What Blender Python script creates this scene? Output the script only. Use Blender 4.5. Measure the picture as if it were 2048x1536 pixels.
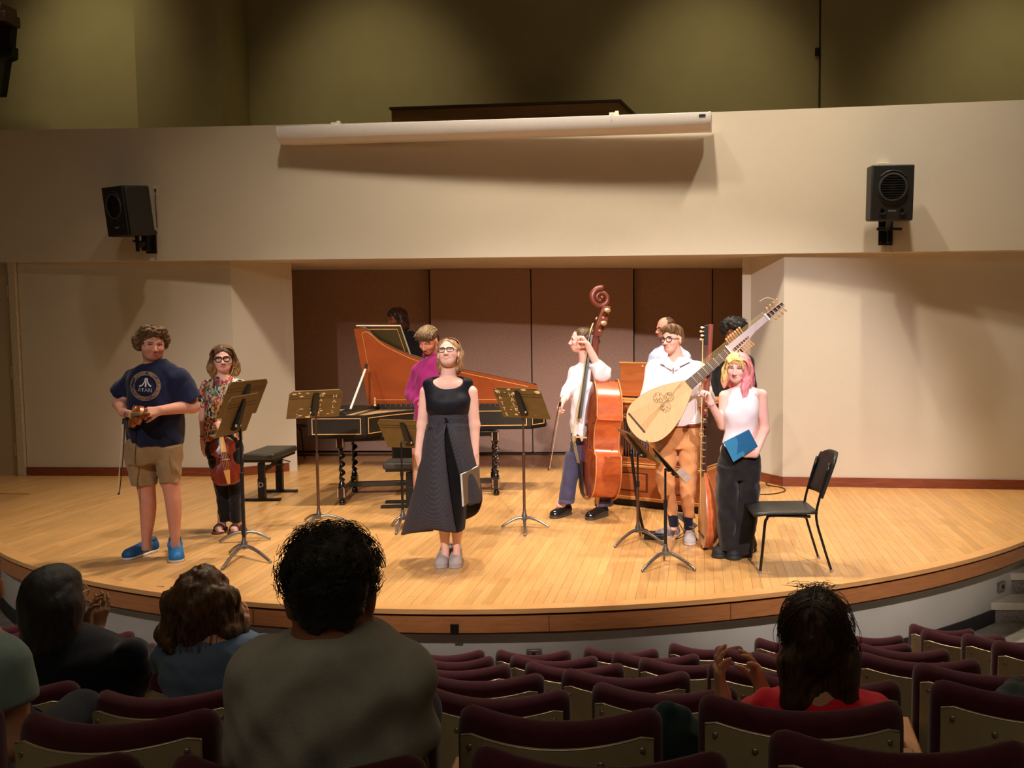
import bpy, math, random
import numpy as np
from mathutils import Matrix, Vector
random.seed(7); rng = np.random.default_rng(7)
for o in list(bpy.data.objects): bpy.data.objects.remove(o)
scn = bpy.context.scene
COL = scn.collection
PI = math.pi
# ------------------------------------------------------------------ camera (f, centre and pitch solved from the photo, 2048x1536)
FPX, CX, CY, PITCH, ROLL, EYE = 1800., 1284., 768., math.atan(.069), .0035, 1.83
_R = np.array([1, 0, 0.]); _F = np.array([0, math.cos(PITCH), -math.sin(PITCH)]); _U = np.array([0, math.sin(PITCH), math.cos(PITCH)])
CR = math.cos(ROLL)*_R - math.sin(ROLL)*_U; CU = math.sin(ROLL)*_R + math.cos(ROLL)*_U
CAM = np.array([0, 0, EYE])
def ray(x, y): return _F + (x-CX)/FPX*CR + (CY-y)/FPX*CU
def P(x, y, Y):
    d = ray(x, y); return CAM + d*(Y/d[1])
def G(x, y, z=0.):
    d = ray(x, y); return CAM + d*((z-EYE)/d[2])
cam = bpy.data.cameras.new('camera'); camo = bpy.data.objects.new('camera', cam); COL.objects.link(camo)
cam.sensor_fit = 'HORIZONTAL'; cam.sensor_width = 36.; cam.lens = 36.*FPX/2048.
cam.shift_x = -(CX-1024.)/2048.; cam.clip_start = .05; cam.clip_end = 100
camo.matrix_world = Matrix([[CR[0], CU[0], -_F[0], CAM[0]], [CR[1], CU[1], -_F[1], CAM[1]], [CR[2], CU[2], -_F[2], CAM[2]], [0, 0, 0, 1]])
scn.camera = camo
# ------------------------------------------------------------------ colour management, world, stage lamps, added fill
scn.view_settings.view_transform = 'Standard'; scn.view_settings.look = 'None'
scn.view_settings.gamma = 1; scn.view_settings.use_curve_mapping = False
scn.view_settings.exposure = 0.3
w = bpy.data.worlds.new('hall'); scn.world = w; w.use_nodes = True
w.node_tree.nodes['Background'].inputs[0].default_value = (.8, .75, .6, 1); w.node_tree.nodes['Background'].inputs[1].default_value = .02
def aim(o, loc, tgt):
    d = Vector(tgt)-Vector(loc); o.location = loc; o.rotation_euler = d.to_track_quat('-Z', 'Y').to_euler()
def spot(loc, tgt, watts, col, angle, blend=.4, rad=.12):
    l = bpy.data.lights.new('stage_or_fill_spot', 'SPOT'); l.energy = watts; l.color = col; l.spot_size = math.radians(angle); l.spot_blend = blend; l.shadow_soft_size = rad
    o = bpy.data.objects.new('stage_or_fill_spot', l); COL.objects.link(o); aim(o, loc, tgt); return o
def arealamp(loc, tgt, watts, col, sx, sy, spread=180):
    l = bpy.data.lights.new('fill_light', 'AREA'); l.shape = 'RECTANGLE'; l.size = sx; l.size_y = sy; l.energy = watts; l.color = col; l.spread = math.radians(spread)
    o = bpy.data.objects.new('fill_light', l); COL.objects.link(o); aim(o, loc, tgt); return o
WARM = (1., .84, .64); PINK = (1., .87, .82)
# overhead wash just in front of the beam
for x, e in ((-5.4, 70), (-3.4, 480), (-1.6, 900), (.2, 920), (2.2, 860)):
    spot((x, 8.2, 7.8), (x, 7.9, 0), e, WARM, 88, .8, .14)
# front wash from the ceiling of the hall, cut to the stage
for x, tx, e in ((-4.6, -3.6, 1000), (-1.2, -1.3, 3000), (2.2, .9, 3300)):
    spot((x, -2.0, 6.9), (tx, 8.3, .7), e, PINK, 27, .55, .10)
# added fill: area lamp above the audience, loft spots imitating bounce behind the beam
arealamp((-1, -1.5, 7.6), (-1, .5, 0), 64, (1., .86, .60), 7, 4)
for x in (-7.7, -4.0, 1.0, 5.3):
    spot((x, 10.6, 8.5), (x*.97, 13.1, 4.4), 230, (1., .86, .52), 58, 1., .3)
# ------------------------------------------------------------------ helpers
def link(o): COL.objects.link(o); return o
def empty(name, loc, label=None, cat=None, group=None, rz=0):
    o = bpy.data.objects.new(name, None); link(o); o.location = tuple(map(float, loc)); o.rotation_euler = (0, 0, rz)
    o.empty_display_size = .1
    return tag(o, label, cat, group)
def tag(o, label=None, cat=None, group=None, kind=None):
    if label: o['label'] = label
    if cat: o['category'] = cat
    if group: o['group'] = group
    if kind: o['kind'] = kind
    return o
def under(o, parent):
    if parent is None: return o
    o.parent = parent
    r = parent; l = Vector(r.location); p = r.parent
    if not r.get('local'):
        m = Matrix.Identity(4)
        if r.type == 'EMPTY': m = Matrix.Translation(-Vector(r.location))
        o.matrix_parent_inverse = m
    return o
def mkmesh(name, v, f, mats, parent=None, smooth=35, cols=None, label=None, mi=None):
    me = bpy.data.meshes.new(name); me.from_pydata([tuple(map(float, p)) for p in v], [], f); return fin(name, me, mats, parent, smooth, cols, label, mi)
def fin(name, me, mats, parent=None, smooth=35, cols=None, label=None, mi=None):
    for m in (mats if isinstance(mats, (list, tuple)) else [mats]): me.materials.append(m)
    if mi is not None: me.polygons.foreach_set('material_index', np.asarray(mi, np.int32))
    if smooth:
        me.polygons.foreach_set('use_smooth', np.ones(len(me.polygons), bool))
        if smooth < 170: me.set_sharp_from_angle(angle=math.radians(smooth))
    if cols is not None:
        a = me.color_attributes.new('Col', 'FLOAT_COLOR', 'POINT')
        c = np.ones((len(me.vertices), 4), np.float32); c[:, :3] = cols; a.data.foreach_set('color', c.ravel())
    me.update()
    o = bpy.data.objects.new(name, me); link(o); under(o, parent)
    if label: o['label'] = label
    return o
def nrm(a): a = np.asarray(a, float); return a/np.linalg.norm(a)
def A(*a): return np.array(a, float)
def rotz(a): c, s = math.cos(a), math.sin(a); return np.array([[c, -s, 0], [s, c, 0], [0, 0, 1.]])
def rotx(a): c, s = math.cos(a), math.sin(a); return np.array([[1, 0, 0], [0, c, -s], [0, s, c]])
def roty(a): c, s = math.cos(a), math.sin(a); return np.array([[c, 0, s], [0, 1, 0], [-s, 0, c]])
def frame(t, up=(0, 0, 1)):
    t = nrm(t); u = np.asarray(up, float)
    if abs(t@u) > .97: u = A(0, 1, 0) if abs(t[1]) < .9 else A(1, 0, 0)
    a = nrm(np.cross(t, u)); b = np.cross(a, t); return a, b
def spline(pts, n=8):
    p = np.asarray(pts, float); q = np.vstack([2*p[0]-p[1], p, 2*p[-1]-p[-2]]); out = []
    for i in range(1, len(q)-2):
        for t in np.linspace(0, 1, n, endpoint=False):
            out.append(.5*((2*q[i])+(-q[i-1]+q[i+1])*t+(2*q[i-1]-5*q[i]+4*q[i+1]-q[i+2])*t*t+(-q[i-1]+3*q[i]-3*q[i+1]+q[i+2])*t**3))
    out.append(p[-1]); return np.array(out)
class MB:
    def __init__(s): s.v = []; s.f = []; s.c = []; s.cc = None
    def add(s, v, f):
        n = len(s.v); s.v += [tuple(map(float, p)) for p in v]; s.f += [tuple(i+n for i in q) for q in f]
        if s.cc is not None: s.c += [s.cc]*len(v)
        return s
    def box(s, c, d, R=None):
        c = np.asarray(c, float); h = np.asarray(d, float)/2
        v = [A(x, y, z)*h for x in (-1, 1) for y in (-1, 1) for z in (-1, 1)]
        v = [c+(R@p if R is not None else p) for p in v]
        return s.add(v, [(0, 1, 3, 2), (4, 6, 7, 5), (0, 4, 5, 1), (2, 3, 7, 6), (0, 2, 6, 4), (1, 5, 7, 3)])
    def bar(s, a, b, w, h, up=(0, 0, 1)):
        a = np.asarray(a, float); b = np.asarray(b, float); x, y = frame(b-a, up); t = nrm(b-a)
        return s.box((a+b)/2, (w, h, np.linalg.norm(b-a)), np.array([x, y, t]).T if np.linalg.det(np.array([x, y, t]).T) > 0 else np.array([-x, y, t]).T)
    def tube(s, pts, r, n=8, caps=True, flat=1., up=(0, 0, 1)):
        p = np.asarray(pts, float); m = len(p); r = np.broadcast_to(np.asarray(r, float), (m,))
        T = np.gradient(p, axis=0) if m > 2 else np.array([p[1]-p[0]]*2)
        a, b = frame(T[0], up); v = []
        for i in range(m):
            t = nrm(T[i]); a = nrm(a-t*(a@t)); b = np.cross(a, t)
            for k in range(n):
                an = 2*PI*k/n; v.append(p[i]+r[i]*(math.cos(an)*a+flat*math.sin(an)*b))
        f = [(i*n+k, i*n+(k+1) % n, (i+1)*n+(k+1) % n, (i+1)*n+k) for i in range(m-1) for k in range(n)]
        if caps: f += [tuple(range(n))[::-1], tuple(range((m-1)*n, m*n))]
        return s.add(v, f)
    def cyl(s, a, b, r0, r1=None, n=12): return s.tube([a, b], [r0, r0 if r1 is None else r1], n)
    def lathe(s, prof, o=(0, 0, 0), n=16, R=None):
        o = np.asarray(o, float); v = []
        for r, z in prof:
            for k in range(n):
                q = A(r*math.cos(2*PI*k/n), r*math.sin(2*PI*k/n), z); v.append(o+(R@q if R is not None else q))
        m = len(prof)
        f = [(i*n+k, i*n+(k+1) % n, (i+1)*n+(k+1) % n, (i+1)*n+k) for i in range(m-1) for k in range(n)]
        f += [tuple(range(n))[::-1], tuple(range((m-1)*n, m*n))]
        return s.add(v, f)
    def prism(s, out, ext):
        out = [np.asarray(p, float) for p in out]; e = np.asarray(ext, float); n = len(out)
        f = [tuple(range(n)), tuple(range(2*n-1, n-1, -1))]+[(i, i+n, (i+1) % n+n, (i+1) % n) for i in range(n)]
        return s.add(out+[p+e for p in out], f)
    def loft(s, rings, caps=True, closed=True):
        n = len(rings[0]); m = len(rings); v = [p for r in rings for p in r]
        kk = n if closed else n-1
        f = [(i*n+k, i*n+(k+1) % n, (i+1)*n+(k+1) % n, (i+1)*n+k) for i in range(m-1) for k in range(kk)]
        if caps: f += [tuple(range(n))[::-1], tuple(range((m-1)*n, m*n))]
        return s.add(v, f)
    def ball(s, c, r, n=10, m=6, R=None):
        r = np.broadcast_to(np.asarray(r, float), (3,)); c = np.asarray(c, float); v = []
        for i in range(m+1):
            th = PI*i/m
            for k in range(n):
                q = A(r[0]*math.sin(th)*math.cos(2*PI*k/n), r[1]*math.sin(th)*math.sin(2*PI*k/n), r[2]*math.cos(th)); v.append(c+(R@q if R is not None else q))
        return s.add(v, [(i*n+k, (i+1)*n+k, (i+1)*n+(k+1) % n, i*n+(k+1) % n) for i in range(m) for k in range(n)])
    def out(s, name, mat, parent=None, smooth=35, bevel=0, label=None):
        o = mkmesh(name, s.v, s.f, mat, parent, smooth, np.array(s.c) if s.cc is not None else None, label)
        if bevel:
            b = o.modifiers.new('bevel', 'BEVEL'); b.width = bevel; b.segments = 2; b.limit_method = 'ANGLE'; b.angle_limit = math.radians(40)
        return o
# ------------------------------------------------------------------ materials
MATS = {}
def nodes(name, rough=.5, metal=0.):
    m = bpy.data.materials.new(name); m.use_nodes = True; nt = m.node_tree; b = nt.nodes['Principled BSDF']
    b.inputs['Roughness'].default_value = rough; b.inputs['Metallic'].default_value = metal
    return m, nt, b
def c4(c): return (c[0], c[1], c[2], 1)
def srgb(r, g, b): return tuple(((x/255)/12.92 if x/255 <= .04045 else ((x/255+.055)/1.055)**2.4) for x in (r, g, b))
def ramp(nt, fac, stops):
    r = nt.nodes.new('ShaderNodeValToRGB'); e = r.color_ramp.elements
    while len(e) < len(stops): e.new(.5)
    for q, (p, c) in zip(e, stops): q.position = p; q.color = c4(c)
    nt.links.new(fac, r.inputs[0]); return r.outputs[0]
def texco(nt, scale=(1, 1, 1), kind='Object', rot=(0, 0, 0)):
    t = nt.nodes.new('ShaderNodeTexCoord'); mp = nt.nodes.new('ShaderNodeMapping'); mp.inputs['Scale'].default_value = scale; mp.inputs['Rotation'].default_value = rot
    nt.links.new(t.outputs[kind], mp.inputs[0]); return mp.outputs[0]
def noise(nt, vec, scale, detail=4, rough=.5, dist=0.):
    n = nt.nodes.new('ShaderNodeTexNoise'); n.inputs['Scale'].default_value = scale; n.inputs['Detail'].default_value = detail
    n.inputs['Roughness'].default_value = rough; n.inputs['Distortion'].default_value = dist; nt.links.new(vec, n.inputs['Vector']); return n.outputs['Fac']
def bump(nt, b, h, strength, dist=.01):
    n = nt.nodes.new('ShaderNodeBump'); n.inputs['Strength'].default_value = strength; n.inputs['Distance'].default_value = dist
    nt.links.new(h, n.inputs['Height']); nt.links.new(n.outputs[0], b.inputs['Normal'])
def mat(name, col, rough=.5, metal=0., var=.12, vs=30., bs=0., bsc=200., sheen=0., spec=None, coat=0.):
    if name in MATS: return MATS[name]
    m, nt, b = nodes(name, rough, metal); v = texco(nt)
    lo = tuple(x*(1-var) for x in col); hi = tuple(min(1, x*(1+var)) for x in col)
    nt.links.new(ramp(nt, noise(nt, v, vs), [(.3, lo), (.7, hi)]), b.inputs['Base Color'])
    if bs: bump(nt, b, noise(nt, v, bsc, 2), bs, .004)
    if sheen: b.inputs['Sheen Weight'].default_value = sheen
    if spec is not None: b.inputs['Specular IOR Level'].default_value = spec
    if coat: b.inputs['Coat Weight'].default_value = coat; b.inputs['Coat Roughness'].default_value = .15
    MATS[name] = m; return m
def wood(name, c0, c1, scale=(2, 30, 30), rough=.4, coat=0., big=1.5):
    if name in MATS: return MATS[name]
    m, nt, b = nodes(name, rough); v = texco(nt, scale)
    nt.links.new(ramp(nt, noise(nt, v, 1., 6, .6, .6), [(.25, c0), (.75, c1)]), b.inputs['Base Color'])
    bump(nt, b, noise(nt, v, 3., 3), .08, .002)
    if coat: b.inputs['Coat Weight'].default_value = coat; b.inputs['Coat Roughness'].default_value = .2
    MATS[name] = m; return m
def vcol(name, rough=.5, sss=0., bs=0., bsc=300., spec=.3, sheen=0.):
    if name in MATS: return MATS[name]
    m, nt, b = nodes(name, rough); a = nt.nodes.new('ShaderNodeAttribute'); a.attribute_name = 'Col'
    nt.links.new(a.outputs['Color'], b.inputs['Base Color']); b.inputs['Specular IOR Level'].default_value = spec
    if sss: b.inputs['Subsurface Weight'].default_value = sss; b.inputs['Subsurface Radius'].default_value = (.012, .005, .003); b.inputs['Subsurface Scale'].default_value = 1.
    if bs: bump(nt, b, noise(nt, texco(nt), bsc, 2), bs, .003)
    if sheen: b.inputs['Sheen Weight'].default_value = sheen
    MATS[name] = m; return m
def fabric(name, col, bsc=350., bs=.25, var=.15, vs=14., rough=.85): return mat(name, col, rough, 0, var, vs, bs, bsc, sheen=.15, spec=.15)
WALL = mat('wall_paint', srgb(214, 205, 188), .75, 0, .03, 1.3, .12, 60., spec=.2)
LOFT = mat('loft_paint', srgb(170, 158, 118), .85, 0, .04, 2., .15, 90., spec=.1)
BLACK = mat('black_metal', (.012, .012, .012), .38, .3, .1)
CHROME = mat('chrome', (.75, .74, .72), .18, 1., .03)
STEEL = mat('dull_steel', (.30, .29, .28), .32, .9, .1)
BROWNPOLE = mat('bronze_tube', (.16, .09, .06), .3, .7, .1)
WHITE = mat('white_plastic', (.82, .80, .80), .4, 0, .02)
# ================================================================== STRUCTURE
def struct(o): o['kind'] = 'structure'; return o
def wallprism(name, pts, z0, z1, th, m=WALL):      # a run of wall in plan: front line pts, thickness th to the back
    b = MB(); p = [np.asarray(q, float) for q in pts]
    for i in range(len(p)-1):
        n = nrm(A(-(p[i+1]-p[i])[1], (p[i+1]-p[i])[0])); n = n if n[1] > 0 else -n
        q = [p[i], p[i+1], p[i+1]+n*th, p[i]+n*th]
        b.prism([A(x[0], x[1], z0) for x in q], (0, 0, z1-z0))
    return struct(b.out(name, m, None, 0))
WL = [G(56, 951)[:2], G(475, 952.5)[:2], G(578, 942)[:2], A(-5.25, 12.7)]
WR = [A(1.62, 12.6), G(1500, 957)[:2], G(1565, 972)[:2], A(4.144, 9.669), A(6.6, 9.42)]
wallprism('wall_left', WL, -.02, 2.62, .1)
wallprism('wall_right', WR, -.02, 2.62, .1)
# stage front circle, solved from the photo
SC, SR = A(-1.131, 11.842), 6.209
def arc(r, a0, a1, n, c=SC): return [c+r*A(math.cos(t), math.sin(t)) for t in np.linspace(a0, a1, n)]
A0, A1 = PI+math.asin(2.84/SR), 2*PI-math.asin(2.64/SR)
def stage_outline(r): return [A(-10, 9.3)]+arc(r, A0, A1, 72)+[A(6.7, 9.1)]
def ringwall(name, r_out, r_in, z0, z1, m, smooth=30):
    a = stage_outline(r_out); b = [A(-10, 9.4)]+arc(r_in, A0, A1, 72)+[A(6.7, 9.2)]
    rings = [[A(*p, z0), A(*p, z1), A(*q, z1), A(*q, z0)] for p, q in zip(a, b)]
    return MB().loft(rings).out(name, m, None, smooth)
# ---- stage floor: sub-floor plus maple strips laid one by one
def floorwood():
    m, nt, b = nodes('maple_strip', .33); a = nt.nodes.new('ShaderNodeAttribute'); a.attribute_name = 'Col'
    v = texco(nt, (22, 1.6, 1)); g = ramp(nt, noise(nt, v, 2., 5, .6, .4), [(.3, (.86, .84, .80)), (.7, (1.05, 1.04, 1.02))])
    mx = nt.nodes.new('ShaderNodeMix'); mx.data_type = 'RGBA'; mx.blend_type = 'MULTIPLY'; mx.inputs[0].default_value = 1
    nt.links.new(a.outputs['Color'], mx.inputs[6]); nt.links.new(g, mx.inputs[7]); nt.links.new(mx.outputs[2], b.inputs['Base Color'])
    b.inputs['Coat Weight'].default_value = .25; b.inputs['Coat Roughness'].default_value = .25
    nt.links.new(ramp(nt, noise(nt, texco(nt), 2.5, 4), [(.3, (.30,)*3), (.7, (.46,)*3)]), b.inputs['Roughness']); return m
MAPLE = floorwood()
JOINT = mat('floor_joint', srgb(176, 130, 80), .7, 0, .05)
fl = MB(); ol = stage_outline(SR-.07); fl.prism([A(*p, -.05) for p in ol]+[A(6.7, 13, -.05), A(-10, 13, -.05)], (0, 0, .041))
FLOOR = struct(fl.out('floor', JOINT, None, 0))
ax = nrm(A(.0644, 1)); au = A(ax[1], -ax[0])
planks = []; PW = .066; prng = random.Random(3)
u0 = -9.6
while u0 < 6.2:
    u1 = u0+PW-.0007
    ends = []
    for u in (u0, u1):
        cu, cv = SC@au, SC@ax; d = (SR-.09)**2-(u-cu)**2
        ends.append(cv-math.sqrt(d) if d > 9 else 9.2)
    p0 = au*u0; far = 10.85 if u0 < -5.6 else (12.6 if u0 < .9 else 10.3)
    v = min(ends); first = True; v += -prng.uniform(0, .9)
    while v < far:
        L = prng.uniform(.55, 1.35); e = min(v+L, far)
        a = [max(v, ends[0]), max(v, ends[1])]
        if e > max(a)+.03:
            planks.append((u0, u1, a[0], a[1], e-.0012))
        v += L
    u0 += PW
def plankmesh(ps, name):
    v, f, c = [], [], []
    for (ua, ub, a, b_, e) in ps:
        n = len(v)
        q = [au*ua+ax*a, au*ub+ax*b_, au*ub+ax*e, au*ua+ax*e]; ctr = sum(q)/4
        v += [A(*p, -.0085) for p in q]+[A(*(p+(ctr-p)*A(.012, .001)), 0.) for p in q]
        f += [(n+4, n+5, n+6, n+7)]+[(n+i, n+(i+1) % 4, n+4+(i+1) % 4, n+4+i) for i in range(4)]
        t = prng.gauss(0, .055); h = prng.gauss(0, .03)
        base = np.array(srgb(214, 165, 104))*(1+t); base = base*A(1, 1-h*.5, 1-h*1.4); c += [base]*8
    return mkmesh(name, v, f, MAPLE, FLOOR, 0, np.array(c))
def plank_px(q):
    ctr = au*(q[0]+q[1])/2+ax*((q[2]+q[4])/2); Y = ctr[1]; X = ctr[0]
    px = CX+FPX*X/Y
    if not -30 < px < 2078: return 0
    return (q[4]-q[2])/Y**2.6
planks.sort(key=plank_px, reverse=True)
for q in planks[:300]: plankmesh([q], 'plank')
tag(plankmesh(planks[300:], 'plank_field'), kind='stuff')
NOSE = wood('nosing_wood', srgb(196, 142, 84), srgb(222, 172, 112), (3, 3, 40), .35)
FASC = wood('fascia_wood', srgb(150, 92, 50), srgb(178, 118, 70), (6, 6, 60), .45)
struct(ringwall('trim_1', SR, SR-.1, -.03, .0015, NOSE))
struct(ringwall('trim_2', SR-.035, SR-.1, -.05, -.03, mat('fascia_dark_brown', srgb(90, 52, 24), .6)))  # dark brown groove under the nosing
tr = struct(ringwall('trim_3', SR-.012, SR-.1, -.155, -.05, FASC))
for xx in (1098, 480, 1490):
    p = P(xx, 1240, G(xx, 1216)[1]-.0); d = nrm(p[:2]-SC); q = SC+d*(SR-.011)
    MB().box(A(*q, -.1), (.004, .006, .104), rotz(math.atan2(d[1], d[0])-PI/2)).out('joint', mat('fascia_dark_brown', (0, 0, 0)), tr, 0)
struct(ringwall('trim_4', SR-.03, SR-.1, -.175, -.155, mat('fascia_dark_brown', (0, 0, 0))))
FAC = mat('riser_paint', srgb(178, 174, 166), .8, 0, .06, 2.2, .25, 25., spec=.15)
struct(ringwall('wall_front', SR-.13, SR-.25, -.86, -.14, FAC))
struct(ringwall('baseboard_front', SR-.115, SR-.2, -.86, -.545, mat('black_rubber', (.012, .012, .013), .6)))
# taped cable exit and floor boxes in the stage front
def on_front(px, py, name, label, cat):
    g = G(px, py, -.3)
    best = min(np.linspace(4.8, 8.5, 800), key=lambda Y: abs(np.hypot(*(P(px, py, Y)[:2]-SC))-(SR-.13)) if P(px, py, Y)[1] < 10 else 9)
    p = P(px, py, best); d = nrm(p[:2]-SC); R = rotz(math.atan2(d[1], d[0])+PI/2)
    return p, d, R, empty(name, p, label, cat)
p, d, R, e = on_front(1068, 1306, 'outlet_box', 'grey metal outlet plate on the white stage front behind the front row', 'outlet')
MB().box(p+A(*d, 0)*.011, (.098, .03, .058), R).out('plate', STEEL, e, 30, .003)
MB().cyl(p+A(*d, 0)*.02, p+A(*d, 0)*.031, .014, n=14).out('socket', BLACK, e)
for s in (-.037, .037): MB().cyl(p+R@A(s, 0, 0)+A(*d, 0)*.02, p+R@A(s, 0, 0)+A(*d, 0)*.029, .004, n=8).out('screw', BLACK, e)
p, d, R, e = on_front(2000, 1172, 'outlet_box', 'grey metal outlet plate on the stage front beside the steps', 'outlet')
MB().box(p+A(*d, 0)*.01, (.11, .03, .075), R).out('plate', STEEL, e, 30, .003)
MB().cyl(p+A(*d, 0)*.02, p+A(*d, 0)*.032, .016, n=14).out('socket', BLACK, e)
q = SC+nrm(G(911, 1216)[:2]-SC)*(SR+.001); d = nrm(q-SC)
tp = MB().box(A(*q, -.125), (.052, .012, .062), rotz(math.atan2(d[1], d[0])-PI/2)).out('gaffer_tape', BLACK, None, 30)
tag(tp, 'square black tape patch on the wooden stage edge behind the rows', 'tape')
# ---- beam (a slightly concave band of wall carried over the stage)
ZB, ZT = 2.565, 4.10
bp = [G(x, y, ZB)[:2] for x, y in ((0, 524), (300, 522.6), (565, 520), (1030, 513.5), (1500, 507.6), (2048, 499))]
bp = [bp[0]+(bp[0]-bp[1])*1.2]+bp+[bp[-1]+(bp[-1]-bp[-2])*1.2]
co = np.polyfit([q[0] for q in bp], [q[1] for q in bp], 2)
def beamY(x): return float(np.polyval(co, x))
bx = np.linspace(-10, 6.6, 40)
rings = [[A(x, beamY(x), ZB), A(x, beamY(x), ZT), A(x, beamY(x)+.3, ZT), A(x, beamY(x)+.3, ZB)] for x in bx]
struct(MB().loft(rings).out('beam', WALL, None, 30))
v = [A(x, beamY(x)+.25, ZB+.001) for x in bx]
fl = MB(); fl.prism(v+[A(6.6, 13.6, ZB+.001), A(-10, 13.6, ZB+.001)], (0, 0, .16)); struct(fl.out('ceiling_recess', WALL, None, 0))
# ---- acoustic panels at the back of the recess
PANEL = mat('panel_fabric', srgb(164, 134, 120), .9, 0, .10, 40., .5, 420., sheen=.3, spec=.1)
wb = MB().box((-2, 12.75, 1.3), (8.4, .1, 2.6)).out('wall_back', mat('back_paint', srgb(60, 40, 34), .9), None, 0); struct(wb)
xs = [(548, 861, 12.62, 12.56), (863, 1062, 12.40, 12.40), (1064.5, 1267, 12.40, 12.40), (1269, 1424, 12.56, 12.58), (1426, 1540, 12.60, 12.62)]
for xa, xb, ya, yb in xs:
    p, q = G(xa, 908)[:2], G(xb, 908)[:2]
    p = A((xa-CX)/FPX*ya, ya); q = A((xb-CX)/FPX*yb, yb)
    MB().prism([A(*p, .03), A(*q, .03), A(*q, 2.565), A(*p, 2.565)], (0, .09, 0)).out('panel', PANEL, wb, 0, .008)
struct(MB().box((-2, 12.33, .012), (7.6, .02, .03)).out('trim_5', mat('dark_trim', srgb(58, 34, 24), .5), None, 0))
# ---- baseboards
BASE = wood('base_mahogany', srgb(104, 46, 26), srgb(150, 78, 48), (4, 4, 50), .4)
def baseboard(name, pts, h):
    b = MB()
    for i in range(len(pts)-1):
        p, q = np.asarray(pts[i]), np.asarray(pts[i+1]); n = nrm(A(-(q-p)[1], (q-p)[0])); n = n if n[1] < 0 else -n
        b.prism([A(*p, 0), A(*q, 0), A(*(q+n*.018), 0), A(*(p+n*.018), 0)], (0, 0, h))
    return struct(b.out(name, BASE, None, 0))
baseboard('baseboard_left', WL[:3]+[WL[2]+A(-.02, .12)], .105)
baseboard('baseboard_right', [WR[1]+A(.0, .1)]+WR[1:], .105)
# ---- door at the left end of the stage
DOORP = mat('door_paint', srgb(186, 170, 140), .6, 0, .03)
dl = WL[0]
d1 = MB().box((dl[0]-.62, dl[1]+.045, 1.27), (1.02, .05, 2.54)).out('door_1', DOORP, None, 30); struct(d1)
MB().box((dl[0]-.055, dl[1]+.0, 1.29), (.09, .07, 2.58)).out('door_frame', mat('door_frame_paint', srgb(205, 192, 166), .5), d1, 30, .006)
MB().box((dl[0]-.62, dl[1]-.0, 2.555), (1.06, .05, .03)).out('door_head', DOORP, d1, 30)
for z in (2.22, 1.25, .32): MB().box((dl[0]-.125, dl[1]+.008, z), (.035, .035, .15)).out('hinge', mat('door_frame_paint', (0, 0, 0)), d1, 30, .004)
wallprism('wall_far_left', [A(-10, dl[1]+.07), A(dl[0]-.09, dl[1]+.07)], -.02, 2.62, .1)
# ---- upper walls of the loft behind the beam
wallprism('wall_upper', [A(-5.74, 13.45), A(6.6, 13.2)], 2.6, 8.8, .2, LOFT)
wallprism('wall_upper_left', [A(-10, 13.0), A(-6.4, 13.0)], 2.6, 8.8, .2, LOFT)
b = MB(); b.prism([A(-6.70, 12.2, 2.6), A(-5.56, 12.2, 2.6), A(-5.76, 13.6, 2.6), A(-6.9, 13.6, 2.6)], (0, 0, 6.2)); struct(b.out('pillar', LOFT, None, 0))
# ---- hall shell
HALL = mat('hall_paint', srgb(150, 138, 112), .85, 0, .04, 1.)
struct(MB().box((-10.05, 3, 4), (.1, 22, 9.8)).out('wall_side_left', HALL, None, 0))
struct(MB().box((6.65, 3, 4), (.1, 22, 9.8)).out('wall_side_right', HALL, None, 0))
struct(MB().box((-1.7, -7.4, 4), (16.8, .1, 9.8)).out('wall_rear', HALL, None, 0))
struct(MB().box((-1.7, 3, 8.85), (16.8, 22, .1)).out('ceiling', HALL, None, 0))
# ---- raked auditorium floor, rows concentric with the stage
RC = A(-.9, 14.8)
ROW_R = [9.86, 10.43, 10.93, 11.57, 12.04, 12.77, 13.20]
ROW_Z = [-.042, .139, .293, .504, .637, .890, .990]
CONC = mat('concrete', srgb(150, 146, 138), .85, 0, .3, 7., .3, 40.)
prof = [(6.9, -.66)]
for i, r in enumerate(ROW_R): prof += [(r-.36, prof[-1][1]), (r-.36, -.66 if i == 0 else ROW_Z[i]-.74)]
prof += [(22.5, prof[-1][1])]
for i in range(1, len(prof)):
    if prof[i][0] < prof[i-1][0]: prof[i] = (prof[i-1][0], prof[i][1])
rr = [[A(*(RC+r*A(math.cos(t), math.sin(t))), z) for r, z in prof] for t in np.linspace(PI*1.08, PI*1.92, 60)]
b = MB(); b.loft(rr, caps=False, closed=False); struct(b.out('floor_auditorium', CONC, None, 20))
# ---- concrete steps up to the stage
ST = mat('step_terrazzo', srgb(128, 118, 116), .8, 0, .35, 60., .2, 120.)
STN = mat('step_nosing', srgb(206, 198, 184), .7, 0, .06, 20.)
for k, (x0, y0, z0, z1) in enumerate(((2.84, 7.28, -.86, -.49), (3.12, 7.51, -.86, -.306), (3.42, 7.75, -.86, -.14))):
    s = MB().box(((x0+6.5)/2, y0+.75, (z0+z1)/2-.03), (6.5-x0, 1.5, z1-z0-.06)).out('step', ST, None, 30)
    tag(s, ['lowest grey concrete step with a pale nosing beside the stage front', 'second grey concrete step with a pale nosing beside the stage front', 'third grey concrete step up to the stage edge'][k], 'step', kind='structure')
    MB().box(((x0+6.5)/2, y0+.14, z1-.03), (6.5-x0+.01, .31, .062)).out('nosing', STN, s, 30, .006)
    MB().box(((x0+6.5)/2, y0+.9, z1-.035), (6.5-x0, 1.2, .06)).out('tread', ST, s, 30)
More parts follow.
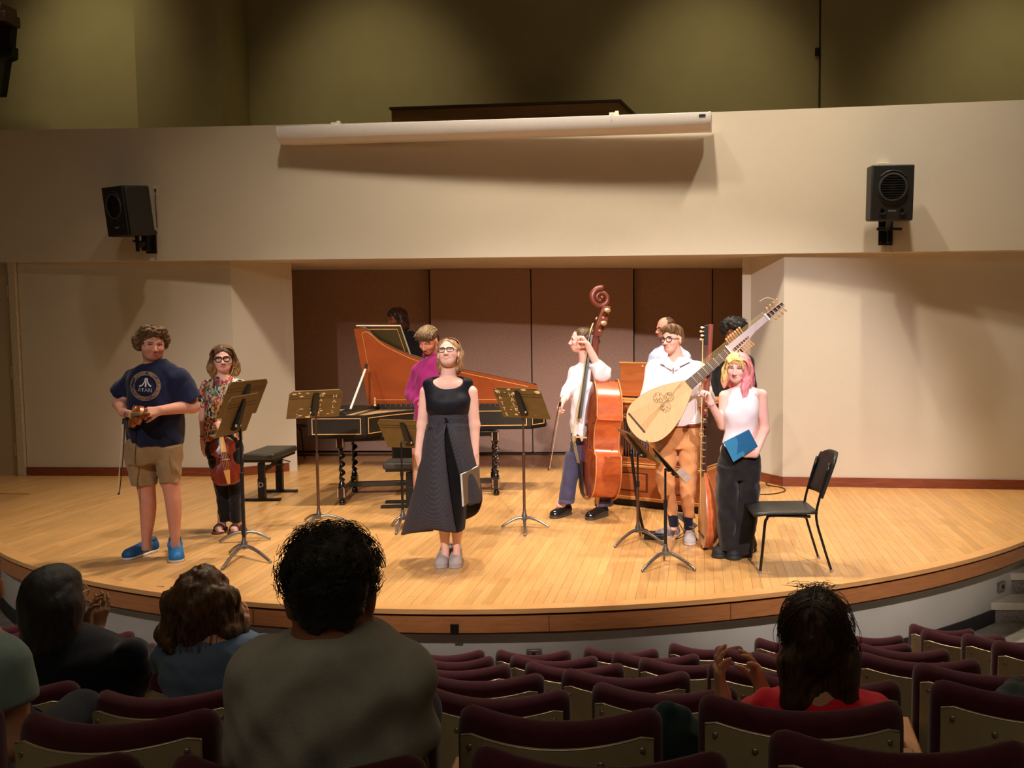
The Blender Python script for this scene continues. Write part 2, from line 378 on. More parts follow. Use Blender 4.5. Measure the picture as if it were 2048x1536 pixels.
# ---- things fixed to walls
t = empty('conduit', (0, 0, 0)); 
p0, p1 = P(1641, -40, 13.27), P(1638, 215, 13.27); p1[2] -= 1.2; p1[0] = p0[0]; t.location = tuple(p1)
tag(t, 'thin dark conduit running up the olive wall above the beam', 'conduit')
MB().cyl(p1, p0+A(0, 0, .5), .013, n=8).out('tube', mat('dark_conduit', srgb(60, 46, 20), .6), t)
pb = P(1635, 104, 13.25); MB().box(pb, (.07, .05, .11)).out('box', BLACK, t, 30, .008)
t = empty('wall_bracket', P(0, 190, 12.0), 'dark wooden bracket with black drape high on the olive wall', 'bracket')
DW = mat('dark_red_wood', srgb(52, 22, 12), .6)
for a, b_, c, d in ((-60, 19, 12, 28), (-60, 26, 28, 50)):
    pa, pb = P(a, c, 12.), P(b_, d, 12.); MB().box((pa+pb)/2, (pb[0]-pa[0], .3, pa[2]-pb[2])).out('block', DW, t, 30, .01)
MB().prism([P(-60, 50, 12.05), P(22, 50, 12.05), P(19, 90, 12.05), P(24, 92, 12.05), P(24, 114, 12.05), P(11, 120, 12.05), P(1, 190, 12.05), P(-60, 190, 12.05)], (0, .12, 0)).out('drape', mat('black_drape', (.012, .011, .004), .9), t, 30)
# projection screen case
YL, YR, zt = 10.33, 9.67, 4.04
a = A((566-CX)/FPX*YL, YL); c = A((1421-CX)/FPX*YR, YR); n = nrm(A((c-a)[1], -(c-a)[0])); n = n if n[1] < 0 else -n
prof = [(.0, 0), (.0, -.075), (.02, -.13), (.085, -.175), (.2, -.175), (.2, 0)]
t = empty('screen_case', A(*((a+c)/2), zt-.175), 'long white roll-up projection screen case under the top of the beam', 'screen')
MB().loft([[A(*(e-n*d), zt+z) for d, z in prof] for e in (a, c)]).out('housing', WHITE, t, 20, .004)
u = nrm(c-a)
for s0, s1, nm in ((0, .022, 'end_cap'), (np.linalg.norm(c-a)-.022, np.linalg.norm(c-a), 'end_cap')):
    MB().loft([[A(*(a+u*s+n*.004-n*d*1.03), zt+.004+z*1.03) for d, z in prof] for s in (s0, s1)]).out(nm, WHITE, t, 20, .003)
pb = a+u*(np.linalg.norm(c-a)-.09); MB().box(A(*(pb+n*.003), zt-.035), (.07, .008, .02), rotz(math.atan2(u[1], u[0]))).out('badge', mat('navy_badge', srgb(26, 26, 70), .4), t, 30)
for px in (684, 1238):
    s = (px-566)/(1421-566)*np.linalg.norm(c-a); q = a+u*s-n*.09
    MB().box(A(*q, zt+.02), (.10, .06, .045), rotz(math.atan2(u[1], u[0]))).box(A(*(q+u*.03), zt+.03), (.04, .04, .06)).out('bracket', mat('cream_plastic', srgb(225, 215, 190), .5), t, 30, .004)
q = a+u*((1236-566)/(1421-566)*np.linalg.norm(c-a)); MB().tube([A(*(q-n*.06), zt+.04), A(*(q+n*.006), zt+.005), A(*(q+n*.006), zt-.05)], .004, 6).out('cord', WHITE, t)
# wooden case standing in the loft
CW = wood('loft_case_wood', srgb(120, 82, 34), srgb(150, 104, 48), (2, 2, 20), .5)
t = empty('organ_case', (-1.6, 11.9, 2.73), 'brown wooden case standing in the loft, seen over the beam', 'case')
zt2 = 4.55; a, c = A((794-CX)/FPX*11.62, 11.62), A((1240-CX)/FPX*11.26, 11.26)
MB().prism([A(*a, 2.73), A(*c, 2.73), A(*(c+A(.22, .9)), 2.73), A(*(a+A(.05, .9)), 2.73)], (0, 0, zt2-2.73-.03)).out('body', CW, t, 20)
MB().prism([A(*(a+A(-.02, -.03)), zt2-.03), A(*(c+A(.03, -.03)), zt2-.03), A(*(c+A(.25, .92)), zt2-.03), A(*(a+A(.03, .92)), zt2-.03)], (0, 0, .03)).out('top_board', mat('case_top', srgb(62, 40, 24), .5), t, 20)
for px in (928, 1092): k = (px-794)/446; q = a+(c-a)*k; MB().box(A(*(q+A(0, -.032)), zt2-.016), (.02, .012, .034)).out('joint_plate', mat('case_top', (0, 0, 0)), t, 0)
# ---- loudspeakers on wall brackets
def textmesh(s, size, m, name='lettering', ext=.0006):
    cu = bpy.data.curves.new(name, 'FONT'); cu.body = s; cu.size = size; cu.extrude = ext; cu.align_x = 'CENTER'; cu.align_y = 'CENTER'; cu.resolution_u = 3
    o = bpy.data.objects.new(name, cu); link(o); bpy.context.view_layer.update()
    me = bpy.data.meshes.new_from_object(o.evaluated_get(bpy.context.evaluated_depsgraph_get())); bpy.data.objects.remove(o)
    me.name = name; me.materials.clear(); me.materials.append(m); return me
def placed_text(s, size, m, M4, parent, name='lettering', ext=.0006):
    me = textmesh(s, size, m, name, ext); me.transform(M4); o = bpy.data.objects.new(name, me); link(o); under(o, parent); return o
def M4(R, t): m = Matrix.Identity(4); m = Matrix([[*R[0], t[0]], [*R[1], t[1]], [*R[2], t[2]], [0, 0, 0, 1]]); return m
SPK = mat('speaker_black', (.016, .016, .016), .55, 0, .1, 200., .3, 500.)
SPKG = mat('speaker_edge', (.06, .06, .06), .5)
def speaker(c, yaw, tilt, w, h, dp, label):
    R = rotz(yaw)@rotx(tilt); c = np.asarray(c, float); L = lambda x, y, z: c+R@A(x, y, z)
    t = empty('loudspeaker', L(0, 0, -h/2), label, 'speaker')
    o = MB().box(c+R@A(0, .01, 0), (w, dp-.02, h), R).out('cabinet', SPK, t, 35, .018)
    MB().box(L(0, -dp/2, 0), (w*.985, .02, h*.985), R).out('baffle', SPK, t, 35, .01)
    R90 = R@rotx(PI/2)
    MB().lathe([(.145, 0), (.145, .012), (.128, .014), (.122, .002)], L(0, -dp/2-.008, .055), 32, R90).out('woofer_ring', SPKG, t)
    MB().lathe([(.120, .002), (.05, -.0), (.03, .006), (.0, .01)], L(0, -dp/2-.008, .055), 32, R90).out('woofer', SPK, t)
    for k in range(9):
        z = .055+(k-4)*.025; hw = math.sqrt(max(.0, .12**2-(z-.055)**2))
        MB().box(L(0, -dp/2-.018, z), (2*hw, .006, .007), R).out('grille_bar', SPK, t, 0)
    pts = [L(.165*math.cos(a), -dp/2-.013, .055+.165*math.sin(a)) for a in np.linspace(.72, PI-.72, 14)]
    MB().tube(pts, .004, 6).out('horn_trim', SPKG, t)
    pts = [L(.165*math.cos(a), -dp/2-.013, .055+.165*math.sin(a)) for a in np.linspace(PI+.8, 2*PI-.8, 14)]
    MB().tube(pts, .003, 6).out('horn_trim', SPKG, t)
    for s in (-1, 1): MB().lathe([(.034, .0), (.034, .008), (.024, .006), (.02, -.004), (0, -.004)], L(s*.098, -dp/2-.01, -h*.33), 18, R90).out('port', SPK, t)
    placed_text('SWOY', .028, mat('speaker_print', (.45, .45, .45), .5), M4(R90, L(0, -dp/2-.0105, -h*.325)), t)
    return t, R
t, R = speaker(P(1779, 387, beamY(2.7)-.27), -.06, math.radians(5), .425, .56, .30, 'black loudspeaker facing the hall, on the beam above the black chair side')
by = beamY(2.7); pc = P(1771, 465, by-.02)
def bracket(t, pc, arm_to, sgn):
    MB().box(pc+A(0, 0, 0), (.15, .03, .27)).out('wall_plate', BLACK, t, 30, .006)
    for sx in (-.055, .055):
        for sz in (-.11, .11): MB().cyl(pc+A(sx, -.012, sz), pc+A(sx, -.024, sz), .010, n=8).out('bolt', CHROME, t)
    MB().box(pc+A(.02, -.05, 0), (.05, .09, .24)).out('bracket', BLACK, t, 30, .006)
    MB().cyl(pc+A(-.11, -.07, .03), pc+A(.15, -.07, .03), .016, n=10).out('clamp_bar', BLACK, t)
    MB().bar(pc+A(0, -.06, .02), arm_to, .05, .05).out('arm', BLACK, t, 30, .006)
bracket(t, pc, P(1779, 438, by-.25), 1)
p = P(1766, 331, by-.01); MB().box(p, (.12, .03, .06)).out('wall_box', mat('cream_plastic', (0, 0, 0)), t, 30, .004)
pts = spline([P(1776, 489, by-.02), P(1777, 502, by-.02), P(1783, 512, by+.02), P(1776, 521, by-.0)], 6); MB().tube(pts, .005, 6).out('cable', mat('cream_plastic', (0, 0, 0)), t)
by = beamY(-5.9)
t, R = speaker(P(258, 423, by-.30), -.52, math.radians(6), .40, .555, .31, 'black loudspeaker turned aside, on the beam above the door side')
pc = P(303, 484, by-.02); MB().box(pc, (.12, .03, .27)).out('wall_plate', BLACK, t, 30, .006)
MB().box(pc+A(-.02, -.06, .0), (.07, .12, .22)).out('bracket', BLACK, t, 30, .006)
MB().bar(pc+A(-.02, -.1, -.02), P(276, 492, by-.25), .05, .06).out('arm', BLACK, t, 30, .006)
MB().cyl(P(276, 503, by-.25), P(274, 465, by-.25), .022, n=10).out('post', BLACK, t)
MB().cyl(P(266, 482, by-.27), P(286, 484, by-.25), .012, n=10).out('clamp_bar', BLACK, t)
for yy in (466, 506): MB().cyl(P(313, yy, by-.03), P(313, yy, by-.045), .011, n=8).out('bolt', CHROME, t)
p = P(312, 382, by-.01); e = empty('wall_plate_box', p, 'small cream cable plate on the beam beside the turned loudspeaker', 'wall plate')
MB().box(p, (.06, .02, .12)).out('plate', mat('cream_plastic', (0, 0, 0)), e, 30, .003)
MB().cyl(p+A(0, -.008, .01), p+A(0, -.02, .01), .012, n=10).out('plug', BLACK, e)
MB().tube(spline([P(312, 380, by-.03), P(311, 400, by-.03), P(313, 430, by-.03), P(315, 455, by-.03)], 5), .005, 6).out('cable', mat('brown_cable', srgb(120, 90, 60), .6), e)
# ================================================================== IMPLICIT SURFACES for bodies and cloth
def smin(a, b, k):
    h = np.clip(.5+.5*(b-a)/k, 0, 1); return b*(1-h)+a*h-k*h*(1-h)
class Field:
    def __init__(s): s.ops = []; s.post = []
    def cap(s, a, b, ra, rb=None, k=.02, sub=False, flat=None):       # tapered limb; flat=(axis scale) squashes along a direction
        a = np.asarray(a, float); b = np.asarray(b, float); rb = ra if rb is None else rb; R = max(ra, rb)
        s.ops.append(('cap', (a, b, ra, rb), k, sub, np.minimum(a, b)-R, np.maximum(a, b)+R)); return s
    def cone(s, a, b, ra, rb=None, k=.02):                            # like cap, cut flat at b
        a = np.asarray(a, float); b = np.asarray(b, float); rb = ra if rb is None else rb; R = max(ra, rb)
        s.ops.append(('cone', (a, b, ra, rb), k, False, np.minimum(a, b)-R, np.maximum(a, b)+R)); return s
    def ell(s, c, r, M=None, k=.02, sub=False):
        c = np.asarray(c, float); r = np.broadcast_to(np.asarray(r, float), (3,)); R = r.max()
        s.ops.append(('ell', (c, r, np.eye(3) if M is None else M), k, sub, c-R, c+R)); return s
    def zl(s, secs, k=.02, e=2.3, rot=0.):                            # stack of level cross-sections: (centre, rx, ry)
        secs = sorted(secs, key=lambda q: q[0][2]); t = np.array([[*q[0], q[1], q[2]] for q in secs])
        if len(t) > 2: t = spline(t, 5); t = t[np.argsort(t[:, 2])]
        R = t[:, 3:].max()
        s.ops.append(('zl', (t, e, rot), k, False, t[:, :3].min(0)-A(R, R, .01), t[:, :3].max(0)+A(R, R, .01))); return s
    def clipz(s, z0, z1): s.post.append((z0, z1)); return s
    def disp(s, fn): s.dfn = fn; return s
    def grid(s, lo, hi, h):
        lo = np.asarray(lo, float); n = np.maximum(4, np.ceil((np.asarray(hi)-lo)/h).astype(int)+1)
        f = np.full(n, .1, np.float32); axs = [(lo[i]+h*np.arange(n[i])).astype(np.float32) for i in range(3)]
        for kind, p, k, sub, bl, bh in s.ops:
            m = k+2.5*h; sl = []
            for i in range(3):
                i0 = max(0, int(math.floor((bl[i]-m-lo[i])/h))); i1 = min(n[i], int(math.ceil((bh[i]+m-lo[i])/h))+1); sl.append(slice(i0, i1))
            if any(q.stop <= q.start for q in sl): continue
            X = axs[0][sl[0]][:, None, None]; Y = axs[1][sl[1]][None, :, None]; Z = axs[2][sl[2]][None, None, :]
            if kind in ('cap', 'cone'):
                a, b, ra, rb = p; ba = b-a; L2 = ba@ba+1e-12
                t = ((X-a[0])*ba[0]+(Y-a[1])*ba[1]+(Z-a[2])*ba[2])/L2; tc = np.clip(t, 0, 1)
                d = np.sqrt((X-a[0]-tc*ba[0])**2+(Y-a[1]-tc*ba[1])**2+(Z-a[2]-tc*ba[2])**2)-(ra+(rb-ra)*tc)
                if kind == 'cone': d = np.maximum(d, (t-1)*math.sqrt(L2))
            elif kind == 'ell':
                c, r, M = p; q = [(X-c[0])*M[0, i]+(Y-c[1])*M[1, i]+(Z-c[2])*M[2, i] for i in range(3)]
                k0 = np.sqrt(sum((q[i]/r[i])**2 for i in range(3))); k1 = np.sqrt(sum((q[i]/r[i]**2)**2 for i in range(3)))+1e-6
                d = k0*(k0-1)/k1
            else:
                t, e, rot = p; z = axs[2][sl[2]]; I = [np.interp(z, t[:, 2], t[:, j])[None, None, :] for j in (0, 1, 3, 4)]
                dx, dy = X-I[0], Y-I[1]
                if rot: cr, sr = math.cos(rot), math.sin(rot); dx, dy = dx*cr+dy*sr, -dx*sr+dy*cr
                g = (np.abs(dx/I[2])**e+np.abs(dy/I[3])**e)**(1/e); d = (g-1)*np.minimum(I[2], I[3])
                d = np.maximum(d, np.maximum(t[0, 2]-z, z-t[-1, 2])[None, None, :])
            d = d.astype(np.float32); cur = f[tuple(sl)]
            f[tuple(sl)] = -smin(-cur, d, k) if sub else smin(cur, d, k)
        X, Y, Z = axs[0][:, None, None], axs[1][None, :, None], axs[2][None, None, :]
        if getattr(s, 'dfn', None): f = f+s.dfn(X, Y, Z).astype(np.float32)
        for z0, z1 in s.post: f = np.maximum(f, np.maximum(z0-Z, Z-z1))
        return f, lo
    def bounds(s, pad=.03):
        lo = np.min([o[4] for o in s.ops if not o[3]], axis=0)-pad; hi = np.max([o[5] for o in s.ops if not o[3]], axis=0)+pad; return lo, hi
    def mesh(s, h, lo=None, hi=None, cut=()):
        if lo is None: lo, hi = s.bounds()
        f, lo = s.grid(lo, hi, h); v, q = snet(f, lo, h)
        for (cl, ch) in cut:
            if len(v):
                ins = np.all((v > cl) & (v < ch), axis=1); q = q[~ins[q].all(1)]
        return v, q
def snet(f, lo, h):
    nx, ny, nz = f.shape; s = f < 0
    c = np.zeros((nx-1, ny-1, nz-1), np.int8); offs = [(i, j, k) for i in (0, 1) for j in (0, 1) for k in (0, 1)]
    for i, j, k in offs: c += s[i:nx-1+i, j:ny-1+j, k:nz-1+k]
    mx = (c > 0) & (c < 8); cells = np.argwhere(mx)
    if not len(cells): return np.zeros((0, 3)), np.zeros((0, 4), int)
    idx = np.full(mx.shape, -1, np.int64); idx[mx] = np.arange(len(cells))
    vals = {o: f[cells[:, 0]+o[0], cells[:, 1]+o[1], cells[:, 2]+o[2]] for o in offs}
    pos = np.zeros((len(cells), 3)); cnt = np.zeros(len(cells))
    for a in offs:
        for ax_ in range(3):
            if a[ax_] == 0:
                b = list(a); b[ax_] = 1; b = tuple(b); fa, fb = vals[a], vals[b]; m = (fa < 0) != (fb < 0)
                t = np.where(m, fa/np.where(m, fa-fb, 1), 0)
                for q in range(3): pos[m, q] += a[q]+(t[m] if q == ax_ else 0)
                cnt += m
    v = (cells+pos/cnt[:, None])*h+lo; Q = []
    for ax_ in range(3):
        o1, o2 = [q for q in range(3) if q != ax_]
        sl0 = [slice(None)]*3; sl1 = [slice(None)]*3; sl0[ax_] = slice(0, -1); sl1[ax_] = slice(1, None)
        for q in (o1, o2): sl0[q] = slice(1, -1); sl1[q] = slice(1, -1)
        e = s[tuple(sl0)] != s[tuple(sl1)]; loc = np.argwhere(e)
        if not len(loc): continue
        loc[:, o1] += 1; loc[:, o2] += 1; ins = s[loc[:, 0], loc[:, 1], loc[:, 2]]
        def cell(d1, d2):
            l = loc.copy(); l[:, o1] += d1; l[:, o2] += d2; return idx[l[:, 0], l[:, 1], l[:, 2]]
        quad = np.stack([cell(-1, -1), cell(0, -1), cell(0, 0), cell(-1, 0)], 1)
        flip = ins if ax_ != 1 else ~ins
        quad[~flip] = quad[~flip][:, ::-1]; Q.append(quad)
    return v, np.concatenate(Q)
def qmesh(name, parts, mats, parent=None, cols=None, label=None):
    V, F, n = [], [], 0
    for v, q in parts:
        V.append(v); F.append(q+n); n += len(v)
    V = np.concatenate(V); F = np.concatenate(F)
    used = np.unique(F); mp = np.full(len(V), -1); mp[used] = np.arange(len(used)); V = V[used]; F = mp[F]
    me = bpy.data.meshes.new(name); me.vertices.add(len(V)); me.vertices.foreach_set('co', V.astype(np.float32).ravel())
    me.loops.add(F.size); me.loops.foreach_set('vertex_index', F.astype(np.int32).ravel())
    me.polygons.add(len(F)); me.polygons.foreach_set('loop_start', np.arange(0, F.size, 4, dtype=np.int32))
    try: me.polygons.foreach_set('loop_total', np.full(len(F), 4, np.int32))
    except Exception: pass
    me.update(calc_edges=True)
    return fin(name, me, mats, parent, 180, cols(V) if callable(cols) else cols, label)
def wrinkle(amp, fr, seed=0, aniso=(1, 1, 1), n=5):
    r = np.random.default_rng(seed); ks = [r.normal(size=3)*fr*np.array(aniso) for _ in range(n)]; ph = r.uniform(0, 6.3, n)
    def fn(X, Y, Z):
        s = 0
        for k, p in zip(ks, ph): s = s+np.sin(k[0]*X+k[1]*Y+k[2]*Z+p+1.3*np.sin(.45*(k[1]*X+k[2]*Y+k[0]*Z)+p))
        return s*(amp/n)*1.6
    return fn
def falloff(d, r): return np.clip(1-d/r, 0, 1)
# ------------------------------------------------------------------ heads
def head_M(yaw=0, pitch=0, roll=0): return rotz(math.radians(yaw))@rotx(-math.radians(pitch))@roty(math.radians(roll))
class Head:
    """local frame: x to the picture's right when facing the camera, -y out of the face, z up; origin between the eyes' level inside the skull"""
    def __init__(s, c, M, sc, jaw=1., nose=1., smile=0.): s.c = np.asarray(c, float); s.M = M; s.s = sc; s.jaw = jaw; s.nose = nose; s.smile = smile
    def L(s, x, y, z): return s.c+s.M@(A(x, y, z)*s.s)
    def loc(s, V): return ((V-s.c)@s.M)/s.s
    def ops(s, F):
        L, M, k = s.L, s.M, s.s; j = s.jaw
        F.ell(L(0, .014, .036), A(.074, .092, .082)*k, M, .012)
        F.ell(L(0, -.028, -.022), A(.061*j, .060, .086)*k, M, .03)
        F.ell(L(0, -.046, -.080), A(.040*j, .038, .032)*k, M, .02)
        for x in (-1, 1):
            F.ell(L(x*.037, -.060, -.026), A(.023, .022, .022)*k, M, .015)
            F.cap(L(x*.012, -.084, .0195), L(x*.046, -.072, .017), .0085*k, .007*k, .012)
            F.ell(L(x*.031, -.093, .003), A(.018, .0165, .0105)*k, M, .008, sub=True)
            F.cap(L(x*.020, -.0785, .0115), L(x*.044, -.071, .009), .0045*k, .004*k, .006)
            F.cap(L(x*.020, -.077, -.0085), L(x*.043, -.071, -.007), .004*k, .0035*k, .006)
            F.ell(L(x*.076, .012, -.008), A(.0095, .019, .031)*k, M@rotz(x*.35), .008)
            F.ell(L(x*.0125*s.nose, -.097, -.037), A(.0085, .010, .008)*k, M, .006)
        F.cap(L(0, -.084, .006), L(0, -.106*min(s.nose, 1.06), -.033), .0075*k, .0115*k, .010)
        w = .021+.006*s.smile; up = .006*s.smile
        for z, r in ((-.0585, .0062), (-.0685, .0078)):
            F.cap(L(-w, -.079, z+up), L(0, -.0865, z), r*.6*k, r*k, .006); F.cap(L(w, -.079, z+up), L(0, -.0865, z), r*.6*k, r*k, .006)
    def box(s, m=.045): r = .125*s.s+m; return s.c-A(r, r, r+.02), s.c+A(r, r, r+.01)
    def color(s, V, C, skin, lip, brow, blush=.25, beard=None, browth=1., liner=None):
        q = s.loc(V); x, y, z = np.abs(q[:, 0]), q[:, 1], q[:, 2]; near = (np.abs(q).max(1) < .16); fr = y < -.045
        def mix(m, c, a=1.):
            m = (m*near*a)[:, None]; C[:] = C*(1-m)+np.asarray(c)*m
        if blush: mix(np.exp(-((x-.040)**2+(z+.028)**2)/.0006)*fr, np.asarray(skin)*A(1.0, .70, .68), blush); mix(np.exp(-(x**2+(z+.035)**2)/.0003)*fr, np.asarray(skin)*A(1, .75, .72), blush)
        if beard is not None: mix(np.clip((-.030-z)/.02, 0, 1)*np.clip((x+.10+(-z)*1.-.105)/.03, 0, 1)*(y < .02)*(z > -.13), beard[0], beard[1])
        up = .006*s.smile; zz = z-up*np.clip(x/.024, 0, 1)
        mix(np.clip(1.3-((x/(.025+.006*s.smile))**2+((zz+.0635)/.0105)**2), 0, 1)*(y < -.07), lip, .85)
        if s.smile > 1: mix(np.clip(1.4-((x/.021)**2+((zz+.0630)/.0040)**2), 0, 1)*(y < -.07), (.75, .72, .68), 1.)
        else: mix(np.clip(1.4-((x/.024)**2+((zz+.0632)/.0016)**2), 0, 1)*(y < -.07), np.asarray(lip)*.35, .8)
        bz = .0225+.03*(.03-np.abs(x-.03))*.3
        mix(np.clip(1.5-((x-.030)/.019)**4-((z-bz)/(.0056*browth))**2, 0, 1)*(y < -.05), brow, .9)
        mix(np.clip(1.6-((x-.032)/.016)**4-((z-.0085)/.0036)**2, 0, 1)*(y < -.055), (.03, .02, .02) if liner else np.asarray(brow)*.5, .97 if liner else .85)
        if liner: mix(np.clip(1.5-((x-.049)/.008)**2-((z-.012-(x-.045)*.5)/.003)**2, 0, 1)*(y < -.03), (.03, .02, .02), .9)
    def eyes(s, parent, iris=(.10, .06, .03), look=(0, 0)):
        W = mat('eye_white', (.80, .76, .74), .25, 0, .02); I = mat('iris_%d' % int(iris[0]*1000), iris, .2, 0, .1); K = mat('pupil', (.005, .005, .005), .15, 0, 0)
        for x in (-1, 1):
            c = s.L(x*.031, -.0665, .0025); R = s.M@rotz(look[0])@rotx(-look[1]); r = .0125*s.s
            me = MB(); me.ball((0, 0, 0), r, 14, 10); v = np.array(me.v); d = -(v[:, 1])/r
            # ball poles along z: turn so that rings run around the line of sight
            v = v@rotx(PI/2).T; ang = np.degrees(np.arccos(np.clip(-v[:, 1]/r, -1, 1))); fi = [0 if max(ang[list(f)]) > 34 else (1 if max(ang[list(f)]) > 20 else 2) for f in me.f]
            mkmesh('eye', c+v@R.T, me.f, [W, I, K], parent, 180, mi=fi)
    def glasses(s, parent, m, rx=.021, rz=.018, th=.0016, sq=2.5, top=1., name='glasses'):
        b = MB(); L = s.L
        for x in (-1, 1):
            pts = []
            for a in np.linspace(0, 2*PI, 25):
                ca, sa = math.cos(a), math.sin(a); pts.append(L(x*.032+rx*np.sign(ca)*abs(ca)**(2/sq), -.098-.0*abs(ca)+.008*abs(x*.032+rx*ca)/.05, .001+rz*np.sign(sa)*abs(sa)**(2/sq)))
            rr = np.array([th*(1.+(top-1)*max(0, math.sin(a))) for a in np.linspace(0, 2*PI, 25)])*s.s
            b.tube(pts, rr, 6, caps=False)
            b.tube([L(x*(.032+rx), -.091, .006), L(x*.071, -.06, .008), L(x*.078, .0, .006)], th*s.s, 6)
        b.tube([L(-.013, -.099, .006), L(0, -.102, .008), L(.013, -.099, .006)], th*s.s, 6)
        return b.out(name, m, parent, 180)
# ------------------------------------------------------------------ hands
def hand(F, w, d, n, size=.185, thumb=1, curl=(35, 35, 35), spread=.10, tcurl=20, tout=45, delta=(0, 6, 10, 16)):
    """w wrist, d wrist->knuckles, n palm normal, thumb=+1/-1 along d x n"""
    d = nrm(d); n = nrm(n-d*(np.asarray(n)@d)); a = np.cross(d, n)*thumb; s = size/.185; w = np.asarray(w, float)
    K = [w+d*.088*s+a*.030*s, w+d*.093*s+a*.010*s, w+d*.089*s-a*.011*s, w+d*.080*s-a*.029*s]; ln = [.070, .078, .072, .056]
    for i, kn in enumerate(K):
        F.cap(w+a*(.013-.009*i)*s, kn, .0165*s, .0125*s, .016)
        p = kn; ang = 0; dirb = nrm(d+a*(1.2-i*.8)*spread)
        for j, fr in enumerate((.44, .31, .25)):
            ang += math.radians(curl[j]+delta[i]*.5); dd = dirb*math.cos(ang)+n*math.sin(ang); q = p+dd*ln[i]*fr*s
            F.cap(p, q, (.0096-.0012*j)*s, (.0086-.0012*j)*s, .004); p = q
    p = w+d*.022*s+a*.020*s; t = math.radians(tout); dd = nrm(d*math.cos(t)+a*math.sin(t)+n*.35); q = p+dd*.046*s; F.cap(p, q, .0155*s, .0115*s, .012)
    tc = math.radians(tcurl); d2 = nrm(dd*math.cos(tc)+nrm(n-a*.6)*math.sin(tc)); r = q+d2*.032*s; F.cap(q, r, .0108*s, .0095*s, .004)
    d3 = nrm(d2*math.cos(tc)+nrm(n-a*.6)*math.sin(tc)); F.cap(r, r+d3*.024*s, .0095*s, .0075*s, .004)
    reach = w+d*.10*s; return reach-.13*s, reach+.13*s
SKIN = vcol('skin', .55, .03, .06, 500., .25)
def strands(name, paths, r, m, parent, n=4, cols=None):
    b = MB()
    for i, p in enumerate(paths):
        if cols is not None: b.cc = tuple(cols[i])
        b.tube(p, np.linspace(r, r*.35, len(p)), n, caps=False)
    return b.out(name, m, parent, 180)
def hairmat(name, c0, c1, scale=(60, 60, 8), rough=.42):
    if name in MATS: return MATS[name]
    m, nt, b = nodes(name, rough); n = noise(nt, texco(nt, scale), 1.6, 5, .65, .5)
    nt.links.new(ramp(nt, n, [(.3, c0), (.7, c1)]), b.inputs['Base Color']); bump(nt, b, n, .55, .006); b.inputs['Specular IOR Level'].default_value = .4
    MATS[name] = m; return m
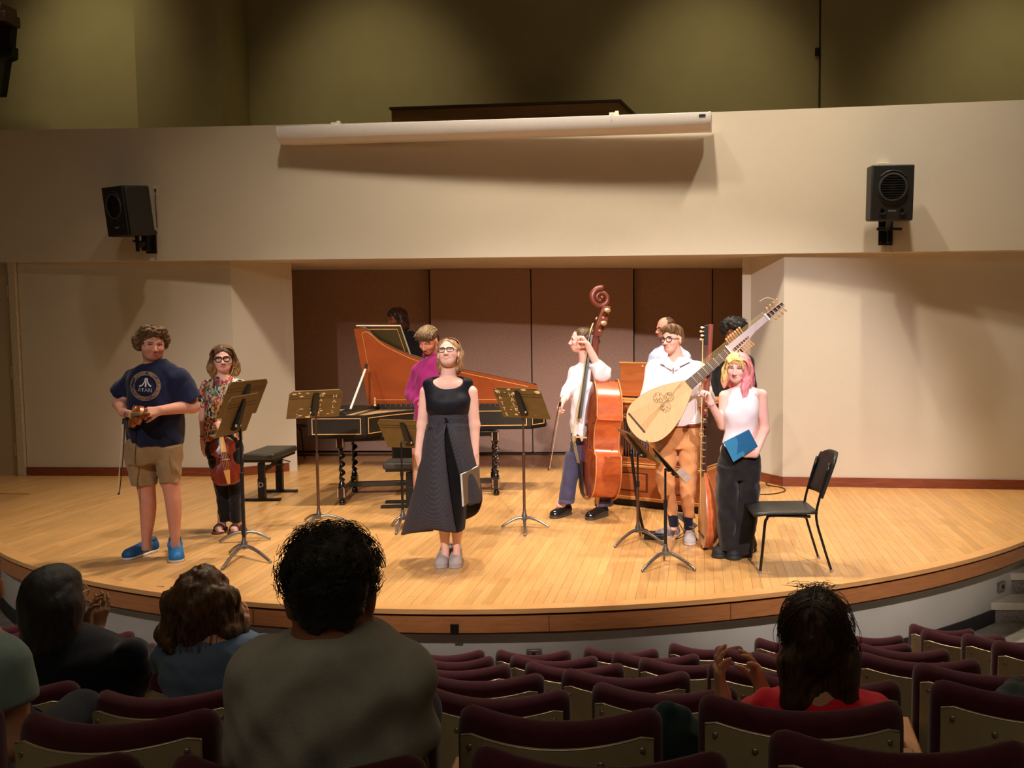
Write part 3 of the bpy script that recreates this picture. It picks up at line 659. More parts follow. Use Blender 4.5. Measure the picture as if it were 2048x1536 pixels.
class Person:
    def __init__(s, label, Y, base, skin, kind='person', group=None):
        s.Y = Y; s.root = empty('person', base, label, 'person', group); s.skin = np.asarray(skin); s.F = Field(); s.boxes = []; s.H = None; s.hc = {}
        s.sc = FPX/Y; s.psi = math.atan2(-float(base[0]), float(base[1])); s.cp = math.cos(s.psi)
    def p(s, x, y, dy=0.): return P(x, y, s.Y+dy)
    def v(s, r, t, u): return nrm(A(math.cos(s.psi), math.sin(s.psi), 0)*r+A(math.sin(s.psi), -math.cos(s.psi), 0)*t+A(0, 0, u))   # right in the picture, towards the camera, up
    def secs(s, rows, dy=0.):      # (y, xl, xr, ry[, dy]) picture rows -> level sections
        out = []
        for r in rows:
            d = dy+(r[4] if len(r) > 4 else 0); c = s.p((r[1]+r[2])/2, r[0], d); out.append((c, (r[2]-r[1])/2*(s.Y+d)/FPX*s.cp, r[3]))
        return out
    def head(s, x, y, dy, yaw, pitch, roll, sc, **k):
        s.H = Head(s.p(x, y, dy), head_M(yaw+math.degrees(s.psi), pitch, roll), sc, **k); s.H.ops(s.F); s.boxes.append(s.H.box()); return s.H
    def zl(s, F, rows, k=.02, e=2.3, dy=0., turn=0.): F.zl(s.secs(rows, dy), k, e, s.psi+turn); return F
    def limb(s, pts, rs, k=.02):
        for i in range(len(pts)-1): s.F.cap(pts[i], pts[i+1], rs[i], rs[i+1], k)
    def hand(s, *a, **k): s.boxes.append(hand(s.F, *a, **k))
    def body(s, h=.010, hf=.0042, **hc):
        parts = []
        for lo, hi in s.boxes: parts.append(s.F.mesh(hf, lo, hi))
        cuts = [(lo+.012, hi-.012) for lo, hi in s.boxes]
        parts.append(s.F.mesh(h, None, None, cuts))
        def col(V):
            C = np.tile(s.skin, (len(V), 1)).astype(float)
            n = np.sin(V@A(31, 17, 23))*np.sin(V@A(13, 29, 41)); C *= (1+.03*n)[:, None]
            if s.H is not None and hc: s.H.color(V, C, s.skin, **hc)
            return np.clip(C, 0, 1)
        return qmesh('body', parts, SKIN, s.root, col)
    def cloth(s, name, F, m, h=.009, cols=None, label=None): return qmesh(name, [F.mesh(h)], m, s.root, cols, label)
    def shoe(s, heel, toe, w, hgt, m, sole, lace=None, name='shoe', ankle=None, st=.022):
        heel = np.asarray(heel, float); toe = np.asarray(toe, float); z0 = heel[2]; d = nrm(A(*(toe-heel)[:2], 0)); h1 = heel+d*w*.5; t1 = toe-d*w*.52
        F = Field(); F.cap(h1+A(0, 0, .045), h1+A(0, 0, hgt-.03), w*.44, w*.38, .02); F.cap(h1+A(0, 0, .05), t1+A(0, 0, .028), w*.46, w*.48, .03)
        F.cap(h1+(t1-h1)*.3+A(0, 0, hgt-.05), t1+A(0, 0, .03), w*.36, w*.40, .03); F.clipz(z0+st*.7, z0+hgt)
        o = qmesh(name, [F.mesh(.007)], m, s.root)
        G_ = Field(); G_.cap(h1+A(0, 0, .01), t1+A(0, 0, .01), w*.50, w*.52, .02); G_.clipz(z0, z0+st); qmesh('sole', [G_.mesh(.0065)], sole, o)
        if lace is not None:
            b = MB(); sd = np.cross(d, A(0, 0, 1))
            for i in range(4):
                k = .35+.14*i; c = h1+(t1-h1)*k+A(0, 0, (hgt-.05)*(1-(k-.3)/.7)+.03*(k-.3)/.7+w*(.36+.04*k)); b.tube([c-sd*w*.27-A(0, 0, .012), c+A(0, 0, .003), c+sd*w*.27-A(0, 0, .012)], .0042, 5)
            b.out('laces', lace, o, 180)
        F2 = Field(); F2.cap(h1+A(0, 0, hgt-.022), h1+d*w*.08+A(0, 0, hgt-.018), w*.40, w*.42, .01); F2.clipz(z0+hgt-.03, z0+hgt+.004); qmesh('collar', [F2.mesh(.0065)], lace or m, o)
        return o
# ================================================================== INSTRUMENTS AND FURNITURE ON THE STAGE
EBONY = mat('ebony', (.018, .014, .012), .35, 0, .15); GUT = mat('gut_string', srgb(226, 200, 140), .45); BRASS = mat('gilt', srgb(206, 158, 84), .4, .1, .08)
BOXW = wood('boxwood', srgb(196, 150, 92), srgb(224, 180, 120), (8, 8, 60), .4)
def fiddle(o, axv, n, L, depth, neck, M_, root, bass=False, strings=4, fing=.62, pegs=True):
    o = np.asarray(o, float); axv = nrm(axv); n = nrm(np.asarray(n, float)-axv*(np.asarray(n)@axv)); sd = np.cross(axv, n)
    up = [(.70, .226), (.76, .232), (.82, .237), (.88, .215), (.94, .16), (.98, .08), (1., .03)] if not bass else [(.70, .212), (.76, .203), (.82, .19), (.88, .158), (.94, .105), (.98, .06), (1., .035)]
    half = [(.0, .03), (.006, .10), (.03, .185), (.09, .255), (.17, .288), (.25, .29), (.32, .27), (.365, .262), (.378, .215), (.44, .17), (.52, .155), (.60, .165), (.65, .20), (.665, .232)]+up
    pt = lambda t, w_, z: o+axv*t*L+sd*w_*L+n*z
    ring = [(t, w_) for t, w_ in half]+[(t, -w_) for t, w_ in half[::-1]]
    cen = np.array([.5, 0.])
    def sc(k, g): return [((t-.5)*k+.5, w_*k) for t, w_ in g]
    b = MB(); b.loft([[pt(t, w_, z) for t, w_ in sc(.97, ring)] for z in (-depth, 0)], caps=False); b.out('ribs', M_['rib'], root, 40)
    e = .012*L; arch = .045*L
    for nm, z0, sg in (('top_plate', 0, 1), ('back_plate', -depth, -1)):
        rs = [(1, -e*.2), (1.005, e*.15), (1., e*.4), (.90, e*.4+arch*.12), (.74, e*.4+arch*.55), (.5, e*.4+arch*.88), (.22, e*.4+arch*.99), (.03, e*.4+arch)]
        b = MB(); b.loft([[pt(t, w_, z0+sg*z) for t, w_ in (sc(k, ring) if sg > 0 else sc(k, ring)[::-1])] for k, z in rs]); b.out(nm, M_['top'] if sg > 0 else M_['rib'], root, 50)
    top = e*.4+arch
    # purfling edge
    b = MB(); b.tube([pt(t, w_, e*.1) for t, w_ in sc(1.004, ring+[ring[0]])], .0065*L, 5, caps=False); b.out('edge', M_['edge'], root, 180)
    if bass: b = MB(); b.tube([pt(t, w_, -depth) for t, w_ in sc(1.004, ring+[ring[0]])], .0065*L, 5, caps=False); b.out('edge', M_['edge'], root, 180)
    bh = .095*L; bt = .50
    br = MB(); br.prism([pt(bt, w_, top*.9+z) for w_, z in ((-.09, 0), (-.055, 0), (-.04, bh*.25), (.04, bh*.25), (.055, 0), (.09, 0), (.07, bh*.55), (.058, bh*.9), (.0, bh), (-.058, bh*.9), (-.07, bh*.55))], axv*.012*L); br.out('bridge', M_['fit2'], root, 20)
    nl = neck*L; zt = top*.55
    nk = MB(); nk.loft([[pt(1+t, w_*k, z*k2) for w_, z in ((-.032, zt), (.032, zt), (.03, zt-.04*L), (0, zt-.06*L), (-.03, zt-.04*L))] for t, k, k2 in ((-.02, 1.2, 1.), (neck*.5, 1., 1.), (neck, .85, 1.))]); nk.out('neck', M_['neck'], root, 40)
    fb = MB(); f0 = 1-fing+.0; zb = top*.9+bh*.62
    fb.loft([[pt(t, -w_, z), pt(t, w_, z), pt(t, w_*.9, z+.018*L), pt(t, 0, z+.026*L), pt(t, -w_*.9, z+.018*L)] for t, w_, z in ((f0+.28, .058, zb-.012*L), (1+neck, .030, zt+.002*L))]); fb.out('fingerboard', M_['finger'], root, 40)
    tp = MB(); tp.loft([[pt(t, -w_, z), pt(t, w_, z), pt(t, w_, z+.014*L), pt(t, -w_, z+.014*L)] for t, w_, z in ((.02, .025, e), (.06, .032, top*.6), (.30, .058, top*1.25))]); tp.out('tailpiece', M_['finger'], root, 30)
    pb = MB(); pb.loft([[pt(1+neck+t, -w_, zt-.02*L+z), pt(1+neck+t, w_, zt-.02*L+z), pt(1+neck+t, w_*.9, zt-.02*L+z-h), pt(1+neck+t, -w_*.9, zt-.02*L+z-h)] for t, w_, z, h in ((-.01, .034, .02*L, .07*L), (.12, .033, -.01*L, .085*L), (.25, .027, -.05*L, .07*L))]); pb.out('pegbox', M_['neck'], root, 30, .004*L)
    cs = pt(1+neck+.315, 0, zt-.085*L+.03*L); sp = []; rad = []
    for k in range(46):
        a = -PI*.45-k/45*2*PI*1.75; r_ = (.074*(1-k/45)**.9+.012)*L; sp.append(cs-n*math.cos(a)*r_*1.+axv*-math.sin(a)*r_); rad.append((.026-.012*k/45)*L)
    s_ = MB(); s_.tube(sp, rad, 8, up=sd); 
    for w_ in (-.035, .035): s_.ball(cs+sd*w_*L, .018*L, 8, 6)
    s_.out('scroll', M_['neck'], root, 180)
    if pegs:
        for k in range(4):
            t = 1+neck+.04+k*.055; side = 1 if k % 2 else -1; z = zt-.05*L-k*.012*L
            m = MB(); m.cyl(pt(t, -.04*side, z), pt(t, .085*side, z), .0095*L, .012*L, 8); R = np.array([axv, sd, n]).T; m.ball(pt(t, .115*side, z), A(.028, .012, .020)*L if not bass else A(.02, .012, .030)*L, 10, 6, R); m.out('peg', M_['peg'], root, 60)
    zbr = top*.9+bh
    for k in range(strings):
        w_ = (k-(strings-1)/2)/(strings-1)*2; MB().tube([pt(.29, w_*.04, top*1.25+.02*L), pt(bt, w_*.046, zbr), pt(1+neck, w_*.022, zt+.03*L), pt(1+neck+.1, w_*.014, zt-.0)], max(.0012, .0016*L), 5).out('string', GUT, root, 180)
    def surf(t, w_):
        k = max(abs(t-.5)/.5, abs(w_)/.17); return e*.4+arch*np.interp(k, [0, .22, .5, .74, .9, 1], [1, .99, .88, .55, .12, 0])
    for sg in (-1, 1):
        pts = [(.605, .060), (.625, .075), (.60, .092), (.52, .100), (.44, .118), (.415, .135), (.43, .150)]
        sp = spline([pt(t, sg*w_, surf(t, w_)+.002*L) for t, w_ in pts], 6)
        m = MB(); m.tube(sp, .0085*L, 6, flat=.6, up=n); m.ball(pt(.612, sg*.066, surf(.61, .066)+.002*L), .014*L, 8, 5); m.ball(pt(.425, sg*.143, surf(.42, .143)+.002*L), .016*L, 8, 5); m.out('f_hole', EBONY, root, 180)
    return pt
VM = dict(rib=wood('violin_varnish', srgb(92, 28, 12), srgb(128, 48, 20), (30, 30, 4), .28, .4), neck=wood('violin_neck', srgb(140, 72, 34), srgb(168, 96, 48), (20, 20, 4), .35),
          finger=wood('pale_fingerboard', srgb(206, 146, 72), srgb(228, 176, 100), (20, 20, 6), .4), fit2=BOXW, peg=EBONY, edge=mat('violin_edge', srgb(70, 24, 10), .35))
VM['top'] = wood('violin_top', srgb(96, 30, 14), srgb(134, 50, 24), (40, 40, 3), .28, .4)
BM = dict(rib=wood('bass_varnish', srgb(150, 62, 26), srgb(206, 104, 52), (5, 5, 14), .3, .5), top=wood('bass_top', srgb(98, 34, 14), srgb(150, 66, 28), (22, 22, 2), .25, .5), neck=wood('bass_neck', srgb(88, 36, 22), srgb(128, 62, 42), (10, 10, 3), .35),
          finger=EBONY, fit2=BOXW, peg=mat('bass_machine', srgb(200, 170, 120), .35, .6), edge=mat('bass_edge', srgb(196, 128, 72), .4))
# ---- double bass, leaning a little, its front turned away to the dark side of the stage
o = P(1159, 998, 8.30); topc = P(1173, 757, 8.42); axv = nrm(topc-o); L = np.linalg.norm(topc-o)
n_ = A(-.955, -.30, -.02)
t = empty('double_bass', P(1178, 1040, 8.25), 'tall reddish double bass standing on its end pin before the wooden organ', 'double bass')
BPT = fiddle(o+A(.06, .02, 0), axv, n_, L, .235, .36, BM, t, True)
e0 = BPT(.0, 0, -.11); e1 = A(e0[0]+.004, e0[1]-.01, 0.)
m = MB(); m.cyl(e0, e1+A(0, 0, .03), .008, .006, 10); m.ball(e1+A(0, 0, .018), .017, 10, 6); m.cyl(e0+A(0, 0, .02), e0-A(0, 0, .05), .024, .02, 12); m.out('end_pin', BRASS, t, 60)
# ---- lutes ---------------------------------------------------------------
SPRUCE = wood('spruce_top', srgb(222, 172, 118), srgb(234, 190, 138), (60, 60, 2), .45); ROSE = mat('rose_cut', srgb(84, 52, 26), .7)
def stave_mat(i): return wood('stave_%d' % i, srgb(*[(176, 84, 44), (190, 96, 52), (164, 74, 38)][i]), srgb(*[(206, 112, 64), (214, 122, 72), (190, 96, 54)][i]), (3, 3, 20), .33, .3)
def lute_body(o, axv, n, L, W, D, root, rev=1, staves=11, roses=((.62, -.0, .05),), board=SPRUCE, bridge=(.17, -.3, .3)):
    o = np.asarray(o, float); axv = nrm(axv); n = nrm(np.asarray(n, float)-axv*(np.asarray(n)@axv)); sd = np.cross(axv, n)
    prof = spline([(0, .0), (.012, .16), (.05, .30), (.12, .42), (.22, .487), (.33, .5), (.46, .472), (.60, .405), (.74, .310), (.86, .205), (.95, .125), (1., .085)], 4)
    pt = lambda t, w_, z: o+axv*t*L+sd*w_*W+n*z
    ring = [(t, w_) for t, w_ in prof]+[(t, -w_) for t, w_ in prof[::-1]]
    b = MB(); b.prism([pt(t, w_, 0) for t, w_ in ring][::-1], n*.003); b.out('soundboard', board, root, 0)
    b = MB(); b.tube([pt(t, w_, .0) for t, w_ in ring], .0022, 5, caps=False); b.out('binding', mat('binding', srgb(96, 58, 30), .4), root, 180)
    for i in range(staves):
        th = [PI*(i+k/3)/staves for k in range(4)]; rows = []
        for t, w_ in prof[::2]:
            dd = D*(w_/.5)**.85; rows.append([pt(t, w_*math.cos(a)*(1+.012*math.sin(PI*k/3)), -dd*math.sin(a)*(1+.025*math.sin(PI*k/3))) for k, a in enumerate(th)])
        b = MB(); b.loft(rows, caps=False, closed=False); b.out('stave', stave_mat(i % 3), root, 60)
    for (t, w_, r) in roses:
        b = MB(); c = pt(t, w_, .0036); rnd = random.Random(int(t*100+w_*1000))
        for k in range(26):
            a = 2*PI*k/26; q = c+axv*r*math.cos(a)+sd*r*math.sin(a); tn = -axv*math.sin(a)+sd*math.cos(a); b.bar(q-tn*.0034, q+tn*.0034, .0036, .0014, n)
        for k in range(22):
            a = rnd.uniform(0, 2*PI); rr = r*math.sqrt(rnd.uniform(.03, .72)); q = c+axv*rr*math.cos(a)+sd*rr*math.sin(a); a2 = rnd.choice([0, .8, 1.6, 2.4]); tn = axv*math.cos(a2)+sd*math.sin(a2); b.bar(q-tn*.0055, q+tn*.0055, .0032, .0014, n)
        tag(b.out('rose', ROSE, root, 0), kind='stuff')
    b = MB(); b.bar(pt(bridge[0], bridge[1], .009), pt(bridge[0], bridge[2], .009), .012, .012, n); b.out('bridge', mat('dark_bridge', srgb(70, 52, 40), .4), root, 30, .002)
    return pt, axv, n, sd
# theorbo held across the white-shirted player
Yt = 7.10
o = P(1266, 866, Yt); tipb = P(1384, 765, Yt); axv = nrm(tipb-o); L = np.linalg.norm(tipb-o)
n_ = nrm(A(-.05, -1, .12)); W = np.linalg.norm(P(1279, 785, Yt)-P(1347, 849, Yt))*1.02
t = empty('theorbo', P(1266, 866, Yt), 'long-necked theorbo with a pale soundboard held by the white-shirted player', 'theorbo')
pt, axv, n_, sd = lute_body(o, axv, n_, L, W, .155, t, roses=((.543, -.215, .040), (.655, -.085, .035), (.537, .03, .040)), bridge=(.125, -.38, .15))
u = sd if sd[2] < 0 else -sd; TH = dict(o=o, ax=axv, n=n_, sd=sd, L=L)
DKF = mat('dark_fingerboard', srgb(70, 58, 58), .45, 0, .1); GREYN = wood('ash_neck', srgb(176, 158, 160), srgb(200, 184, 184), (10, 10, 3), .4)
Ln = np.linalg.norm(P(1459, 700, Yt)-tipb)
q = lambda s, w_, z: tipb+axv*s+sd*w_+n_*z
MB().loft([[q(-.03, -.042, -.0), q(-.03, .042, -.0), q(-.03, .03, -.03), q(-.03, -.03, -.03)], [q(Ln, -.034, 0), q(Ln, .034, 0), q(Ln, .026, -.024), q(Ln, -.026, -.024)]]).out('neck', mat('dark_neck', srgb(60, 36, 26), .4), t, 30)
MB().loft([[q(-.035, -.042, .003), q(-.035, .042, .003), q(-.035, .042, .008), q(-.035, -.042, .008)], [q(Ln, -.034, .001), q(Ln, .034, .001), q(Ln, .034, .006), q(Ln, -.034, .006)]]).out('fingerboard', DKF, t, 20)
for k in range(7):
    s = Ln*(.08+.14*k); w_ = .042-.008*s/Ln; MB().tube([q(s, -w_-.002, -.004), q(s, -w_, .009), q(s, w_, .009), q(s, w_+.002, -.004)], .0018, 5).out('fret', GUT, t, 180)
Lx = np.linalg.norm(P(1533, 633, Yt)-tipb)-Ln
wn = sd if (tipb+sd*.1)[2] < tipb[2] else -sd                    # towards the lower edge
e = lambda s, w_, z: tipb+axv*(Ln+s)+wn*w_+n_*z
MB().loft([[e(-.01, -.040, -.02), e(-.01, .046, -.02), e(-.01, .046, .016), e(-.01, -.040, .016)], [e(Lx*.35, -.036, -.02), e(Lx*.35, .040, -.02), e(Lx*.35, .040, .014), e(Lx*.35, -.036, .014)], [e(Lx*.62, -.034, -.02), e(Lx*.62, .020, -.02), e(Lx*.62, .020, .014), e(Lx*.62, -.034, .014)], [e(Lx, -.030, -.016), e(Lx, .018, -.016), e(Lx, .018, .012), e(Lx, -.030, .012)]]).out('neck_extension', GREYN, t, 30)
MB().loft([[e(.02, .008, .013), e(.02, .036, .013), e(.02, .036, .0165), e(.02, .008, .0165)], [e(Lx*.46, .010, .013), e(Lx*.46, .022, .013), e(Lx*.46, .022, .0165), e(Lx*.46, .010, .0165)]]).out('peg_slot', EBONY, t, 20)
MB().box(e(-.004, .0, .0), (.008, .1, .046), np.array([axv, wn, np.cross(axv, wn)]).T).out('nut', WHITE, t, 20)
PEGW = mat('peg_pearwood', srgb(214, 158, 104), .4)
for k in range(7):
    s = .03+k*Lx*.058
    for sg, off in ((-1, -.044), (1, .048)):
        b = MB(); b.cyl(e(s, .02*sg, .0), e(s+.004, off+sg*.03, .0), .0045, n=6); b.ball(e(s+.005, off+sg*.038, .0), (.010, .006, .012), 8, 5, np.array([axv, n_, wn]).T); b.out('peg', PEGW, t, 60)
    MB().cyl(e(s, .010, .018), e(s, .034, .018), .004, n=6).out('peg_shaft', PEGW, t)
x2 = lambda s, w_, z: e(Lx+s, w_-.006, z)
MB().box(x2(.0, 0, 0), (.016, .066, .04), np.array([axv, wn, np.cross(axv, wn)]).T).out('upper_nut', WHITE, t, 20, .003)
for w_ in (-.024, .024): MB().bar(x2(.01, w_, 0), x2(.165, w_*.62, 0), .007, .034, n_).out('pegbox_cheek', GREYN, t, 30, .002)
MB().bar(x2(.0, 0, -.015), x2(.165, 0, -.015), .04, .006, n_).out('pegbox_back', EBONY, t, 30)
for k in range(4):
    s = .03+k*.034
    for sg in (-1, 1):
        b = MB(); b.cyl(x2(s, -.022*sg, 0), x2(s+.01, sg*.045, 0), .0045, n=6); b.ball(x2(s+.013, sg*.054, 0), (.010, .006, .012), 8, 5, np.array([axv, n_, wn]).T); b.out('peg', PEGW, t, 60)
for k in range(6):
    w_ = -.026+k*.0105; MB().tube([pt(.13, -.34+.05*k, .014), q(-.02, w_*1.1, .012), q(Ln+.02, w_, .012)], .0006, 4).out('string', GUT, t, 180)
for k in range(7):
    w0 = -.052-.009*k; MB().tube([pt(.13, -.02+.025*k, .014), tipb+axv*.02+wn*(-.045-.006*k)+n_*.012, tipb+axv*(Ln+Lx)+wn*(-.026-.0055*k)+n_*.012], .0006, 4).out('bass_string', GUT, t, 180)
MB().tube(spline([P(1552, 604, Yt), P(1545, 598, Yt), P(1532, 596, Yt), P(1519, 603, Yt)], 6), .0028, 5).out('string_end', GUT, t, 180)
# lute standing upright on the floor beside the pink-haired player, seen from its side
Yl = 7.18
o = P(1404, 1094, Yl); tip = P(1407, 944, Yl); axv = nrm(tip-o); L = np.linalg.norm(tip-o); n_ = nrm(A(-1, -.10, .0))
t = empty('lute', P(1408, 1095, Yl), 'reddish-brown lute standing upright on its base with its ribbed bowl seen sideways', 'lute')
pt, axv, n_, sd = lute_body(o, axv, n_, L, .40, .138, t, roses=())
MB().box(pt(.012, 0, -.02), (.05, .05, .02), np.array([n_, sd, axv]).T).out('end_block', mat('dark_neck', (0, 0, 0)), t, 30, .004)
p0, p1 = P(1409, 952, Yl), P(1412, 832, Yl)
MB().bar(p0, p1, .055, .026, n_).out('neck', mat('dark_neck', (0, 0, 0)), t, 30, .005)
MB().bar(p0+n_*.016, p1+n_*.016, .05, .006, n_).out('fingerboard', EBONY, t, 20)
for k in range(8): c = p0+(p1-p0)*(.1+.115*k); MB().bar(c+n_*.02-sd*.028, c+n_*.02+sd*.028, .004, .003, n_).out('fret', GUT, t, 0); MB().bar(c-n_*.014-sd*.006+A(0, -.03, 0), c+n_*.02+A(0, -.03, 0), .003, .003).out('fret_knot', GUT, t, 0)
RED = wood('red_neck', srgb(128, 62, 50), srgb(160, 88, 72), (10, 10, 3), .4)
ps = [P(1411, 834, Yl), P(1409, 822, Yl), P(1413, 790, Yl), P(1418, 720, Yl), P(1421, 648, Yl)]
MB().tube(ps, [.022, .024, .021, .021, .023], 8).out('neck_extension', RED, t, 60)
for k in range(6):
    c = P(1407+k*.9, 846-k*9, Yl); b = MB(); b.cyl(c+A(.0, .06, 0), c+A(.0, -.07, 0), .005, n=6); b.ball(c+A(0, -.082, 0), (.012, .014, .010), 8, 5); b.out('peg', [EBONY, PEGW][k % 2], t, 60)
MB().bar(P(1414, 690, Yl), P(1415, 650, Yl), .05, .03).out('upper_pegbox', EBONY, t, 30, .004)
for k in range(4):
    c = P(1409-k % 2*2, 655+k*8, Yl); b = MB(); b.cyl(c+A(.05, 0, 0), c-A(.012, 0, 0), .0045, n=6); b.ball(c-A(.02, 0, 0), (.013, .008, .010), 8, 5); b.out('peg', [WHITE, GUT][k % 2], t, 60)
for k in range(5): MB().tube([pt(.18, (k-2)*.05, .012), P(1405.5, 945, Yl)+sd*(k-2)*.008+n_*.018, P(1405.5, 680, Yl)+sd*(k-2)*.006], .0012, 4).out('string', GUT, t, 180)
MB().tube([P(1405, 868, Yl)+A(0, -.05, 0)+A(.016*math.cos(a)-.012, 0, .016*math.sin(a)) for a in np.linspace(0, 2*PI, 14)], .002, 5).out('string_loop', GUT, t, 180)
MB().bar(pt(.17, -.25, .008), pt(.17, .25, .008), .012, .012, n_).out('lower_bridge', mat('dark_bridge', (0, 0, 0)), t, 30)
# ---- harpsichord ------------------------------------------------------------
HB = mat('harpsichord_black', srgb(34, 30, 22), .38, 0, .12, 8.); HL = wood('lid_orange', srgb(156, 70, 28), srgb(186, 92, 40), (1.2, 1.2, 3), .5); GOLD = mat('gold_line', srgb(232, 176, 104), .45)
t = empty('harpsichord', (-2.3, 9.4, 0), 'black harpsichord with gold lines and an orange-painted raised lid on twisted legs', 'harpsichord')
za, zb = .685, .915
cheek0, cheek1 = A((611-CX)/FPX*8.86, 8.86), A((727-CX)/FPX*8.88, 8.88)
bent = spline([cheek1, A(-2.58, 9.20), A(-2.38, 9.42), A(-2.10, 9.53), A(-1.65, 9.59), A((1060-CX)/FPX*9.62, 9.62)], 5); tail = A((1090-CX)/FPX*9.84, 9.84)
near = [cheek0]+list(bent)+[tail]; spine = [A(-1.06, 9.98), A(-3.36, 9.98)]
th = .018
b = MB(); b.prism([A(*q, za) for q in near+spine], (0, 0, .03)); b.out('bottom_board', HB, t, 0)
def wallstrip(pts, z0, z1, th, name, m, off=0.):
    b = MB(); pts = [np.asarray(q) for q in pts]; nn = []
    for i in range(len(pts)):
        d = nrm(pts[min(i+1, len(pts)-1)]-pts[max(i-1, 0)]); nn.append(A(d[1], -d[0]))
    b.loft([[A(*(p+n_*off), z0), A(*(p+n_*off), z1), A(*(p+n_*(off-th)), z1), A(*(p+n_*(off-th)), z0)] for p, n_ in zip(pts, nn)]); return b.out(name, m, t, 30)
wallstrip([cheek0, cheek1], za, zb, th, 'cheek', HB)
wallstrip(list(bent), za, zb, th, 'bentside', HB); wallstrip([bent[-1], tail], za, zb, th, 'tail', HB); wallstrip([A(-1.07, 9.98), A(-3.36, 9.98)], za, zb, th, 'spine', HB)
wallstrip([A(-3.36, 9.98), cheek0], za, zb-.12, th, 'key_end', HB)
for pts, off in (([cheek0, cheek1], .003), (list(bent), .003), ([bent[-1], tail], .003)):
    pts = np.array(pts); seg = np.r_[0, np.cumsum(np.linalg.norm(np.diff(pts, axis=0), axis=1))]; Lt = seg[-1]; mm = .045 if Lt > .4 else .03
    f = lambda s: np.array([np.interp(s, seg, pts[:, i]) for i in (0, 1)])
    for z0 in (za+.04, zb-.035): wallstrip([f(s) for s in np.linspace(mm, Lt-mm, 2 if Lt < .6 else 14)], z0, z0+.007, .004, 'gold_line', GOLD, off)
    for s in (mm, Lt-mm): d = nrm(f(min(s+.01, Lt))-f(max(s-.01, 0))); wallstrip([f(s)-d*.0035, f(s)+d*.0035], za+.04, zb-.028, .004, 'gold_line', GOLD, off)
b = MB(); b.prism([A(*q, zb-.05) for q in [p+A(.03, .03) for p in near[:1]]+[p+A(0, .03) for p in near[1:-1]]+[tail-A(.03, 0)]+spine], (0, 0, .006)); b.out('soundboard', wood('harpsi_board', srgb(170, 140, 100), srgb(196, 168, 126), (2, 30, 2), .5), t, 0)
b = MB(); b.bar(A(-3.0, 8.98, zb+.005), A(-2.93, 9.92, zb+.005), .05, .03); b.out('jack_rail', HB, t, 30, .004)
b = MB(); b.box((-3.16, 9.42, zb-.055), (.28, .86, .02)); b.out('keyboard', mat('keys', srgb(200, 190, 170), .4), t, 30)
for k in range(24): MB().box((-3.18, 9.04+k*.033, zb-.035), (.13, .011, .016)).out('sharp_key', EBONY, t, 0)
for k in range(22):
    x = -2.95+k*.082; yb_ = np.interp(x, [p[0] for p in near[1:]], [p[1] for p in near[1:]]); MB().tube([A(x, yb_+.05, zb-.03), A(x, 9.94, zb-.03)], .0012, 4).out('string', CHROME, t, 0)
# rail with pins along the spine
b = MB(); b.box((-2.05, 9.955, zb-.012), (1.8, .03, .05)); b.out('pin_rail', HB, t, 30)
for k in range(30): MB().cyl((-2.9+k*.058, 9.93, zb-.01), (-2.9+k*.058, 9.93, zb+.018), .006, n=6).out('pin', STEEL, t)
# lid, hinged on the spine
al = math.radians(64); Yh = 9.96
lidp = [(-3.04, 0), (-3.05, .94), (-2.93, .945), (-2.80, .80), (-2.66, .71), (-2.50, .62), (-2.25, .53), (-1.93, .44), (-1.55, .345), (-1.22, .262), (-1.16, .24), (-1.10, .0)]
lv = A(0, -math.cos(al), math.sin(al)); ln = A(0, -math.sin(al), -math.cos(al))
LP = lambda x, s, z=0: A(x, Yh, zb+.012)+lv*s+ln*z
b = MB(); b.prism([LP(x, s) for x, s in lidp], -ln*.016); b.out('lid', [HL], t, 0)
edge = spline([LP(x, s, .003) for x, s in [(-2.97, .885), (-2.90, .89), (-2.77, .745), (-2.63, .655), (-2.48, .57), (-2.23, .478), (-1.91, .39), (-1.55, .297), (-1.25, .222)]], 4)
MB().tube(list(edge), .0045, 4).out('gold_line', GOLD, t); MB().tube([LP(-2.97, .885, .003), LP(-2.965, .06, .003), LP(-1.2, .06, .003)], .0035, 4).out('gold_line', GOLD, t)
b = MB(); b.tube([LP(x, s, -.008) for x, s in lidp[1:-1]], .010, 5); b.out('lid_edge', mat('lid_edge', srgb(60, 40, 24), .5), t, 180)
fp = [LP(-3.03, .955, -.03), LP(-2.56, .955, -.03), LP(-2.50, .60, -.03), LP(-3.03, .60, -.03)]
MB().prism(fp, -ln*.014).out('lid_flap', mat('flap_green', srgb(62, 54, 26), .5), t, 0)
MB().tube([LP(-3.0, .915, -.027), LP(-2.60, .915, -.027), LP(-2.55, .62, -.027)], .0045, 4).out('gold_line', GOLD, t)
MB().tube([fp[0], fp[1], fp[2]], .009, 5).out('flap_edge', mat('pale_edge', srgb(190, 170, 140), .5), t)
MB().bar(P(701, 818, 9.05), P(731, 738, 9.55), .022, .014).out('lid_stick', mat('pale_stick', srgb(196, 200, 190), .5), t, 30, .003)
MB().bar(P(731, 738, 9.55), P(733, 728, 9.58), .026, .018).out('stick_hook', HB, t, 30)
MB().lathe([(.0, 0), (.016, 0), (.016, .01), (.008, .02), (.012, .04), (.007, .055), (.011, .075), (.004, .09), (0, .1)], P(750, 812, 9.72), 12).out('turned_stop', BOXW, t)
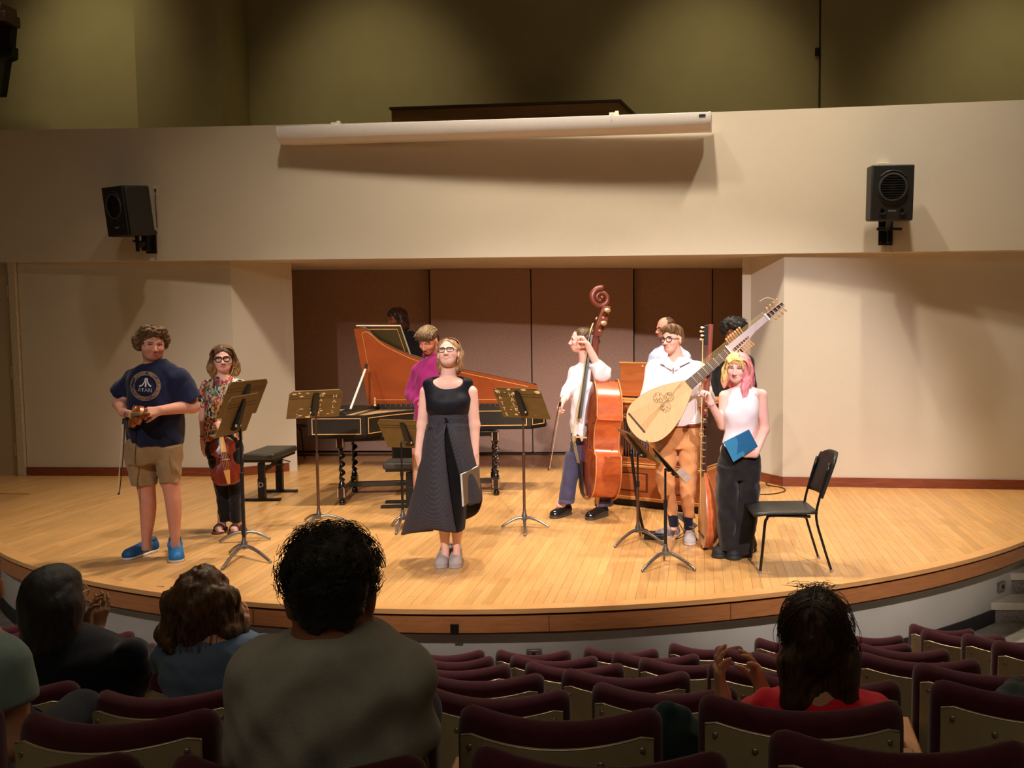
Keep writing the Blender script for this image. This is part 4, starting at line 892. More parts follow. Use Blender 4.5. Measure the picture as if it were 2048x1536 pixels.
# stand with barley-twist legs
def twist(c, z0, z1, r=.032):
    rings = []; N = 66
    for i in range(N+1):
        z = z0+(z1-z0)*i/N; env = min(1, i/4, (N-i)/4); ph = 2*PI*(z1-z0)/.085*i/N
        rings.append([A(c[0]+math.cos(a)*(r*.62+.009*env*math.cos(2*(a)-ph*1.))+.011*env*math.cos(ph), c[1]+math.sin(a)*(r*.62+.009*env*math.cos(2*a-ph))+.011*env*math.sin(ph), z) for a in np.linspace(0, 2*PI, 12, endpoint=False)])
    return rings
LG = {}
GLOSS = mat('black_gloss', srgb(22, 17, 13), .2, 0, .1, coat=.4); PALE = mat('pale_corner', srgb(205, 160, 125), .5)
for nm, (px, py, Y) in dict(a=(677, 1010, 8.98), b=(703, 985, 9.66), c=(989, 990, 9.46), d=(985, 975, 9.86)).items():
    c = A((px-CX)/FPX*Y, Y, 0); LG[nm] = c
    b = MB(); b.loft(twist(c, .235, .565)); lg = b.out('leg', GLOSS, t, 60)
    b = MB(); b.lathe([(.0, 0), (.028, 0), (.034, .02), (.028, .045), (.018, .055), (.026, .066)], c, 14); b.out('foot', GLOSS, lg)
    b = MB(); b.box(c+A(0, 0, .125), (.066, .066, .115)); b.box(c+A(0, 0, .63), (.066, .066, .11)); b.out('block', GLOSS, lg, 30, .006)
    b = MB(); b.lathe([(.024, .18), (.03, .19), (.036, .20), (.028, .215), (.022, .235)], c, 14); b.lathe([(.022, .565), (.036, .572), (.024, .58)], c, 14); b.out('collar', GLOSS, lg)
    if nm in 'ac': b = MB(); [b.box(c+A(sx*.031, -.031, z), (.008, .008, h)) for sx in (-1, 1) for z, h in ((.125, .09), (.63, .085))]; b.out('pale_corner', PALE, lg, 0)  # pale strips down the front corners of the blocks
mid1 = (LG['a']+LG['b'])/2; mid2 = (LG['c']+LG['d'])/2; up = A(0, 0, .125)
for p, q in ((LG['a'], LG['b']), (LG['c'], LG['d']), (mid1+A(0, .12, 0), mid2)): MB().bar(p+up, q+up, .045, .055).out('stretcher', GLOSS, t, 30, .005)
for p, q in ((LG['a'], LG['b']), (LG['c'], LG['d']), (LG['a'], LG['c']), (LG['b'], LG['d'])): MB().bar(p+A(0, 0, .66), q+A(0, 0, .66), .04, .05).out('top_rail', GLOSS, t, 30, .004)
# ---- chamber organ -------------------------------------------------------------
OAK = wood('organ_oak', srgb(150, 78, 34), srgb(192, 112, 58), (2, 2, 14), .38, .3); OAKL = wood('organ_oak_light', srgb(186, 122, 62), srgb(216, 156, 94), (3, 3, 20), .4, .2)
orr = A(.56, 8.46); oll = A(-.36, 8.98); d = nrm(oll-orr); bk = nrm(A(-d[1], d[0])); bk = bk if bk[1] > 0 else -bk; OW = np.linalg.norm(oll-orr)
t = empty('chamber_organ', A(*((orr+oll)/2), 0), 'warm brown wooden chamber organ with a carved arch and grey pipes in its front', 'organ')
OP = lambda s, dep, z: A(*(oll-d*s*OW+bk*dep), z)      # s 0 left .. 1 right
Ro = np.array([[-d[0], bk[0], 0], [-d[1], bk[1], 0], [0, 0, 1.]])
def obox(s0, s1, d0, d1, z0, z1, name, m, bev=.004): return MB().box(OP((s0+s1)/2, (d0+d1)/2, (z0+z1)/2), ((s1-s0)*OW, d1-d0, z1-z0), Ro).out(name, m, t, 30, bev)
obox(.0, 1, .02, .62, .0, .075, 'plinth', mat('plinth_black', srgb(26, 16, 10), .6)); obox(-.01, 1.01, -.012, .63, .07, .105, 'base_moulding', OAKL, .008)
obox(0, 1, 0, .62, .10, .40, 'lower_case', OAK); obox(-.012, 1.012, -.018, .63, .395, .425, 'waist_moulding', OAKL, .008); obox(-.006, 1.006, -.008, .63, .43, .445, 'waist_moulding', OAKL, .006)
obox(0, 1, .09, .60, .44, 1.03, 'case_back', mat('organ_inside', srgb(58, 30, 16), .8))
for s0, s1 in ((0, .09), (.46, .58), (.91, 1)): obox(s0, s1, 0, .10, .44, 1.03, 'stile', OAK)
for s0, s1 in ((.09, .46), (.58, .91)): obox(s0, s1, .0, .09, .44, .49, 'rail', OAK); obox(s0, s1, .0, .09, .94, 1.03, 'rail', OAK)
obox(-.02, 1.02, -.03, .64, 1.03, 1.055, 'cornice', OAKL, .008); obox(-.02, 1.02, -.01, .62, 1.055, 1.075, 'top_board', OAKL, .006)
for s0, s1 in ((.10, .45), (.60, .90)):
    obox(s0, s1, -.004, .004, .155, .345, 'panel_frame', mat('panel_frame_brown', srgb(92, 44, 18), .5), .003); obox(s0+.02, s1-.02, -.010, .004, .17, .33, 'panel', OAK, .005)  # frame a darker brown than the panel
    w0, w1 = (.09, .46) if s0 < .3 else (.58, .91)
    npipe = 13
    for k in range(npipe):
        s = w0+(w1-w0)*(k+.5)/npipe; h = .30+.10*math.cos((k-(npipe-1)/2)/npipe*PI); r = (w1-w0)*OW/npipe*.44
        b = MB(); b.cyl(OP(s, .05, .50+.10), OP(s, .05, .55+h), r, n=10); b.cyl(OP(s, .05, .49), OP(s, .05, .60), r*.45, r, 10); b.box(OP(s, .05-r, .63), (r*1.2, .003, .014), Ro); b.out('pipe', mat('tin_pipe', srgb(150, 134, 128), .35, .5, .15), t, 60)
    # carved arch over the pipes: scrolls
    cm = (w0+w1)/2; rnd = random.Random(4)
    for k in range(13):
        a = PI*(.06+.88*k/12); s = cm+math.cos(a)*(w1-w0)*.44; z = .80+math.sin(a)*.105
        b = MB(); r = .030+.006*rnd.random(); dirn = 1 if math.cos(a) > 0 else -1
        sp = [OP(s+math.cos(f_*dirn)*r*(1-f_/7.5)/OW, .004, z+math.sin(f_)*r*(1-f_/7.5)) for f_ in np.linspace(0, 5.6, 16)]; b.tube(sp, np.linspace(.012, .006, 16), 6); b.ball(sp[-1], .011, 7, 5); b.out('carved_scroll', wood('carving', srgb(172, 104, 54), srgb(204, 138, 82), (6, 6, 6), .45), t, 180)
    for sg in (-1, 1): b = MB(); b.prism([OP(cm+sg*(w1-w0)*.5, .012, .94), OP(cm+sg*(w1-w0)*.5, .012, .78)]+[OP(cm+sg*math.cos(a)*(w1-w0)*.45, .012, .80+math.sin(a)*.13) for a in np.linspace(.12, PI/2, 7)]+[OP(cm, .012, .94)], A(*(bk*.02), 0)); b.out('spandrel', OAK, t, 0)
# raised key cover leaning back
obox(.10, .86, .10, .122, 1.09, 1.42, 'key_cover', OAK, .004); obox(.09, .87, .095, .128, 1.415, 1.432, 'cover_edge', OAKL, .004)
obox(.34, .355, .092, .10, 1.385, 1.405, 'escutcheon', GOLD, .001)
obox(.0, .10, .02, .12, 1.075, 1.10, 'key_block', OAKL); obox(.10, .9, .12, .3, 1.075, 1.10, 'key_desk', EBONY)
# ---- black chairs ---------------------------------------------------------------
CHB = mat('chair_plastic', (.022, .022, .021), .42, 0, .12, 60., .1, 300.); CHF = mat('chair_tube', (.012, .012, .012), .3, .2, .1)
def chair(FN, RN, RF, label):
    FN, RN, RF = [np.asarray(q, float) for q in (FN, RN, RF)]; f = nrm(A(*(FN-RN)[:2], 0)); s = nrm(A(*(RF-RN)[:2], 0)); s = nrm(s-f*(s@f)); Ln_ = np.linalg.norm((FN-RN)[:2]); W_ = abs((RF-RN)@s)
    o = A(*((RN[:2]+RF[:2])/2), 0); t = empty('chair', o, label, 'chair'); Q = lambda x, y, z: o+f*x+s*y+A(0, 0, z)     # x forward, y across
    hw = W_/2
    for sg in (-1, 1):
        MB().tube(spline([Q(Ln_, sg*hw, 0.), Q(Ln_-.02, sg*hw*.99, .2), Q(Ln_-.035, sg*hw*.98, .36), Q(Ln_-.05, sg*hw*.97, .40), Q(Ln_-.09, sg*hw*.97, .422), Q(.16, sg*hw*.95, .41)], 4), .011, 8).out('leg', CHF, t, 180)
        MB().tube(spline([Q(.0, sg*hw, .0), Q(.07, sg*hw*.98, .22), Q(.115, sg*hw*.96, .39), Q(.10, sg*hw*.96, .52), Q(.02, sg*hw*.97, .80)], 4), .012, 8, flat=.8).out('leg', CHF, t, 180)
        for x in (Ln_, 0): MB().cyl(Q(x, sg*hw, 0), Q(x, sg*hw, .018), .014, n=8).out('foot_cap', mat('glide', (.3, .3, .3), .4), t)
    MB().tube([Q(.2, -hw*.95, .405), Q(.2, hw*.95, .405)], .009, 6).out('crossbar', CHF, t); MB().tube([Q(Ln_-.1, -hw*.95, .415), Q(Ln_-.1, hw*.95, .415)], .009, 6).out('crossbar', CHF, t)
    rows = []
    for x in np.linspace(0, 1, 9):
        row = []; w_ = hw*(1.06+.04*x)
        for y in np.linspace(-1, 1, 9): row.append(Q(.11+x*(Ln_-.06-.0), y*w_, .452-.022*(1-y*y)*math.sin(PI*min(1, x*1.2))-.035*max(0, x-.8)**1*2.))
        rows.append(row)
    b = MB(); b.loft(rows, caps=False, closed=False); st = b.out('seat', CHB, t, 60); m = st.modifiers.new('thick', 'SOLIDIFY'); m.thickness = .022; m.offset = -1
    rows = []
    for z in np.linspace(0, 1, 12):
        k = 1-.28*max(0, (z-.78)/.22)**2.2-.05*(1-z); row = []
        for y in np.linspace(-1, 1, 11): row.append(Q(.065-.11*z-.045*(1-y*y)+.02, y*hw*1.06*k, .545+.32*z-(.03*abs(y)**6 if z == 1 else 0)))
        rows.append(row)
    b = MB(); b.loft(rows, caps=False, closed=False); st = b.out('backrest', CHB, t, 60); m = st.modifiers.new('thick', 'SOLIDIFY'); m.thickness = .026; m.offset = 0
    return t
chair(G(1534, 1146), G(1677, 1143), G(1624, 1117), 'empty black musician chair beside the pink-haired player')
chair(G(601, 916)+A(0, -.45, 0), G(601, 916)+A(-.38, -.33, 0), G(601, 916)+A(-.28, .0, 0), 'dark chair in shadow against the brown panels behind the harpsichord')
# ---- adjustable benches ----------------------------------------------------------
LEATH = mat('bench_leather', srgb(58, 56, 50), .42, 0, .1, 30., .1, 200.)
def bench(c, ln_, wd, rz, z, label, mark=False):
    R = rotz(rz); c = np.asarray(c, float); t = empty('piano_bench', c, label, 'bench'); Q = lambda x, y, zz: c+R@A(x, y, zz)
    MB().box(Q(0, 0, z-.032), (wd, ln_, .064), R).out('cushion', LEATH, t, 35, .018)
    MB().box(Q(0, 0, z-.075), (wd*.9, ln_*.94, .03), R).out('frame', BLACK, t, 30, .004)
    for s in (-1, 1):
        y = s*ln_*.36
        l = MB().box(Q(0, y, (z-.09)*.72+.0), (.062, .05, (z-.09)*.5), R).out('leg', BLACK, t, 30, .004); MB().box(Q(0, y, (z-.09)*.30), (.07, .058, (z-.09)*.56), R).out('lower_leg', BLACK, l, 30, .004)
        MB().box(Q(0, y, .014), (wd*1.12, .05, .026), R).out('foot', BLACK, l, 30, .004)
    MB().bar(Q(.0, -ln_*.36, z*.58), Q(0, ln_*.36, z*.72), .02, .035).out('crossbar', BLACK, t, 30); MB().bar(Q(.05, -ln_*.36, z*.74), Q(.05, ln_*.36, z*.60), .012, .012).out('crossbar', BLACK, t, 30)
    MB().tube([Q(wd*.3, 0, z-.1), Q(wd*.62, 0, z-.13)], .006, 6).out('adjuster_rod', BLACK, t)
    if mark: placed_text('D', .075, mat('bench_print', (.6, .6, .58), .5), M4(R@rotx(PI/2), Q(0, -ln_*.36-.0295, z*.34)), t)
    return t
c = (P(523, 907, 9.1)+P(556, 890, 9.75))/2; bench(A(c[0], c[1], 0), .66, .335, .02, .50, 'black leather adjustable bench with T-shaped legs beside the floral-shirted player', True)
bench(A(*P(822, 918, 8.95)[:2], 0), .34, .5, .1, .455, 'grey-topped stool behind the black-dressed singer by the harpsichord')
# ---- music stands -----------------------------------------------------------------
DESK = mat('stand_desk', srgb(104, 88, 52), .38, .35, .10, 12.); LETW = mat('stencil_paint', srgb(236, 212, 160), .6); DESKIN = mat('desk_front', srgb(150, 132, 128), .45, .1)
def stand(hub, tips, c, Yc, alpha, tau, label, W=.50, H=.325, upper=BLACK, lower=BLACK, letters=None, lip=None):
    h = G(*hub); h[2] = 0; t = empty('music_stand', h, label, 'music stand', 'music stands on the stage')
    a = math.radians(alpha); tu = math.radians(tau); wd = A(math.cos(a), math.sin(a), 0); nh = A(-math.sin(a), math.cos(a), 0); dn = nh*math.sin(tu)-A(0, 0, 1)*math.cos(tu); nf = np.cross(wd, dn); nf = nf if nf@nh > 0 else -nf   # nf towards the player
    c = P(*c, Yc); Q = lambda x, y, z: c+wd*x+dn*y+nf*z        # y down the desk, z to the player
    tipw = [G(*q) for q in tips] if tips and not isinstance(tips[0], (int, float)) else [h+A(math.cos(k), math.sin(k), 0)*.26 for k in tips]
    for q in tipw:
        d_ = A(*(q-h)[:2], 0); ln_ = np.linalg.norm(d_); d_ = d_/ln_; k = ln_
        MB().tube(spline([h+A(0, 0, .075), h+d_*k*.25+A(0, 0, .082), h+d_*k*.6+A(0, 0, .058), h+d_*k*.88+A(0, 0, .026), h+d_*k+A(0, 0, .012)], 4), np.linspace(.016, .010, 17), 8, flat=1.).out('leg', STEEL, t, 180)
    MB().lathe([(.0, .055), (.024, .058), (.026, .10), (.017, .12), (.015, .15), (0, .15)], h, 14).out('hub', STEEL, t)
    att = Q(0, H*.22, -.03); zt_ = att[2]; s1 = .15+(zt_-.15)*.52
    MB().cyl(h+A(0, 0, .13), A(h[0], h[1], s1), .0125, n=12).out('lower_tube', lower, t)
    MB().lathe([(.0, 0), (.016, 0), (.016, .05), (.009, .055), (0, .055)], A(h[0], h[1], s1-.01), 12).out('clutch', upper, t)
    MB().cyl(A(h[0], h[1], s1), A(h[0], h[1], zt_), .0085, n=10).out('upper_tube', upper, t)
    MB().cyl(A(h[0], h[1], zt_), att, .011, n=8).out('pivot', BLACK, t)
    b = MB(); ct = .035; b.prism([Q(-W/2, H/2, 0), Q(W/2, H/2, 0), Q(W/2, -H/2+ct, 0), Q(W/2-ct, -H/2, 0), Q(-W/2+ct, -H/2, 0), Q(-W/2, -H/2+ct, 0)], nf*.003); b.out('desk', DESK, t, 0)
    MB().prism([Q(-W/2, H/2, .0), Q(W/2, H/2, .0), Q(W/2-.02, H/2+.004, .062), Q(-W/2+.02, H/2+.004, .062)], dn*.003).out('lip', lip or DESK, t, 0)
    MB().prism([Q(-W/2+ct, -H/2, 0), Q(W/2-ct, -H/2, 0), Q(W/2-ct, -H/2+.006, 0), Q(-W/2+ct, -H/2+.006, 0)], -nf*.005).out('top_fold', DESK, t, 0)
    for y in (-.30, -.22): MB().prism([Q(-W/2+.01, H*y, -.0), Q(W/2-.01, H*y, -.0), Q(W/2-.01, H*y+.004, -.0), Q(-W/2+.01, H*y+.004, 0)], -nf*.0022).out('pressed_rib', mat('rib_dark', srgb(58, 46, 24), .5), t, 0)
    MB().loft([[Q(-.035*k, y, 0), Q(.035*k, y, 0), Q(.026*k, y, -z), Q(-.026*k, y, -z)] for y, z, k in ((-H*.40, .006, .7), (-H*.30, .016, .9), (H*.20, .034, 1.), (H*.36, .034, 1.), (H*.40, .01, .9))]).out('spine_channel', BLACK, t, 30, .002)
    for sg in (-1, 1): MB().ball(Q(sg*.034, H*.24, -.024), (.012, .012, .012), 8, 6).out('knob', CHROME, t, 180)
    if letters:
        Rm = np.array([wd, -dn, np.cross(wd, -dn)]).T
        for word, x0, y0, y1, sz in letters:
            for k, chx in enumerate(word):
                y = y0+(y1-y0)*k/(len(word)-1); placed_text(chx, sz, LETW, M4(Rm, Q(x0, y, -.0035)), t, 'letter')
        rnd = random.Random(len(letters)*7+int(hub[0]))
        b = MB()
        for k in range(16):
            x = rnd.uniform(-W/2+.03, W/2-.03); y = rnd.choice([-H*.42, H*.40, H*.45, -H*.36, H*.2])+rnd.gauss(0, .012); r = abs(rnd.gauss(.006, .005))+.002; y = max(-H/2+.01, min(H/2-.01, y))
            b.prism([Q(x+r*2.2*math.cos(a_)*rnd.uniform(.6, 1.2), y+r*math.sin(a_)*rnd.uniform(.5, 1.2), -.002) for a_ in np.linspace(0, 2*PI, 7, endpoint=False)], -nf*.0008)
        tag(b.out('worn_paint', LETW, t, 0), kind='stuff')
    return t
NAR = 'music stand'
stand((489, 1112), [(444, 1141), (542, 1127), (459, 1108)], (477, 829), 6.85, 89, 22, 'front dark music stand of the pair before the floral-shirted player')
stand((489, 1083), [(439, 1086), (541, 1080), (490, 1099)], (487, 796), 7.45, 77, 25, 'rear music stand of the pair, half hidden, before the floral-shirted player')
stand((638, 1050), [.3, 2.4, 4.5], (630, 808), 8.05, 32, 37, 'worn stencilled music stand left of the harpsichord on a bronze tube', W=.46, letters=[('WAITE', .045, -.10, .13, .05), ('HALL', .165, -.085, .10, .055)], upper=BROWNPOLE, lower=BROWNPOLE)
stand((806, 1052), [(783, 1054), (792, 1070), (838, 1058)], (813, 868), 8.0, -16, 33, 'plain music stand standing half behind the black-dressed singer')
stand((1049, 1053), [(1003, 1056), (1098, 1056), (1050, 1073)], (1042, 806), 7.85, -27, 31, 'worn stencilled music stand between the singer and the double bass', letters=[('WATTS', -.20, -.11, .13, .05), ('HALL', -.075, -.085, .07, .058)], upper=BROWNPOLE, lower=BROWNPOLE)
stand((1276, 1078), [(1229, 1096), (1329, 1092), (1280, 1074)], (1273, 890), 7.42, -72, 41, 'music stand on a brown tube before the chamber organ pipes', lower=BROWNPOLE)
stand((1331, 1126), [(1284, 1145), (1391, 1143), (1328, 1121)], (1330, 921), 6.68, -84, 42, 'black music stand seen edge-on nearest the lute player', H=.35, lip=DESKIN)
# ---- small things on the stage floor --------------------------------------------------
t = empty('foot_rest', G(1372, 1085), 'small folding foot rest with crossed wire legs by the lute', 'foot rest')
c = G(1372, 1080); u = nrm(A(.75, -.66, 0)); v_ = nrm(A(.66, .75, 0))
tpq = [c+u*x+v_*y+A(0, 0, .165-.5*(x)) for x, y in ((-.085, -.05), (.085, -.05), (.085, .05), (-.085, .05))]
MB().prism(tpq, (0, 0, .007)).out('plate', mat('grey_plate', srgb(120, 118, 116), .45, .2), t, 30)
for y in (-.05, .05):
    for sg in (-1, 1): MB().tube([c+u*(-.08*sg)+v_*y+A(0, 0, .004), c+u*(.08*sg)+v_*y+A(0, 0, .165-.04*sg)], .0035, 6).out('leg', BLACK, t, 180)
for sg in (-1, 1): MB().tube([c+u*.08*sg-v_*.05+A(0, 0, .004), c+u*.08*sg+v_*.05+A(0, 0, .004)], .0035, 6).out('foot_bar', BLACK, t, 180)
c = G(1309, 1077); t = empty('black_case', c, 'small flat black case lying on the stage floor between the stands', 'case'); R = rotz(-.1)
MB().box(c+A(0, 0, .022), (.17, .11, .044), R).out('body', BLACK, t, 30, .008); MB().box(c+A(0, 0, .05), (.16, .10, .012), R).out('lid', CHB, t, 30, .004)
t = empty('strap', G(1288, 1068), 'black webbing strap hanging down beside the brown-tubed music stand', 'strap')
q = [P(1262, 900, 7.60), P(1268, 950, 7.60), P(1276, 1010, 7.58), P(1284, 1050, 7.56), G(1289, 1067)+A(0, 0, .02)]
MB().tube(spline(q, 5), .013, 6, flat=.3).out('webbing', BLACK, t, 180); MB().box(G(1289, 1068)+A(0, 0, .022), (.05, .04, .04), rotz(.4)).out('buckle', BLACK, t, 30, .006)
t = tag(MB().tube(spline([G(1512, 990)+A(0, 0, .006), G(1545, 989)+A(0, 0, .006), G(1570, 983)+A(0, 0, .006), G(1563, 976)+A(0, 0, .006), G(1538, 972)+A(0, 0, .006), G(1532, 968)+A(0, 0, .006), G(1534, 964)+A(0, 0, .006), G(1520, 960)+A(0, 0, .006)], 6), .006, 6).out('floor_cable', mat('cable_brown', srgb(52, 26, 14), .5), None, 180), 'thin dark cable curling on the stage floor by the pale corner', 'cable')
# ================================================================== PEOPLE ON THE STAGE
from mathutils.bvhtree import BVHTree
def decal(host, pts, faces, m, parent, name, off=.004):     # flat print laid on a garment: picture points dropped onto the cloth's surface
    me = host.data; bvh = BVHTree.FromPolygons([v.co for v in me.vertices], [tuple(p.vertices) for p in me.polygons]); out = []; last = None
    for x, y in pts:
        d = Vector(ray(x, y)); h = bvh.ray_cast(Vector(CAM), d)
        if h[0] is None: h = (last,)
        last = h[0]; out.append(h[0]-d.normalized()*off)
    return mkmesh(name, out, faces, m, parent, 180)
def noisefn(amp, fr, seed): return wrinkle(amp, fr, seed)
def ringpts(L, cx, cy, cz, rx, ry, n=26, tilt=0.): return [L(cx+rx*math.cos(a), cy+ry*math.sin(a), cz+tilt*math.sin(a)) for a in np.linspace(0, 2*PI, n)]
def curls(H, n, rx, ry, rz, c, keep, ln, rad, seed, r0, tight=.5):
    """little curl tubes rooted on an ellipsoid of hair"""
    r = random.Random(seed); out = []
    while len(out) < n:
        d = A(r.gauss(0, 1), r.gauss(0, 1), r.gauss(0, 1)); d = nrm(d); p = A(*c)+d*A(rx, ry, rz)
        if not keep(p): continue
        a, b = frame(d); ph = r.uniform(0, 6.3); l = ln*r.uniform(.6, 1.3); pts = []
        for k in range(9):
            u = k/8; an = ph+u*2*PI*r0; pts.append(H.L(*(p+d*(u*l*.55-.006)+(a*math.cos(an)+b*math.sin(an))*l*tight*(.25+u*.5))))
        out.append(pts)
    return out
def locks(H, n, start, spreadx, ln, wave, seed, drop=A(0, 0, -1)): pass
# ---------------------------------------------------------------- A: man in the navy T-shirt
a = Person('curly-haired man in a navy T-shirt and khaki shorts holding a violin and bow', 6.95, G(318, 1115), srgb(214, 152, 130))
H = a.head(304.5, 690, -.03, 12, -3, 3, 1.04, jaw=1.22)
F = a.F; F.cap(H.L(0, .022, -.06), a.p(313, 735, .02), .063, .078, .03); F.cap(a.p(313, 745, .03), a.p(312, 870, .02), .10, .12, .05)
F.cap(a.p(284, 762, .02), a.p(342, 762, .02), .06, .06, .04)
a.limb([a.p(276, 766, .02), a.p(240, 806, .03), a.p(246, 824, -.20)], [.046, .053, .035]); a.limb([a.p(354, 768, .02), a.p(384, 812, .06), a.p(322, 821, -.20)], [.046, .056, .036])
a.hand(a.p(246, 824, -.20), a.v(.75, .55, -.25), a.v(.5, -.5, .6), .19, -1, (28, 34, 30), .12, 10, 40)
a.hand(a.p(322, 821, -.20), a.v(-.9, .35, -.05), a.v(-.2, -.75, -.5), .19, 1, (38, 58, 45), .06, 15, 30)
a.zl(F, [(952, 270, 311, .085), (985, 275, 312, .073), (1000, 278, 313, .072), (1022, 279, 313, .074, .01), (1050, 281, 309, .060, .01), (1080, 283, 303, .043), (1100, 283, 305, .045)], .02, 2.1)
a.zl(F, [(952, 321, 360, .085), (985, 326, 362, .073), (1000, 329, 363, .072), (1022, 332, 364, .074, .01), (1050, 336, 362, .060, .01), (1082, 341, 360, .043), (1104, 341, 361, .045)], .02, 2.1)
F.cap(a.p(293, 900, .02), a.p(292, 960, .0), .09, .075); F.cap(a.p(335, 900, .02), a.p(340, 960, .0), .09, .075)
a.body(.010, .0042, lip=srgb(176, 92, 88), brow=srgb(96, 60, 40), blush=.45, beard=(srgb(170, 104, 74), .45))
H.eyes(a.root, (.12, .16, .18))
NAVY = fabric('navy_jersey', srgb(26, 31, 58), 300., .2, .2, 9.)
S = Field(); a.zl(S, [(719, 297, 332, .074), (726, 285, 342, .085), (733, 272, 354, .098), (744, 261, 364, .116), (762, 255, 369, .138), (790, 254, 369, .158), (820, 252, 369, .172), (850, 251, 371, .178), (876, 254, 371, .172), (888, 257, 369, .165)], .02, 2.35)
S.cone(a.p(269, 756, .02), a.p(237, 790, .03), .074, .078, .05); S.cone(a.p(361, 759, .02), a.p(383, 800, .05), .078, .086, .05)
S.ell(H.L(0, .012, -.115), A(.068, .07, .045), None, .012, sub=True); S.disp(lambda X, Y, Z: wrinkle(.0055, 26, 3, (1, 1, .7))(X, Y, Z))
sh = a.cloth('tshirt', S, NAVY, .009)
KH = fabric('khaki_twill', srgb(158, 132, 96), 260., .25, .14, 12.)
S = Field(); a.zl(S, [(868, 256, 366, .155), (885, 251, 367, .160), (905, 250, 366, .155), (925, 252, 365, .13)], .03, 2.4)
a.zl(S, [(890, 250, 312, .135), (915, 250, 314, .125), (945, 256, 316, .112), (969, 262, 316, .108)], .02, 2.4); a.zl(S, [(890, 305, 367, .135), (915, 309, 366, .125), (945, 315, 363, .112), (964, 318, 361, .108)], .02, 2.4)
S.disp(wrinkle(.006, 30, 8)); so = a.cloth('shorts', S, KH, .009)
KHD = fabric('khaki_seam', srgb(140, 114, 80)); q = [(338, 912), (365, 908), (364, 918), (339, 922)]; decal(so, q, [(0, 1, 2, 3)], KHD, so, 'pocket_flap', .006)
decal(so, [(255, 938), (306, 940), (306, 942), (255, 940)], [(0, 1, 2, 3)], KHD, so, 'seam', .004); decal(so, [(338, 922), (341, 922), (346, 948), (343, 948)], [(0, 1, 2, 3)], KHD, so, 'seam', .004)
BLUE = mat('blue_mesh', srgb(22, 84, 140), .6, 0, .25, 60., .2, 500.); SOLE = mat('white_sole', (.72, .70, .68), .6, 0, .05); GREYL = mat('grey_lace', srgb(60, 80, 100), .7)
a.shoe(G(314, 1100), G(248, 1121), .105, .115, BLUE, SOLE, GREYL); a.shoe(G(350, 1098, 0), G(354, 1126), .108, .115, mat('blue_mesh_lit', srgb(30, 120, 190), .55, 0, .2, 60., .2, 500.), SOLE, GREYL)  # second shoe of the pair lightened: light on it put into the blue
HA = hairmat('curly_brown', srgb(66, 44, 24), srgb(128, 94, 56), (40, 40, 40)); S = Field(); L = H.L
S.ell(L(0, .025, .062), A(.092, .108, .076)*1.04, H.M, .03)
for x, y, z, r in ((-.088, .02, .035, .044), (.084, .015, .04, .040), (-.078, .03, -.01, .040), (.078, .03, .0, .036), (0, -.06, .105, .036), (-.055, -.04, .112, .038), (.055, -.04, .108, .036), (0, .08, .02, .07)): S.ell(L(x, y, z), r*1.04, None, .03)
S.ell(L(.004, -.115, .002), A(.076, .075, .084), H.M, .02, sub=True); S.disp(lambda X, Y, Z: wrinkle(.006, 120, 4, n=6)(X, Y, Z)+wrinkle(.005, 260, 5)(X, Y, Z)); hr = a.cloth('hair', S, HA, .0065)
kp = lambda p: not (p[1] < -.05 and p[2] < .065 and abs(p[0]) < .075) and p[2] > -.03
tag(strands('hair_curls', curls(H, 420, .108, .118, .084, (0, .02, .05), kp, .032, .003, 1, 1.4), .0021, HA, hr), kind='stuff')
# print on the shirt: ring of coloured patches, three-pronged emblem and five letters
def ringmat():
    m, nt, b = nodes('print_ring', .8); v = nt.nodes.new('ShaderNodeTexVoronoi'); v.inputs['Scale'].default_value = 80; nt.links.new(texco(nt), v.inputs['Vector'])
    sp = nt.nodes.new('ShaderNodeSeparateColor'); nt.links.new(v.outputs['Color'], sp.inputs[0])
    nt.links.new(ramp(nt, sp.outputs[0], [(0, srgb(44, 26, 40)), (.3, srgb(110, 72, 92)), (.55, srgb(150, 126, 80)), (.8, srgb(120, 70, 60)), (1, srgb(30, 28, 46))]), b.inputs['Base Color']); return m
def ring2(cx, cy, r0, r1, sx=1., n=40):
    p = [(cx+sx*r*math.cos(k*2*PI/n), cy+r*math.sin(k*2*PI/n)) for r in (r0, r1) for k in range(n)]; return p, [(k, (k+1) % n, n+(k+1) % n, n+k) for k in range(n)]
cx, cy = 291., 772.
p, f = ring2(cx, cy, 22, 29.5, 1.02); decal(sh, p, f, ringmat(), sh, 'print_ring', .005)
PR = mat('print_grey', srgb(214, 210, 214), .8); PRD = mat('print_edge', srgb(150, 140, 120), .8)
for r in (22, 29.5): p, f = ring2(cx, cy, r-.35, r+.35, 1.02); decal(sh, p, f, PRD, sh, 'print_edge', .0058)
def strip2(c, w0, w1):
    p = []; c = np.array(c, float); n = len(c)
    for i in range(n):
        d = nrm(c[min(i+1, n-1)]-c[max(i-1, 0)]); w_ = w0+(w1-w0)*i/(n-1); p += [tuple(c[i]+A(-d[1], d[0])*w_), tuple(c[i]-A(-d[1], d[0])*w_)]
    return p, [(2*i, 2*i+1, 2*i+3, 2*i+2) for i in range(n-1)]
for c, w0, w1 in (([(292.5, 756), (291, 774)], 1.0, 1.6), ([(290.6, 756.5), (289, 764), (285, 770), (278.5, 773)], .7, 1.5), ([(294.6, 756.5), (295, 764), (298, 770), (302, 773)], .7, 1.5)):
    p, f = strip2(c, w0, w1); decal(sh, p, f, PR, sh, 'print_emblem', .006)
me = textmesh('ATARI', 10.4, PR); 
pts = [(cx-1+v_.co.x*1.0, 780.5-v_.co.y+(v_.co.x)*.06) for v_ in me.vertices]; fs = [tuple(p_.vertices) for p_ in me.polygons]; decal(sh, pts, fs, PR, sh, 'print_letters', .006)
